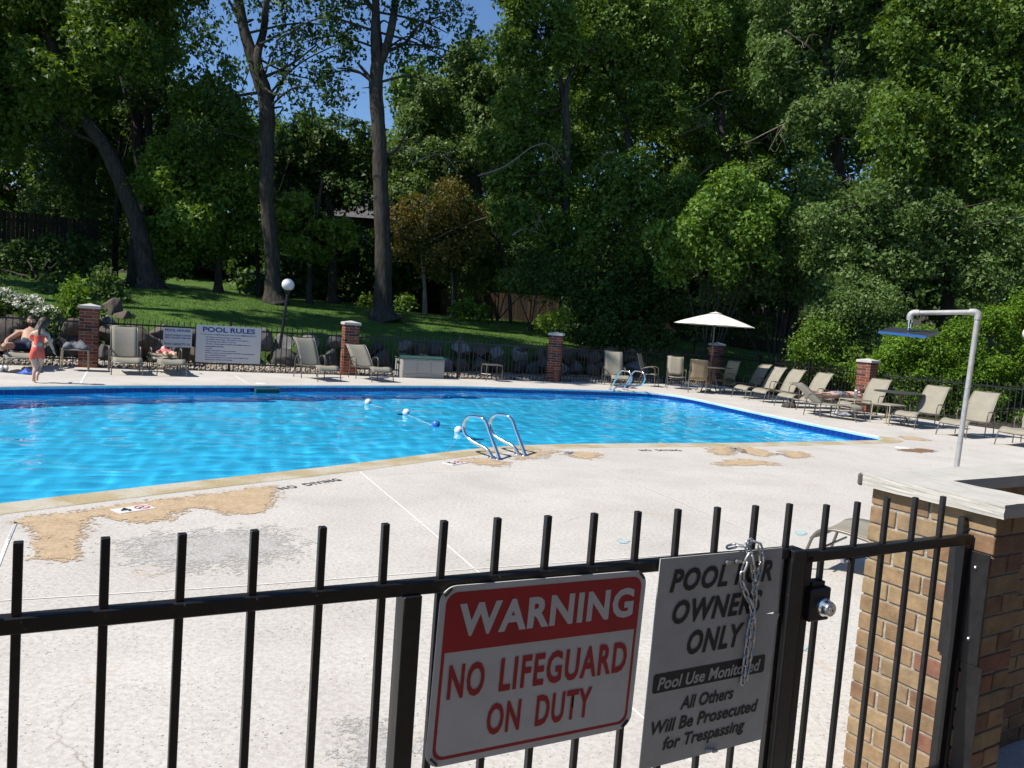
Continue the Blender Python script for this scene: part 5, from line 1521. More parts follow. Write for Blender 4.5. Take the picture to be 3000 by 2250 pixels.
def head(par, mb, c, r, face, upv, skin_m, hair_m, beard=False, longhair=False, closed=False):
    """ellipsoid head added to the body mesh, facial features, ears, and a hair shell as child"""
    face = Vector(face).normalized(); upv = Vector(upv); upv = (upv - face * upv.dot(face)).normalized(); rt = face.cross(upv)
    Mx = Matrix((rt, face, upv)).transposed(); c = Vector(c)
    h = MB().sphere((0, 0, 0), r, 24, 18, (.80, .96, 1.12))
    for i, v in enumerate(h.v):
        v = Vector(v)
        if v.z < 0: k = 1 + .28 * v.z / r; v.x *= k; v.y = v.y * (1 + .1 * v.z / r)
        h.v[i] = tuple(c + Mx @ v)
    mb.add(h.v, h.f)
    f = MB().tube([Vector((0, r * .86, r * .22)), Vector((0, r * 1.0, -.02 * r)), Vector((0, r * 1.14, -.16 * r)), Vector((0, r * .95, -.24 * r))], [r * .07, r * .09, r * .13, r * .08], 8)
    for s in (-1, 1): f.sphere((s * r * .80, -.02 * r, -.02 * r), r * .22, 10, 8, (.35, .7, 1.1))
    mb.add([c + Mx @ Vector(v) for v in f.v], f.f)
    def sub_(name, g, m): g.v = [tuple(c + Mx @ Vector(v)) for v in g.v]; return add(name, g.mesh(name, True), m, par)
    if closed: pass
    sub_('eye', MB().sphere((-.32 * r, .80 * r, .10 * r), r * .10, 10, 8, (1.2, .7, .6)), M_EYE)
    sub_('eye', MB().sphere((.32 * r, .80 * r, .10 * r), r * .10, 10, 8, (1.2, .7, .6)), M_EYE)
    sub_('mouth', MB().sphere((0, .86 * r, -.50 * r), r * .2, 12, 8, (1.2, .4, .25)), M_LIP2)
    g = MB().sphere((0, 0, 0), r * 1.06, 24, 18, (.83, .98, 1.13)); keep = []
    for fc in g.f:
        ce = sum((Vector(g.v[i]) for i in fc), Vector((0, 0, 0))) / len(fc)
        cond = ce.z > .52 * r or (ce.y < .12 * r and ce.z > -.45 * r) or (ce.y < -.1 * r and ce.z > -.7 * r)
        if cond: keep.append(fc)
    g.f = keep
    for i, v in enumerate(g.v):
        v = Vector(v); g.v[i] = tuple(v * (1 + .025 * math.sin(v.x * 160 / (r * 9)) + .02 * math.sin(v.z * 50 / r * .3)))
    sub_('hair', g, hair_m)
    if beard:
        g = MB().sphere((0, .02 * r, -.04 * r), r * 1.05, 24, 18, (.82, .97, 1.14)); keep = []
        for fc in g.f:
            ce = sum((Vector(g.v[i]) for i in fc), Vector((0, 0, 0))) / len(fc)
            if ce.z < -.22 * r and ce.y > -.15 * r and not (abs(ce.x) < .22 * r and -.58 * r < ce.z < -.42 * r and ce.y > .5 * r): keep.append(fc)
        g.f = keep
        for i, v in enumerate(g.v):
            v = Vector(v)
            if v.z < 0: k = 1 + .16 * v.z / r; g.v[i] = (v.x * k, v.y * (1 + .04 * v.z / r), v.z)
        sub_('beard', g, hair_m)
M_EYE = mat('eye_dark', (.03, .02, .015), rough=.2)
M_LIP2 = mat('lip_rose', (.42, .16, .13), rough=.5)
M_SK1 = skinmat('fair_skin', (.60, .40, .31)); M_SK2 = skinmat('tan_skin', (.52, .31, .21)); M_SK3 = skinmat('rosy_skin', (.58, .36, .28))
M_HBR = mat('brown_hair', (.06, .035, .02), rough=.6, var=.4, scale=60); M_HDK = mat('dark_hair', (.02, .014, .012), rough=.6, var=.4, scale=60)
M_CORAL = mat('coral_swimwear', (.85, .11, .07), rough=.7, var=.15, scale=20, bump=.3, bscale=40)
M_NAVY = mat('navy_trunks', (.012, .02, .05), rough=.75, var=.3, scale=25)
M_PINK = mat('pink_swimsuit', (.62, .16, .18), rough=.7, var=.3, scale=30)

# girl seen from behind, walking along the deck: local x right, y away from the camera
gb = G(104, 1121); ga = math.atan2(.51, .86)
girl = thing('person', 'girl in coral two piece swimsuit walking by the pool, seen from behind', 'person', (gb.x, gb.y, 0), ga)
J = dict(pelvis=((.01, 0, .50), (.095, .075)), waist=((.03, .0, .61), (.078, .06)), chest=((.03, .0, .73), (.088, .065)), uch=((.055, .01, .82), (.085, .055)), neck=((.075, .015, .885), .034), nk2=((.085, .02, .93), .034),
         shl=((-.045, .01, .83), .037), ell=((-.10, .12, .72), .028), wrl=((-.06, .25, .69), .020),
         shr=((.155, .01, .82), .037), elr=((.20, -.01, .66), .028), wrr=((.245, .02, .55), .020),
         hil=((-.055, 0, .45), .072), knl=((.0, .02, .255), .046), cal=((-.015, -.015, .16), .040), anl=((-.035, 0, .05), .025), tol=((-.01, .10, .018), .020), hel=((-.038, -.02, .02), .022),
         hir=((.07, 0, .45), .070), knr=((.045, .11, .26), .045), car=((.035, .03, .20), .038), anr=((.02, -.08, .13), .024), tor=((.02, -.10, .04), .018))
E_ = [('pelvis', 'waist'), ('waist', 'chest'), ('chest', 'uch'), ('uch', 'neck'), ('neck', 'nk2'), ('uch', 'shl'), ('shl', 'ell'), ('ell', 'wrl'), ('uch', 'shr'), ('shr', 'elr'), ('elr', 'wrr'),
      ('pelvis', 'hil'), ('hil', 'knl'), ('knl', 'cal'), ('cal', 'anl'), ('anl', 'tol'), ('anl', 'hel'), ('pelvis', 'hir'), ('hir', 'knr'), ('knr', 'car'), ('car', 'anr'), ('anr', 'tor')]
mb = skin_body(J, E_, 'pelvis')
clo = MB(); clo.v = list(mb.v); clo.f = list(mb.f)
cloth(clo, lambda c: .405 < c.z < .585 and abs(c.x - .01) < .2 and not (c.x > .19), .012, 'shorts', M_CORAL, girl)
cloth(clo, lambda c: .655 < c.z < .785 and -.09 < c.x < .155 and abs(c.y) < .09, .010, 'bikini_top', M_CORAL, girl)
hand(mb, J['wrr'][0], (.3, .05, -1), (-.3, .9, 0), .62); hand(mb, J['wrl'][0], (.3, .9, -.1), (0, 0, 1), .62)
head(girl, mb, (.095, .03, 1.0), .082, (-.35, .9, -.05), (0, 0, 1), M_SK1, M_HBR)
hr = MB().sphere((.095, -.01, 1.0), .088, 16, 12, (.95, .9, 1.08)).tube(spline([(.07, -.06, 1.0), (.05, -.085, .93), (.035, -.08, .86), (.035, -.075, .80)], 4), [.03] * 5 + [.022] * 4 + [.018] * 4, 8)
add('ponytail', hr.mesh('ponytail', True), M_HBR, girl)
add('body', mb.mesh('body', True), M_SK1, girl)

# bearded man on the left lounger (lounger frame)
la = math.atan2(.9, -.44) - math.pi / 2
man = thing('person', 'bearded shirtless man in navy trunks reclining on the left lounger', 'person', (-9.13, 14.88, 0), la)
J = dict(pelvis=((0, .86, .40), (.150, .105)), waist=((0, .97, .46), (.14, .105)), belly=((0, 1.05, .52), (.148, .115)), chest=((0, 1.17, .60), (.16, .11)), uch=((0, 1.27, .67), (.135, .085)), neck=((.0, 1.33, .74), .052), nk2=((.0, 1.35, .78), .052),
         shl=((-.18, 1.25, .65), .064), ell=((-.36, 1.05, .50), .046), wrl=((-.36, .82, .46), .033),
         shr=((.18, 1.25, .65), .064), elr=((.34, 1.05, .50), .046), wrr=((.27, .82, .47), .033),
         hil=((-.10, .80, .40), .092), tml=((-.22, .62, .42), .078), knl=((-.33, .44, .44), .060), cal=((-.34, .30, .40), .055), anl=((-.35, .08, .385), .036), tol=((-.40, .03, .52), .031), hel=((-.34, .04, .375), .033),
         hir=((.10, .80, .40), .092), tmr=((.15, .60, .47), .078), knr=((.18, .42, .54), .060), car=((.17, .32, .47), .054), anr=((.15, .16, .385), .035), tor=((.17, .02, .39), .030))
E_ = [('pelvis', 'waist'), ('waist', 'belly'), ('belly', 'chest'), ('chest', 'uch'), ('uch', 'neck'), ('neck', 'nk2'), ('uch', 'shl'), ('shl', 'ell'), ('ell', 'wrl'), ('uch', 'shr'), ('shr', 'elr'), ('elr', 'wrr'),
      ('pelvis', 'hil'), ('hil', 'tml'), ('tml', 'knl'), ('knl', 'cal'), ('cal', 'anl'), ('anl', 'tol'), ('anl', 'hel'), ('pelvis', 'hir'), ('hir', 'tmr'), ('tmr', 'knr'), ('knr', 'car'), ('car', 'anr'), ('anr', 'tor')]
mb = skin_body(J, E_, 'pelvis'); clo = MB(); clo.v = list(mb.v); clo.f = list(mb.f)
cloth(clo, lambda c: c.y > .56 and abs(c.x) < .27 and c.z < .56 and c.y < .97, .014, 'swim_trunks', M_NAVY, man)
hand(mb, J['wrl'][0], (.4, -.8, -.1), (.6, .2, .4), 1.0); hand(mb, J['wrr'][0], (-.5, -.8, -.1), (-.6, .2, .4), 1.0)
head(man, mb, (.0, 1.37, .885), .102, (.20, -.95, -.05), (0, .25, 1), M_SK2, M_HDK, beard=True)
add('body', mb.mesh('body', True), M_SK2, man)

# small child lying on the third lounger, feet toward the pool
la = math.atan2(.85, -.52) - math.pi / 2
kid = thing('person', 'small child in pink lying on a lounger, feet toward the pool', 'person', (-6.78, 15.92, -.06), la)
J = dict(pelvis=((0, .72, .47), (.085, .062)), waist=((0, .82, .48), (.075, .06)), chest=((0, .93, .49), (.085, .062)), uch=((0, 1.0, .49), (.075, .05)), neck=((0, 1.06, .49), .032), nk2=((0, 1.10, .50), .032),
         shl=((-.10, .99, .49), .034), ell=((-.19, .88, .46), .026), wrl=((-.17, .76, .46), .019), shr=((.10, .99, .49), .034), elr=((.19, .88, .46), .026), wrr=((.17, .76, .46), .019),
         hil=((-.05, .66, .47), .058), knl=((-.08, .44, .49), .042), anl=((-.07, .24, .46), .026), tol=((-.09, .22, .545), .022), hir=((.05, .66, .47), .058), knr=((.08, .45, .50), .042), anr=((.08, .26, .46), .026), tor=((.11, .24, .54), .022))
E_ = [('pelvis', 'waist'), ('waist', 'chest'), ('chest', 'uch'), ('uch', 'neck'), ('neck', 'nk2'), ('uch', 'shl'), ('shl', 'ell'), ('ell', 'wrl'), ('uch', 'shr'), ('shr', 'elr'), ('elr', 'wrr'), ('pelvis', 'hil'), ('hil', 'knl'), ('knl', 'anl'), ('anl', 'tol'), ('pelvis', 'hir'), ('hir', 'knr'), ('knr', 'anr'), ('anr', 'tor')]
mb = skin_body(J, E_, 'pelvis'); clo = MB(); clo.v = list(mb.v); clo.f = list(mb.f)
cloth(clo, lambda c: .62 < c.y < .99 and abs(c.x) < .12, .008, 'swimsuit', M_PINK, kid)
hand(mb, J['wrl'][0], (.2, -1, 0), (1, 0, .2), .55); hand(mb, J['wrr'][0], (-.2, -1, 0), (-1, 0, .2), .55)
head(kid, mb, (0, 1.18, .52), .078, (.1, -.25, .95), (0, 1, .2), M_SK3, M_HBR)
add('body', mb.mesh('body', True), M_SK3, kid)

# sunbather lying face down on the right
la = math.atan2(.43, .90) - math.pi / 2
sb_ = thing('person', 'dark haired sunbather lying face down on a lounger beside the pillar', 'person', (6.85, 18.55, -.05), la)
J = dict(pelvis=((0, 1.0, .47), (.15, .10)), waist=((0, 1.12, .46), (.12, .085)), chest=((0, 1.30, .48), (.145, .10)), uch=((0, 1.43, .49), (.13, .08)), neck=((.02, 1.52, .50), .05), nk2=((.03, 1.57, .51), .05),
         shl=((-.17, 1.42, .48), .06), ell=((-.34, 1.40, .36), .044), wrl=((-.37, 1.44, .16), .032), shr=((.17, 1.42, .50), .06), elr=((.30, 1.62, .48), .044), wrr=((.12, 1.74, .47), .032),
         hil=((-.09, .92, .46), .09), knl=((-.12, .50, .44), .056), cal=((-.12, .36, .50), .052), anl=((-.13, .10, .53), .034), tol=((-.14, -.03, .44), .028), hir=((.09, .92, .46), .09), knr=((.12, .50, .44), .056), car=((.12, .36, .47), .052), anr=((.10, .08, .47), .034), tor=((.10, -.03, .37), .028))
E_ = [('pelvis', 'waist'), ('waist', 'chest'), ('chest', 'uch'), ('uch', 'neck'), ('neck', 'nk2'), ('uch', 'shl'), ('shl', 'ell'), ('ell', 'wrl'), ('uch', 'shr'), ('shr', 'elr'), ('elr', 'wrr'), ('pelvis', 'hil'), ('hil', 'knl'), ('knl', 'cal'), ('cal', 'anl'), ('anl', 'tol'), ('pelvis', 'hir'), ('hir', 'knr'), ('knr', 'car'), ('car', 'anr'), ('anr', 'tor')]
mb = skin_body(J, E_, 'pelvis'); clo = MB(); clo.v = list(mb.v); clo.f = list(mb.f)
cloth(clo, lambda c: .80 < c.y < 1.08 and abs(c.x) < .18, .012, 'swim_trunks', mat('white_navy_swim', (.5, .5, .52), color2=(.02, .03, .10), rough=.8, scale=8), sb_)
hand(mb, J['wrl'][0], (0, .1, -1), (.3, 1, 0), 1.0); hand(mb, J['wrr'][0], (-1, .2, 0), (0, -1, 0), 1.0)
head(sb_, mb, (.04, 1.67, .53), .105, (-.75, .2, -.35), (0, 1, 0), M_SK3, M_HDK)
add('body', mb.mesh('body', True), M_SK3, sb_)

# ================================================================ BACKGROUND BUILDINGS AND WOODEN FENCES
def wood_fence(label, a, b_, h=1.8, bw=.14, col='cedar', post=True):
    za, zb = h1(a.x, a.y), h1(b_.x, b_.y); d = (b_ - a); L_ = Vector((d.x, d.y, 0)).length; ang = math.atan2(d.y, d.x)
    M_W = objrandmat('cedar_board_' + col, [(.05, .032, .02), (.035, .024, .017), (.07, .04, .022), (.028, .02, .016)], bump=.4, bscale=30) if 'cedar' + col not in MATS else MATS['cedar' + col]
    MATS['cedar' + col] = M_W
    t = thing('wooden_fence', label, 'fence', (a.x, a.y, min(za, zb) - .1), ang, 'wooden board fences behind the trees')
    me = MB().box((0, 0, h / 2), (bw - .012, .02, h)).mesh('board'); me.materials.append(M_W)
    n_ = int(L_ / bw)
    for k in range(min(n_, 290)):
        add('board', me, None, t, loc=(bw * (k + .5), random.uniform(-.004, .004), random.uniform(-.02, .02)))
    for z in (.3, h - .3): add('rail', MB().box((L_ / 2, .03, z), (L_, .04, .08)), M_W, t)
    return t
random.seed(9)
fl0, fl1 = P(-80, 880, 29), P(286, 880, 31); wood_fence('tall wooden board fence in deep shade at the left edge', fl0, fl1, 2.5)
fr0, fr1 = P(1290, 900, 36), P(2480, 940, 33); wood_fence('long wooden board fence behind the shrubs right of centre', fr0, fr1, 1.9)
# house half hidden in shade
hx = P(860, 900, 42); z0 = h1(hx.x, 42)
hs = thing('house', 'low dark sided house with grey shingle roof half hidden in tree shade', 'house', (hx.x, 42, z0 - .3), -.05)
HW, HD, HH = 7.2, 6, 4.0
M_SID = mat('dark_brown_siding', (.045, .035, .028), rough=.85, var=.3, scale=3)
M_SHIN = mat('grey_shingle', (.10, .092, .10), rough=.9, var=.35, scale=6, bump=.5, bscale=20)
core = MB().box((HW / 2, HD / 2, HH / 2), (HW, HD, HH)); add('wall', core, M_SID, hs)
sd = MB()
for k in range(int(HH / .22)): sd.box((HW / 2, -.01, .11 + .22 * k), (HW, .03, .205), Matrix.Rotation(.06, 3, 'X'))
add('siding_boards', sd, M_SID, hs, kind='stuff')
rf = MB(); nr = 16
for k in range(nr):
    u0 = k / nr; y = -.5 + (HD / 2 + .5) * u0; z = HH - .1 + 1.9 * u0
    rf.box((HW / 2, y + .12, z + .07), (HW + .9, .34, .03), Matrix.Rotation(.5, 3, 'X'))
rfo = add('roof', rf, M_SHIN, hs)
bk = MB(); bk.add([(-.4, -.5, HH - .12), (HW + .4, -.5, HH - .12), (HW + .4, HD / 2, HH + 1.85), (-.4, HD / 2, HH + 1.85), (-.4, HD + .5, HH - .12), (HW + .4, HD + .5, HH - .12)], [(0, 1, 2, 3), (3, 2, 5, 4)])
add('roof_deck', bk, M_SHIN, hs)
pa_ = P(1052, 858, 42); pb_ = P(1145, 798, 42)
lx0, lx1 = pa_.x - hx.x, pb_.x - hx.x; lz0, lz1 = pa_.z - (z0 - .3), pb_.z - (z0 - .3)
add('pale_green_panel', MB().box(((lx0 + lx1) / 2, -.06, (lz0 + lz1) / 2), (lx1 - lx0, .04, lz1 - lz0)), mat('pale_green_paint', (.22, .32, .25), rough=.7, var=.1), hs)
wdw = add('window', MB().box((1.6, -.05, 2.0), (1.3, .06, 1.1)), mat('dark_glass', (.02, .025, .03), rough=.1), hs)
add('frame', MB().box((1.6, -.07, 2.57), (1.42, .06, .07)).box((1.6, -.07, 1.43), (1.42, .06, .07)).box((.93, -.07, 2.0), (.07, .06, 1.07)).box((2.27, -.07, 2.0), (.07, .06, 1.07)), M_SHIN, wdw)
p = P(1043, 845, 39.5); zt_ = P(1042, 797, 39.5).z
t = thing('closed_umbrella', 'folded pale blue patio umbrella in front of the shaded house', 'umbrella', (p.x, p.y, h1(p.x, p.y)))
zb_ = p.z - t.location.z; zt2 = zt_ - t.location.z
M_BLU = mat('pale_blue_canvas', (.22, .45, .62), rough=.8, var=.4, scale=8)
pr = [(.02, zt2), (.05, zt2 - .06), (.09, zt2 - .3), (.10, zb_ + .25), (.07, zb_ + .12), (.12, zb_ + .0)]
cu = MB().lathe(pr, 14)
for i, v in enumerate(cu.v):
    a = math.atan2(v[1], v[0]); k = 1 + .22 * math.cos(a * 5); cu.v[i] = (v[0] * k, v[1] * k, v[2])
add('canopy', cu, M_BLU, t); add('pole', MB().tube([(0, 0, 0), (0, 0, zt2 + .05)], .02, 8), M_POLE, t)
p = P(1066, 832, 41.3)
t = thing('hanging_basket', 'hanging basket of orange flowers before the pale green panel', 'flower basket', (p.x, p.y, p.z))
add('bowl', MB().lathe([(0, -.18), (.12, -.15), (.2, -.02), (.21, 0), (0, 0)], 16), mat('brown_coir', (.08, .05, .03)), t)
fg = MB(); fl_ = MB(); rr = random.Random(5)
for k in range(60):
    q = Vector((rr.gauss(0, .16), rr.gauss(0, .14), .04 + abs(rr.gauss(0, .09)) - .05)); (fl_ if k % 2 else fg).sphere(q, .045, 6, 4)
add('foliage', fg, mat('basket_green', (.07, .13, .03)), t); add('flowers', fl_, mat('orange_petals', (.60, .16, .04)), t)
add('hanger', MB().tube([(0, 0, 0), (0, 0, .9)], .008, 6), M_POLE, t)
# unseen building added behind the camera to keep sky light off the signs
bb = thing('sky_blocking_building', 'unseen brown brick building added behind the camera to block sky light', 'building', (1.5, -5.6, 0), .30)
add('wall', MB().box((9, -5, 5.2), (30, 10, 10.4)), mat('brown_brick_wall', (.12, .07, .05), rough=.9, var=.3, scale=4), bb)
add('roof', MB().box((9, -5, 10.55), (30.8, 10.8, .3)), M_SHIN, bb)
for k in range(6):
    for z in (1.6, 4.6): add('window', MB().box((-2 + k * 4.1, .0, z + .2), (1.6, .08, 1.4), ch=.01), MATS['dark_glass'], bb)

# ================================================================ TREES
M_BARK = None
def barkmat(name, c1, c2):
    m = bpy.data.materials.new(name); m.use_nodes = True; nt = m.node_tree; b = nt.nodes['Principled BSDF']; b.inputs['Roughness'].default_value = .95; b.inputs['Specular IOR Level'].default_value = .1
    geo = nd(nt, 'ShaderNodeNewGeometry'); mp = nd(nt, 'ShaderNodeMapping'); mp.inputs['Scale'].default_value = (9, 9, 1.6)
    nt.links.new(geo.outputs['Position'], mp.inputs[0])
    n_ = nd(nt, 'ShaderNodeTexNoise'); n_.inputs['Scale'].default_value = 1.5; n_.inputs['Detail'].default_value = 6; n_.inputs['Roughness'].default_value = .7; nt.links.new(mp.outputs[0], n_.inputs['Vector'])
    r_ = nd(nt, 'ShaderNodeValToRGB'); e = r_.color_ramp.elements; e[0].position = .35; e[0].color = (*c2, 1); e[1].position = .65; e[1].color = (*c1, 1)
    nt.links.new(n_.outputs['Fac'], r_.inputs['Fac']); nt.links.new(r_.outputs[0], b.inputs['Base Color'])
    bp = nd(nt, 'ShaderNodeBump'); bp.inputs['Strength'].default_value = 1; bp.inputs['Distance'].default_value = .05; nt.links.new(n_.outputs['Fac'], bp.inputs['Height']); nt.links.new(bp.outputs[0], b.inputs['Normal'])
    return m
M_BARK = barkmat('maple_bark', (.092, .082, .068), (.032, .028, .024)); M_BARKP = barkmat('pale_bark', (.30, .26, .21), (.16, .13, .10))
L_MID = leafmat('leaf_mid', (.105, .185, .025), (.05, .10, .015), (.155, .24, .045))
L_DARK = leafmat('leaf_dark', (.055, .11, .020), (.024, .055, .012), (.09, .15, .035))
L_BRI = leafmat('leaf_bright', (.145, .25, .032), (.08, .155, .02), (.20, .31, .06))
L_GREY = leafmat('leaf_greygreen', (.115, .19, .045), (.062, .115, .028), (.165, .24, .075))
L_RUST = leafmat('leaf_rust', (.135, .125, .026), (.075, .09, .018), (.19, .12, .03))
L_LIME = leafmat('leaf_lime', (.15, .24, .028), (.08, .15, .02), (.22, .30, .05))
L_HEDGE = leafmat('leaf_hedge', (.135, .25, .018), (.07, .15, .012), (.19, .31, .03))
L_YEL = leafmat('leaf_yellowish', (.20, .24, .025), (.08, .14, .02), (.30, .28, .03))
LRNG = np.random.default_rng(77)
NLEAF = 0
def unit(v): return v / np.maximum(1e-9, np.linalg.norm(v, axis=-1, keepdims=True))
def leaf_verts(C_, N_, k, spread, flat, size, droop=0.0, aspect=.62):
    """C_ spray centres, N_ spray normals; k leaves each"""
    global NLEAF
    n_ = len(C_); rg = LRNG
    a = unit(np.cross(N_, unit(rg.normal(size=(n_, 3))))); b_ = np.cross(N_, a)
    u = rg.normal(size=(n_, k, 1)) * spread; v = rg.normal(size=(n_, k, 1)) * spread; w_ = rg.normal(size=(n_, k, 1)) * flat
    P_ = C_[:, None] + a[:, None] * u + b_[:, None] * v + N_[:, None] * w_
    P_[..., 2] -= droop * (np.abs(u[..., 0]) + np.abs(v[..., 0]))
    P_ = P_.reshape(-1, 3); N2 = unit(np.repeat(N_, k, 0) + rg.normal(size=P_.shape) * .75)
    d = rg.normal(size=P_.shape); d[:, 2] -= .6; d = unit(d - N2 * np.sum(d * N2, 1, keepdims=True)); s_ = np.cross(N2, d)
    L_ = (size * rg.uniform(.45, 1.5, len(P_)))[:, None]
    V = np.stack([P_ + d * L_ * .6, P_ + s_ * L_ * aspect * .6 - d * L_ * .4, P_ - s_ * L_ * aspect * .6 - d * L_ * .4], 1)
    NLEAF += len(P_)
    return V.reshape(-1, 3)
def lobe_sprays(c, r, n_, squash=(1, 1, .85), clumps=10, hollow=.55):
    rg = LRNG; sq = np.array(squash)
    cd = unit(rg.normal(size=(clumps, 3))); cr = rg.uniform(.30, .52, clumps); cc = cd * rg.uniform(.45, .85, (clumps, 1))
    which = rg.choice(clumps, n_, p=cr ** 2 / np.sum(cr ** 2))
    dd = unit(rg.normal(size=(n_, 3))); rad = (hollow + (1 - hollow) * rg.random(n_) ** .6)[:, None]
    q = cc[which] + dd * cr[which][:, None] * rad
    nrm = unit(dd * .9 + unit(q) * .5 + np.array([0, 0, .55]))
    return np.array(c) + q * r * sq, nrm
DS = 4.0
def crown(par, lobes, mt, dens=26, size=.13, spread=.17, flat=.05, k=14, name='crown', droop=.15, squash=(1, 1, .85), clumps=10, origin=None):
    """lobes: list of (Vector centre, radius)"""
    V = []
    for c, r in lobes:
        n_ = max(6, int(DS * dens * r * r))
        C_, N_ = lobe_sprays(c, r, n_, squash, clumps)
        V.append(leaf_verts(C_, N_, k, spread, flat, size, droop))
    V = np.concatenate(V)
    if par is not None: V = V - np.array(par.location)
    return add(name, npmesh(name, V, 3, mt), None, par)
def limb(mb, pts, r0, r1, seg=10, wob=.0):
    S_ = spline(pts, 5); n_ = len(S_)
    mb.tube(S_, [r0 + (r1 - r0) * (i / (n_ - 1)) for i in range(n_)], seg)
def twigs(mb, start, target, r, n_=4, rr=random.Random(3)):
    for k in range(n_):
        e = target + Vector((rr.gauss(0, .8), rr.gauss(0, .8), rr.gauss(.2, .6)))
        mid = lerp(start, e, .5) + Vector((rr.gauss(0, .2), rr.gauss(0, .2), rr.gauss(.15, .2)))
        limb(mb, [start, mid, e], r, .012, 6)
def px_lobes(L_, Y): return [(P(x, y, Y + dy), r) for x, y, r, dy in L_]
def flare(base, r):
    return [base + Vector((0, 0, -.25)), base + Vector((0, 0, .0)), base + Vector((0, 0, .35))]
def tree(name, label, Y, path, rads, limbs, lobes, mt, dens=26, size=.13, bark=None, group='trees around the lawn', kind=None, twig=1, **kw):
    """path: trunk pixels bottom to top at distance Y; limbs: list of (pixels, r0, r1); lobes (px, py, r, dy)"""
    bark = bark or M_BARK
    pts = [P(x, y, Y) for x, y in path]
    base = pts[0].copy(); gz = h1(base.x, base.y); base.z = gz - .1
    t = thing(name, label, 'tree', (base.x, base.y, gz), 0, group)
    tb = MB(); P0 = [base, Vector((base.x, base.y, gz + .12)) * .5 + Vector((pts[1].x, pts[1].y, gz + .5)) * .5] + pts[1:] if abs(pts[0].z - gz) < 3 else [base] + pts
    P0[0] = base
    S_ = spline(P0, 6); n_ = len(S_)
    rs = []
    for i in range(n_):
        u = i / (n_ - 1); r = float(np.interp(u, np.linspace(0, 1, len(rads)), rads)); h_ = S_[i].z - gz
        rs.append(r * (1 + .75 * math.exp(-max(0, h_) / .28)) * (1 + .04 * math.sin(i * 1.7)))
    tb.tube(S_, rs, 18)
    wadd('trunk', tb, bark, t, smooth=True)
    rr = random.Random(int(Y * 7 + path[0][0])); LB = px_lobes(lobes, Y)
    lm = MB()
    for px, r0, r1 in limbs:
        l1 = MB(); limb(l1, [P(x, y, Y + (rr.uniform(-.4, .4) * i)) for i, (x, y) in enumerate(px)], r0, r1); wadd('limb', l1, bark, t, smooth=True)
    top = P0[-1]
    for c, r in LB:
        j = min(range(len(S_) // 3, n_), key=lambda q: (S_[q] - c).length) if n_ > 3 else n_ - 1
        if twig: twigs(lm, S_[j], c, min(.045, rads[-1] * .5), twig, rr)
    if lm.f: wadd('branches', lm, bark, t, smooth=True, kind='stuff')
    crown(t, LB, mt, dens, size, **kw)
    return t
# --- three big lawn trees
tree('maple_tree', 'large leaning tree at left of the lawn with curved dark trunk', 27.5, [(443, 864), (428, 786), (409, 678), (358, 542), (304, 428), (244, 347), (201, 271), (170, 180), (140, 90)], [.33, .30, .27, .24, .20, .17, .13],
     [([(201, 271), (150, 200), (120, 120)], .1, .05), ([(304, 428), (200, 380), (150, 330)], .08, .03)],
     [(60, 120, 1.9, 0), (200, 60, 1.9, 1), (330, 120, 1.6, -1), (40, 300, 1.5, .5), (150, 230, 1.4, -1), (90, -60, 2.2, 0), (300, -80, 2.2, 0), (250, 250, 1.0, 1), (430, 40, 1.5, 1), (480, -100, 2.0, 0), (-60, 200, 1.8, 0), (10, 420, 1.0, 0)], L_MID, dens=30, size=.14)
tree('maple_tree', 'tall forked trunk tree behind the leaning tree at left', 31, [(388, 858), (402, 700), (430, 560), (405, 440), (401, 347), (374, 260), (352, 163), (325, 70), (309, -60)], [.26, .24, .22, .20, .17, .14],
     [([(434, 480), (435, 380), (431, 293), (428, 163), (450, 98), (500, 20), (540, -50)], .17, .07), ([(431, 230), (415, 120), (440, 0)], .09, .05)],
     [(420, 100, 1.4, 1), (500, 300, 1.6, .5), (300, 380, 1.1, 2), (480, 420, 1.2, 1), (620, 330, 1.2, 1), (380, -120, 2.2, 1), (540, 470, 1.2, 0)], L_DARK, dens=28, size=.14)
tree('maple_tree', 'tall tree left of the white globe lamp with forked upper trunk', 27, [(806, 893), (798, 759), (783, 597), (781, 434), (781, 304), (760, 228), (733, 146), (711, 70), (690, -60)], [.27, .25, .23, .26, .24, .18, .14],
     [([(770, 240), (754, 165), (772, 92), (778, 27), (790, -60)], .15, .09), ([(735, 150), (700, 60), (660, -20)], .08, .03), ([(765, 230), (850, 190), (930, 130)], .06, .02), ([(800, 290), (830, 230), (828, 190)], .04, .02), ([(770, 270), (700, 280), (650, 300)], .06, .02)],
     [(640, 90, .9, 0), (620, 220, 1.0, 1), (860, 60, .9, 0), (900, 150, .9, 1), (860, 220, .85, 0), (930, 250, .75, 0), (700, 210, .8, -1), (640, 330, 1.1, 0), (880, 310, .6, 0), (720, -60, 1.5, 0), (850, -90, 1.5, 0), (990, 60, .8, 0), (970, 180, .6, 0), (600, 420, 1.1, 0), (990, 310, .5, 0), (820, 130, .6, 1)], L_DARK, dens=9.5, size=.13, squash=(1, 1, .95), clumps=12, twig=1)
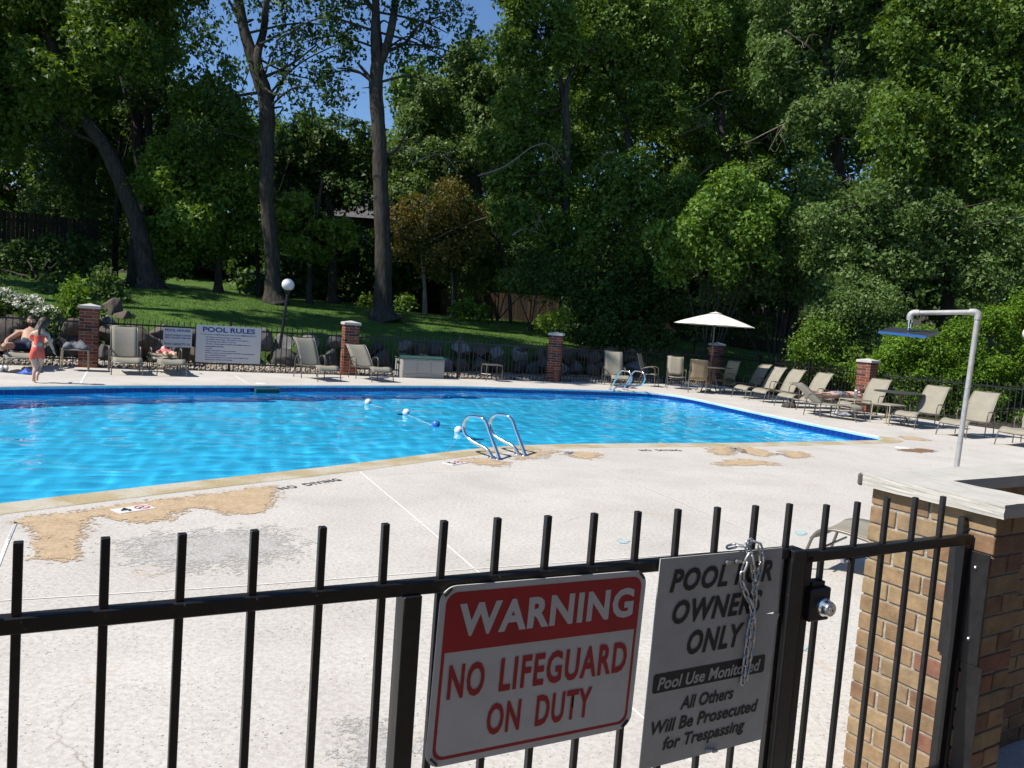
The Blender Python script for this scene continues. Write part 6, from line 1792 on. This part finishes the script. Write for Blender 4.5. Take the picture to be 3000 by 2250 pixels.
tree('maple_tree', 'tall straight thick tree at the lawn centre with Y shaped fork', 27, [(1128, 914), (1123, 759), (1115, 542), (1109, 380), (1101, 260), (1106, 185), (1104, 150), (1101, 81), (1101, 22), (1098, -80)], [.38, .30, .26, .235, .225, .21, .19, .13, .11],
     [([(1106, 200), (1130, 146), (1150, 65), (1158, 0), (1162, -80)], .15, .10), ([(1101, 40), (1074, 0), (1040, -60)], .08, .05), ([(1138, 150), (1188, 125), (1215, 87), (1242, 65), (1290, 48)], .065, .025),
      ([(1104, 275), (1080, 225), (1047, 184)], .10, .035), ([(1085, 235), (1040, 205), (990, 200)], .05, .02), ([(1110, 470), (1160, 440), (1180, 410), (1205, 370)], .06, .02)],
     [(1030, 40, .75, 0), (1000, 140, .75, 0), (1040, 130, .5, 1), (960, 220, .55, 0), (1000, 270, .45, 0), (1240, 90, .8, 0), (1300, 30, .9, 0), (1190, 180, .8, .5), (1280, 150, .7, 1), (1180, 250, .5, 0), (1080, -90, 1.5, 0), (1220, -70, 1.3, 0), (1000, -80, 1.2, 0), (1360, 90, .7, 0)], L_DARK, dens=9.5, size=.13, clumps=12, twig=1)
# --- slender lit understory tree
tree('dogwood_tree', 'slender tree with lime green layered leaves in front of the dark house', 30, [(907, 897), (909, 759), (922, 651), (935, 580), (945, 520)], [.11, .09, .07, .05],
     [([(915, 700), (860, 650), (830, 620)], .04, .015), ([(922, 660), (980, 640), (1030, 650)], .04, .015)],
     [(830, 640, .55, -1), (880, 590, .7, 0), (960, 660, .7, -1), (1010, 700, .55, 0), (880, 720, .55, -1), (940, 740, .5, 0), (1000, 660, .5, 0), (840, 700, .45, 0), (740, 640, .5, 0), (760, 560, .6, 0)], L_LIME, dens=34, size=.15, squash=(1.25, 1.1, .32), clumps=8)
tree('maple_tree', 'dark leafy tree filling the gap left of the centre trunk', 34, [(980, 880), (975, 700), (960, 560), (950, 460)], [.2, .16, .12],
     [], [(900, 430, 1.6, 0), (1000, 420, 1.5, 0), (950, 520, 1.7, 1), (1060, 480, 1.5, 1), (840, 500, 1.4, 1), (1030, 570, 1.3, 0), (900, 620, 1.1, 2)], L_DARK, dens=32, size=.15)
# lit drooping mass between the two left trees
tree('maple_tree', 'leafy green tree hanging low over the lawn between the left trunks', 29.5, [(640, 880), (640, 760), (620, 600), (600, 450)], [.14, .12, .1],
     [([(620, 600), (520, 560), (470, 620)], .05, .02)],
     [(500, 560, 1.2, -1), (600, 480, 1.3, 0), (560, 640, 1.2, -1.3), (680, 560, 1.2, 0), (480, 680, .9, -1), (520, 740, .8, -1), (640, 680, 1.0, 0), (700, 660, .8, 0), (610, 380, 1.2, 0), (510, 420, 1.2, 0), (700, 430, 1.1, 0), (480, 500, 1.0, -1), (600, 280, 1.1, 0), (470, 780, .6, -1), (690, 330, .9, 0)], L_BRI, dens=36, size=.14)
# weeping spruce far left
sp = P(255, 870, 33)
t = thing('spruce_tree', 'dark weeping spruce with hanging twigs behind the leaning trunk', 'tree', (sp.x, 33, h1(sp.x, 33)), 0, 'trees around the lawn')
tb = MB(); tb.tube([(sp.x, 33, 1.3), (sp.x, 33, 15)], [.24, .06], 12); wadd('trunk', tb, M_BARK, t)
V = []
for lev in range(34):
    z = 3.0 + lev * .34; R_ = max(.4, 2.9 - lev * .07)
    for q in range(9):
        a = LRNG.uniform(0, 6.28); rr_ = LRNG.uniform(.25, 1, 26) * R_
        bx = sp.x + np.cos(a) * rr_; by = 33 + np.sin(a) * rr_; bz = z + .25 * rr_ - .09 * rr_ ** 2
        for dz in (0, .18, .36, .54):
            m_ = LRNG.random(26) < (1 if dz == 0 else .75 - dz)
            C_ = np.stack([bx, by, bz - dz], 1)[m_]
            if len(C_): V.append(leaf_verts(C_, np.tile([[.2, -.3, .9]], (len(C_), 1)) + LRNG.normal(size=C_.shape) * .3, 5, .05, .07, .12, 0, .35))
V = np.concatenate(V) - np.array(t.location)
add('crown', npmesh('crown', V, 3, L_DARK), None, t)
# --- right of the centre trunk
tree('maple_tree', 'big rounded light green tree right of the centre trunk', 38, [(1420, 900), (1410, 700), (1390, 500), (1380, 350)], [.35, .28, .2],
     [], [(1350, 300, 2.2, 0), (1250, 400, 1.8, 0), (1450, 330, 2.0, 0), (1380, 210, 1.5, 0), (1230, 300, 1.3, 0), (1500, 240, 1.6, 0), (1300, 480, 1.8, 0), (1430, 460, 2.0, 0), (1180, 480, 1.4, 0), (1200, 560, 1.4, -1), (1320, 580, 1.4, 0)], L_GREY, dens=30, size=.15)
tree('purple_plum_tree', 'small rust brown and olive leaved tree right of the centre trunk', 31, [(1248, 893), (1243, 840), (1238, 790), (1236, 720)], [.07, .055, .05],
     [([(1240, 790), (1290, 720), (1330, 660)], .03, .015)],
     [(1240, 640, 1.1, 0), (1330, 620, 1.1, 0), (1200, 720, .9, 0), (1290, 720, 1.1, 0), (1370, 700, .9, 0), (1320, 560, .7, 0), (1180, 650, .7, 0), (1260, 780, .6, 0)], L_RUST, dens=38, size=.11, bark=M_BARKP)
tree('maple_tree', 'dark vine wrapped tree with forked trunk right of centre', 30, [(1660, 900), (1656, 760), (1659, 542), (1660, 380), (1652, 282), (1633, 217), (1600, 157), (1573, 100)], [.17, .15, .14, .13, .11, .08],
     [([(1660, 330), (1662, 244), (1690, 190), (1740, 140)], .10, .05), ([(1655, 500), (1620, 440), (1580, 420), (1540, 425)], .06, .02), ([(1650, 560), (1600, 430), (1500, 470), (1405, 515)], .035, .012)],
     [(1560, 60, 1.3, 0), (1500, 130, 1.1, 0), (1620, 110, 1.2, 0), (1560, 220, 1.1, 0), (1530, 330, 1.2, 0), (1600, 330, 1.1, 1), (1570, 450, 1.1, 0), (1520, 520, 1.1, 0), (1620, 560, .9, 0), (1560, -40, 1.6, 0), (1470, 420, .9, 0), (1560, 640, .9, -1), (1500, 620, .9, 0)], L_MID, dens=34, size=.14)
tree('maple_tree', 'tree with thin dark curved trunk standing behind the vine wrapped one', 33, [(1870, 900), (1850, 700), (1834, 352), (1801, 244), (1785, 108), (1780, -20)], [.17, .15, .13, .11, .09],
     [([(1801, 260), (1760, 180), (1720, 90)], .07, .03)],
     [(1720, 60, 1.5, 0), (1850, 60, 1.6, 0), (1780, 170, 1.4, 0), (1900, 180, 1.4, 0), (1700, 190, 1.1, 0), (1740, 280, 1.1, 0), (1880, 300, 1.3, 0), (1720, 400, 1.2, 1), (1800, -60, 1.8, 0), (1940, 60, 1.4, 0), (1950, 300, 1.1, 0)], L_MID, dens=31, size=.14)
tree('maple_tree', 'deep green tree in shade right of centre reaching the picture top', 37, [(2130, 900), (2130, 600), (2110, 300), (2100, 60)], [.24, .2, .16],
     [([(2120, 400), (2060, 300), (2000, 250)], .06, .02), ([(2120, 300), (2190, 360), (2250, 330)], .05, .015), ([(2110, 450), (2230, 410), (2320, 350)], .05, .015)],
     [(2060, 80, 2.0, 0), (2180, 140, 1.8, 0), (1990, 200, 1.6, 0), (2100, 260, 1.5, 0), (2230, 300, 1.3, 1), (2000, 380, 1.5, 0), (2120, 430, 1.5, 0), (2050, 520, 1.5, 0), (2200, 520, 1.4, 0), (2120, -80, 2.2, 0), (2250, 30, 1.6, 1)], L_MID, dens=30, size=.15)
tree('oak_tree', 'large spreading tree at upper right with clumped grey green leaves', 30, [(2480, 900), (2470, 600), (2440, 350), (2420, 150)], [.24, .2, .15],
     [([(2450, 420), (2380, 330), (2330, 300)], .06, .02), ([(2440, 300), (2540, 260), (2620, 250)], .06, .02)],
     [(2290, 150, 1.3, 0), (2400, 90, 1.5, 0), (2520, 140, 1.4, 0), (2350, 260, 1.1, 0), (2460, 300, 1.2, -1), (2560, 300, 1.2, 0), (2430, 0, 1.6, 0), (2300, 40, 1.3, 0), (2600, 40, 1.5, 0), (2500, -100, 2.0, 0), (2380, 360, .9, -1), (2260, 250, .8, 0)], L_GREY, dens=32, size=.14, clumps=14)
tree('oak_tree', 'tall sunlit tree at the right edge reaching the picture top', 27, [(2790, 960), (2790, 700), (2780, 400), (2770, 200)], [.25, .2, .15],
     [], [(2750, 120, 1.5, 0), (2880, 80, 1.6, 0), (2980, 150, 1.4, 0), (2700, 250, 1.3, 0), (2830, 260, 1.4, 0), (2950, 330, 1.3, 0), (2650, 350, 1.2, -1), (2760, 400, 1.2, 0), (2880, 440, 1.2, 0), (2620, 470, 1.0, -1), (2740, 500, 1.1, 0), (2860, 540, 1.1, 0), (2980, 500, 1.2, 0), (2800, -60, 2.0, 0), (2960, -60, 1.8, 0), (2680, 80, 1.2, 0), (3080, 300, 1.6, 0), (3100, 60, 1.8, 0)], L_MID, dens=34, size=.13, clumps=12)
tree('oak_tree', 'mid height grey green tree behind the shower', 26, [(2550, 1000), (2560, 850), (2560, 700), (2560, 600)], [.16, .13, .1],
     [], [(2480, 620, 1.1, 0), (2580, 560, 1.1, 0), (2520, 720, 1.1, 0), (2640, 660, 1.1, 0), (2740, 640, 1.0, 0), (2430, 740, .9, 0), (2600, 780, 1.0, 0), (2700, 760, 1.0, 0), (2460, 840, .8, -1), (2550, 860, .8, -1), (2820, 700, 1.0, 0), (2920, 660, 1.0, 0), (2980, 760, 1.0, 0), (2860, 800, 1.0, 0), (2400, 640, .8, 0)], L_GREY, dens=40, size=.115, clumps=12)
# --- shrubs and understory
def shrub(label, Y, lobes, mt, name='shrub', dens=40, size=.11, group='shrubs beyond the fence', stem=True, cat='shrub', **kw):
    LB = px_lobes(lobes, Y); cx = sum(c.x for c, r in LB) / len(LB); cy = sum(c.y for c, r in LB) / len(LB); gz = h1(cx, cy)
    t = thing(name, label, cat, (cx, cy, gz), 0, group)
    if stem:
        sm_ = MB(); b0 = Vector((cx, cy, gz - .05)); rr = random.Random(int(cx * 100))
        for c, r in LB: limb(sm_, [b0 + Vector((rr.uniform(-.1, .1), rr.uniform(-.1, .1), 0)), lerp(b0, c, .5) + Vector((0, 0, .1)), c], .035, .012, 6)
        wadd('stems', sm_, M_BARK, t, kind='stuff')
    crown(t, LB, mt, dens, size, name='foliage', **kw)
    return t
shrub('tall understory tree mass with bright tips right of the vine wrapped tree', 29, [(1750, 560, 1.1, 0), (1850, 520, 1.1, 0), (1800, 640, 1.1, 0), (1900, 620, 1.1, 0), (1720, 680, .9, 0), (1980, 560, .9, 0), (1830, 740, .9, 0), (1700, 780, .8, 0), (1640, 660, .6, 0)], L_MID, 'young_tree', size=.13, cat='young tree')
shrub('bright green young tree catching the sun at centre right', 27, [(2080, 620, 1.1, 0), (2150, 560, 1.0, 0), (2040, 700, 1.0, 0), (2180, 660, 1.0, 0), (2110, 760, .9, 0), (1980, 680, .8, 0), (2240, 600, .8, 0), (2000, 780, .8, 0), (2210, 760, .8, 0)], L_BRI, 'young_tree', size=.13, cat='young tree')
shrub('broad grey green shrub mass above the umbrella', 28, [(2300, 620, 1.1, 0), (2380, 560, 1.1, 0), (2320, 740, 1.0, 0), (2230, 820, .9, 0), (2120, 840, .8, 0), (2360, 820, .9, 0), (2420, 680, .9, 0)], L_GREY, 'young_tree', cat='young tree')
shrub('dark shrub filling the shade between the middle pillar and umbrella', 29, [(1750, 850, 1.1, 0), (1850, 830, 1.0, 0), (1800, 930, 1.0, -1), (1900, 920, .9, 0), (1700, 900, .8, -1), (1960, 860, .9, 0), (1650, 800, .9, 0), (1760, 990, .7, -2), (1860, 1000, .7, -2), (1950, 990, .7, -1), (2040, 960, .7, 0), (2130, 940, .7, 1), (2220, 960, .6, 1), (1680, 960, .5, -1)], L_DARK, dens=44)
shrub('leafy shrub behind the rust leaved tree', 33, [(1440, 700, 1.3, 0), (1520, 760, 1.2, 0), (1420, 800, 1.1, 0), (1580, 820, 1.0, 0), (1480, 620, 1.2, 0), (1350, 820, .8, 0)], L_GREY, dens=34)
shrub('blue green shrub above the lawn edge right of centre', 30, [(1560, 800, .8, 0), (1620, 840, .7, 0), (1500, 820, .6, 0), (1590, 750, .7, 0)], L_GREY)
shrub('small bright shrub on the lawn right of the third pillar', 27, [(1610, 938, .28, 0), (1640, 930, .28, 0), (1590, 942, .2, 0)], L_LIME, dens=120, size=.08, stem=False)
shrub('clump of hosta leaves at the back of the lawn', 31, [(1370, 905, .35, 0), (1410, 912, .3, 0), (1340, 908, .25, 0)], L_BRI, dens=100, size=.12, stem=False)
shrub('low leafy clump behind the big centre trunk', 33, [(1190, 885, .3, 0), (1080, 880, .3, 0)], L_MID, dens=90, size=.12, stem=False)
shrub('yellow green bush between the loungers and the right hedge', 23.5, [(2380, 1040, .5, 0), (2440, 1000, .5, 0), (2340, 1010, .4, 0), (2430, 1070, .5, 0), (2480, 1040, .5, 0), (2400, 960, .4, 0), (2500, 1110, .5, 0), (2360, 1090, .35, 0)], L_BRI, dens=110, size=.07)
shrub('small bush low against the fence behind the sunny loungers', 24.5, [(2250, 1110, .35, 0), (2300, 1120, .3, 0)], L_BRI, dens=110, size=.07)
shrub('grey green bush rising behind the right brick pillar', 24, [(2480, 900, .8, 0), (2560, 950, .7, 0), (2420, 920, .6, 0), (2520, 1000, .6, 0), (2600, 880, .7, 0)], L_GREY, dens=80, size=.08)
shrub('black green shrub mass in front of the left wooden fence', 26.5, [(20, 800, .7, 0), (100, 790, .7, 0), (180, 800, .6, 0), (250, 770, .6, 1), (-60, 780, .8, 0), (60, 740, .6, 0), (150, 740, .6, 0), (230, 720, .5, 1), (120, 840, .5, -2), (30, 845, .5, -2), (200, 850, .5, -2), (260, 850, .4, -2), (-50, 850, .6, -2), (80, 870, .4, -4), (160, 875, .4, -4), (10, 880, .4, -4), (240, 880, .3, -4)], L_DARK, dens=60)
# bare pale branches catching the sun in front of the shaded foliage
for lab, par, segs in (('deep green tree in shade', 34.0, [[(2325, 350), (2240, 392), (2200, 412), (2140, 432)], [(2300, 362), (2275, 400), (2252, 442)], [(2010, 330), (2060, 305), (2110, 268)], [(1960, 402), (2030, 380), (2085, 350)], [(2090, 480), (2040, 520), (1985, 540)]]),
                       ('large spreading tree at upper right', 28.3, [[(2395, 568), (2450, 545), (2500, 515)], [(2465, 405), (2520, 413), (2560, 420)], [(2300, 90), (2345, 120), (2372, 135)]]),
                       ('dark vine wrapped tree', 28.2, [[(1400, 515), (1480, 487), (1560, 430), (1610, 425), (1645, 470)], [(1500, 690), (1540, 670), (1590, 690)], [(1735, 505), (1760, 470), (1780, 440)]]),
                       ('tall straight thick tree', 28.5, [[(1100, 470), (1160, 432), (1230, 455)], [(1200, 480), (1290, 452), (1340, 500)]])):
    tt = [o for o in bpy.data.objects if o.get('label', '').startswith(lab)][0]
    for sgm in segs:
        l1 = MB(); limb(l1, [P(x, y, par + .15 * i) for i, (x, y) in enumerate(sgm)], .035, .010, 7); wadd('dead_branch', l1, M_BARKP, tt, smooth=True)
        for q in range(3):
            a_ = P(*sgm[-1], par); b_ = P(*sgm[-2], par); l2 = MB(); c_ = lerp(a_, b_, .2 + .3 * q); limb(l2, [c_, c_ + Vector((random.gauss(0, .25), -.1, random.gauss(.1, .3))), c_ + Vector((random.gauss(0, .5), -.15, random.gauss(.1, .5)))], .012, .004, 5); wadd('twig', l2, M_BARKP, tt)
# right hedge: dense sunlit evergreen
hl = []
for x, y in ((2680, 1080), (2740, 1020), (2820, 990), (2900, 960), (2980, 930), (2660, 1160), (2740, 1120), (2820, 1090), (2900, 1060), (2990, 1030), (2720, 1190), (2800, 1180), (2880, 1160), (2980, 1140), (3060, 960), (3080, 1060), (3080, 1160), (2640, 1120), (2960, 1220), (2860, 1220), (3040, 900), (2760, 1200), (2610, 1080), (2630, 1020), (2680, 1000), (2600, 1150), (2560, 1090)):
    hl.append((x, y, .62, 0))
shrub('large bright green evergreen hedge behind the shower and right loungers', 20.8, hl, L_HEDGE, 'hedge', dens=150, size=.062, spread=.10, flat=.05, k=16, clumps=12, cat='hedge')
shrub('white flowering bush behind the fence at the left edge', 18.2, [(20, 905, .45, 0), (80, 915, .4, 0), (130, 935, .32, 0), (-40, 900, .55, 0), (60, 950, .35, 0), (170, 965, .25, 0)], L_GREY, dens=150, size=.08)
ft = bpy.data.objects[-1] if False else None
C_ = []
for x, y, r in ((20, 903, .46), (80, 913, .41), (130, 933, .33), (-40, 900, .55)):
    c = P(x, y, 18.15)
    for _ in range(60):
        d = Vector((random.gauss(0, 1), random.gauss(0, 1), abs(random.gauss(0, 1)) + .2)).normalized(); C_.append(c + d * r * random.uniform(.8, 1.0))
fm = npmesh('flower_heads', leaf_verts(np.array([tuple(c) for c in C_]), np.tile([[0, -.3, .95]], (len(C_), 1)), 9, .035, .012, .045, 0, .9), 3, mat('white_petals', (.62, .62, .50), rough=.8))
bush = [o for o in bpy.data.objects if o.get('label', '').startswith('white flowering bush')][0]
fm.transform(Matrix.Translation(-Vector(bush.location))); add('flower_heads', fm, None, bush)
shrub('leafy green bush just left of the left brick pillar', 18.8, [(225, 870, .30, 0), (245, 905, .3, 0), (210, 935, .3, 0), (200, 900, .25, 0), (228, 845, .2, 0)], L_BRI, dens=130, size=.08)
shrub('pale green climbing plant on the slope right of the left pillar', 22.5, [(310, 815, .25, 0), (330, 850, .3, 0), (350, 880, .25, 0), (295, 860, .25, 0), (365, 900, .2, 0), (300, 800, .2, 0)], L_GREY, dens=130, size=.09)
# thin pale trunks at the back
for px, lab, r in (([(1252, 893), (1245, 830), (1240, 760)], 'thin pale leaning trunk in front of the back fence', .06), ([(1326, 892), (1328, 850), (1322, 800)], 'short pale trunk at the back of the lawn', .06), ([(1338, 915), (1332, 860), (1335, 760)], 'dark slim trunk on the lawn right of centre', .09),
                   ([(475, 858), (472, 800), (470, 740)], 'thin trunk just right of the leaning tree base', .07), ([(760, 882), (756, 800), (750, 700)], 'grey trunk left of the lamp tree in shade', .10), ([(336, 855), (338, 700), (345, 560)], 'dark straight trunk deep in the left shade', .13), ([(1500, 905), (1490, 840), (1470, 760)], 'dark leaning trunk beside the wooden fence', .08)):
    Y_ = 32; pts = [P(x, y, Y_) for x, y in px]; gz = h1(pts[0].x, Y_); b0 = Vector((pts[0].x, Y_, gz - .1))
    t = thing('tree_trunk', lab, 'tree', (pts[0].x, Y_, gz), 0, 'thin trunks at the back of the lawn')
    tb = MB(); top = pts[-1] + (pts[-1] - pts[-2]) * 1.2
    limb(tb, [b0] + pts[1:] + [top], r, r * .55, 10); wadd('trunk', tb, M_BARKP if 'pale' in lab else M_BARK, t, smooth=True)
    tw2 = MB(); twigs(tw2, pts[-1], top + Vector((0, 0, .6)), .03, 4, random.Random(int(px[0][0]))); wadd('branches', tw2, M_BARK, t, kind='stuff')
    crown(t, [(top + Vector((0, 0, .5)), .8)], L_DARK, 34, .14)
# dead pale branch reaching left from the vine wrapped tree
# --- distant wood: one mass, with a gap of open sky
W_L = []
def wl(x, y, r, Y): W_L.append((P(x, y, Y), r))
for x in range(-350, 900, 110):
    for y in (90, 250, 410, 570, 730): 
        if x > 450 and y < 330: continue
        wl(x + random.uniform(-40, 40), y + random.uniform(-30, 30), 2.8, 46 + random.uniform(-3, 3))
for x in range(880, 1240, 100):
    for y in (480, 620, 760): wl(x + random.uniform(-30, 30), y + random.uniform(-20, 20), 2.3, 50)
for x in range(1240, 3200, 120):
    for y in (-40, 120, 280, 440, 600, 760):
        if x < 1620 and y < 260: continue
        if random.random() < .10 and y < 500: continue
        wl(x + random.uniform(-40, 40), y + random.uniform(-30, 30), 2.6, 48 + random.uniform(-3, 3))
o = crown(None, W_L, L_MID, dens=11, size=.24, spread=.30, flat=.1, k=12, name='distant_wood', clumps=12); o['kind'] = 'stuff'; o['label'] = 'distant wood of dark trees behind everything'; o['category'] = 'woodland'
W_L = []
for x in range(-400, 3300, 130):
    for y in (760, 830, 900): wl(x, y - 30 + random.uniform(-15, 15), 1.7, 39 + random.uniform(-2, 2))
o = crown(None, W_L, L_DARK, dens=9, size=.28, spread=.27, flat=.1, k=12, name='undergrowth', clumps=8); o['kind'] = 'stuff'; o['label'] = 'dark undergrowth along the back of the lawn'; o['category'] = 'undergrowth'
# --- tall trees beyond the left edge of the photo, whose crowns shade the lawn
for i, (x, y, z, r) in enumerate(((-21.5, 23, 11, 3.2), (-15.8, 19.6, 16.2, 2.5), (-27, 21.5, 9, 2.6), (-24, 27.5, 12, 3.2))):
    gz = h1(x, y); t = thing('oak_tree', ['tall oak off the left side of the photo, nearest the lawn edge', 'high crowned tree off the left side leaning over the fence', 'wide oak off the left side beside the fence', 'tall oak off the left side of the photo, farthest back'][i], 'tree', (x, y, gz), 0, 'tall trees beyond the left edge')
    tb = MB(); limb(tb, [(x, y, gz - .1), (x + .2, y, gz + 5), (x, y, z)], .34, .14, 12); wadd('trunk', tb, M_BARK, t, smooth=True)
    LB = [(Vector((x + LRNG.normal() * r * .55, y + LRNG.normal() * r * .55, z + LRNG.normal() * r * .35)), r * .55) for _ in range(9)]
    crown(t, LB, L_MID, dens=4.5, size=.40, spread=.34, flat=.1, k=12)
# upper crowns, above the picture, of the three big lawn trees: they shade the lawn
for lab, cs in (('high crowned tree off the left', ((-13.4, 19.6, 17), (-11.6, 20.4, 17.5), (-9.6, 21.2, 17.2), (-14.6, 20.6, 16))), ('tall tree left of the white globe', ((-7.4, 22.3, 17.4), (-5.6, 23.6, 17), (-4.4, 21.2, 17), (-7, 25.5, 15.8))), ('tall straight thick tree', ((-4, 26.5, 16.5), (-2, 28, 17), (-6, 29.5, 17.5), (0, 26, 17)))):
    tt = [o for o in bpy.data.objects if o.get('label', '').startswith(lab)][0]
    LB = [(Vector(c) + Vector((LRNG.normal() * .9, LRNG.normal() * .9, LRNG.normal() * .6)), 1.5) for c in cs for _ in range(3)]
    crown(tt, LB, L_MID, dens=4.5, size=.40, spread=.34, flat=.1, k=12, name='upper_crown')
# --- grass blades and white clover flecks on the lawn, fallen petals
NB = 70000
xs_ = LRNG.uniform(-16, 9, NB * 2); ys_ = LRNG.uniform(17, 36, NB * 2); s_ = sdist(xs_, ys_); k_ = (s_ > 2.3) & (s_ < 13)
xs_, ys_ = xs_[k_][:NB], ys_[k_][:NB]; zs_ = hfun(xs_, ys_); n_ = len(xs_)
d_ = LRNG.normal(size=(n_, 2)) * .02; hh_ = LRNG.uniform(.03, .085, n_); an = LRNG.uniform(0, 3.14, n_); wv = np.stack([np.cos(an), np.sin(an)], 1) * .007
b3 = np.stack([xs_, ys_, zs_ - .005], 1)
V = np.stack([b3 + np.c_[wv, np.zeros(n_)], b3 - np.c_[wv, np.zeros(n_)], b3 + np.c_[d_, hh_]], 1).reshape(-1, 3)
o = add('grass', npmesh('grass', V, 3, leafmat('grass_blade', (.09, .17, .025), (.05, .11, .015), (.14, .22, .05))), None, kind='stuff'); o['label'] = 'short lawn grass on the slope'; o['category'] = 'grass'
print('LEAVES', NLEAF)
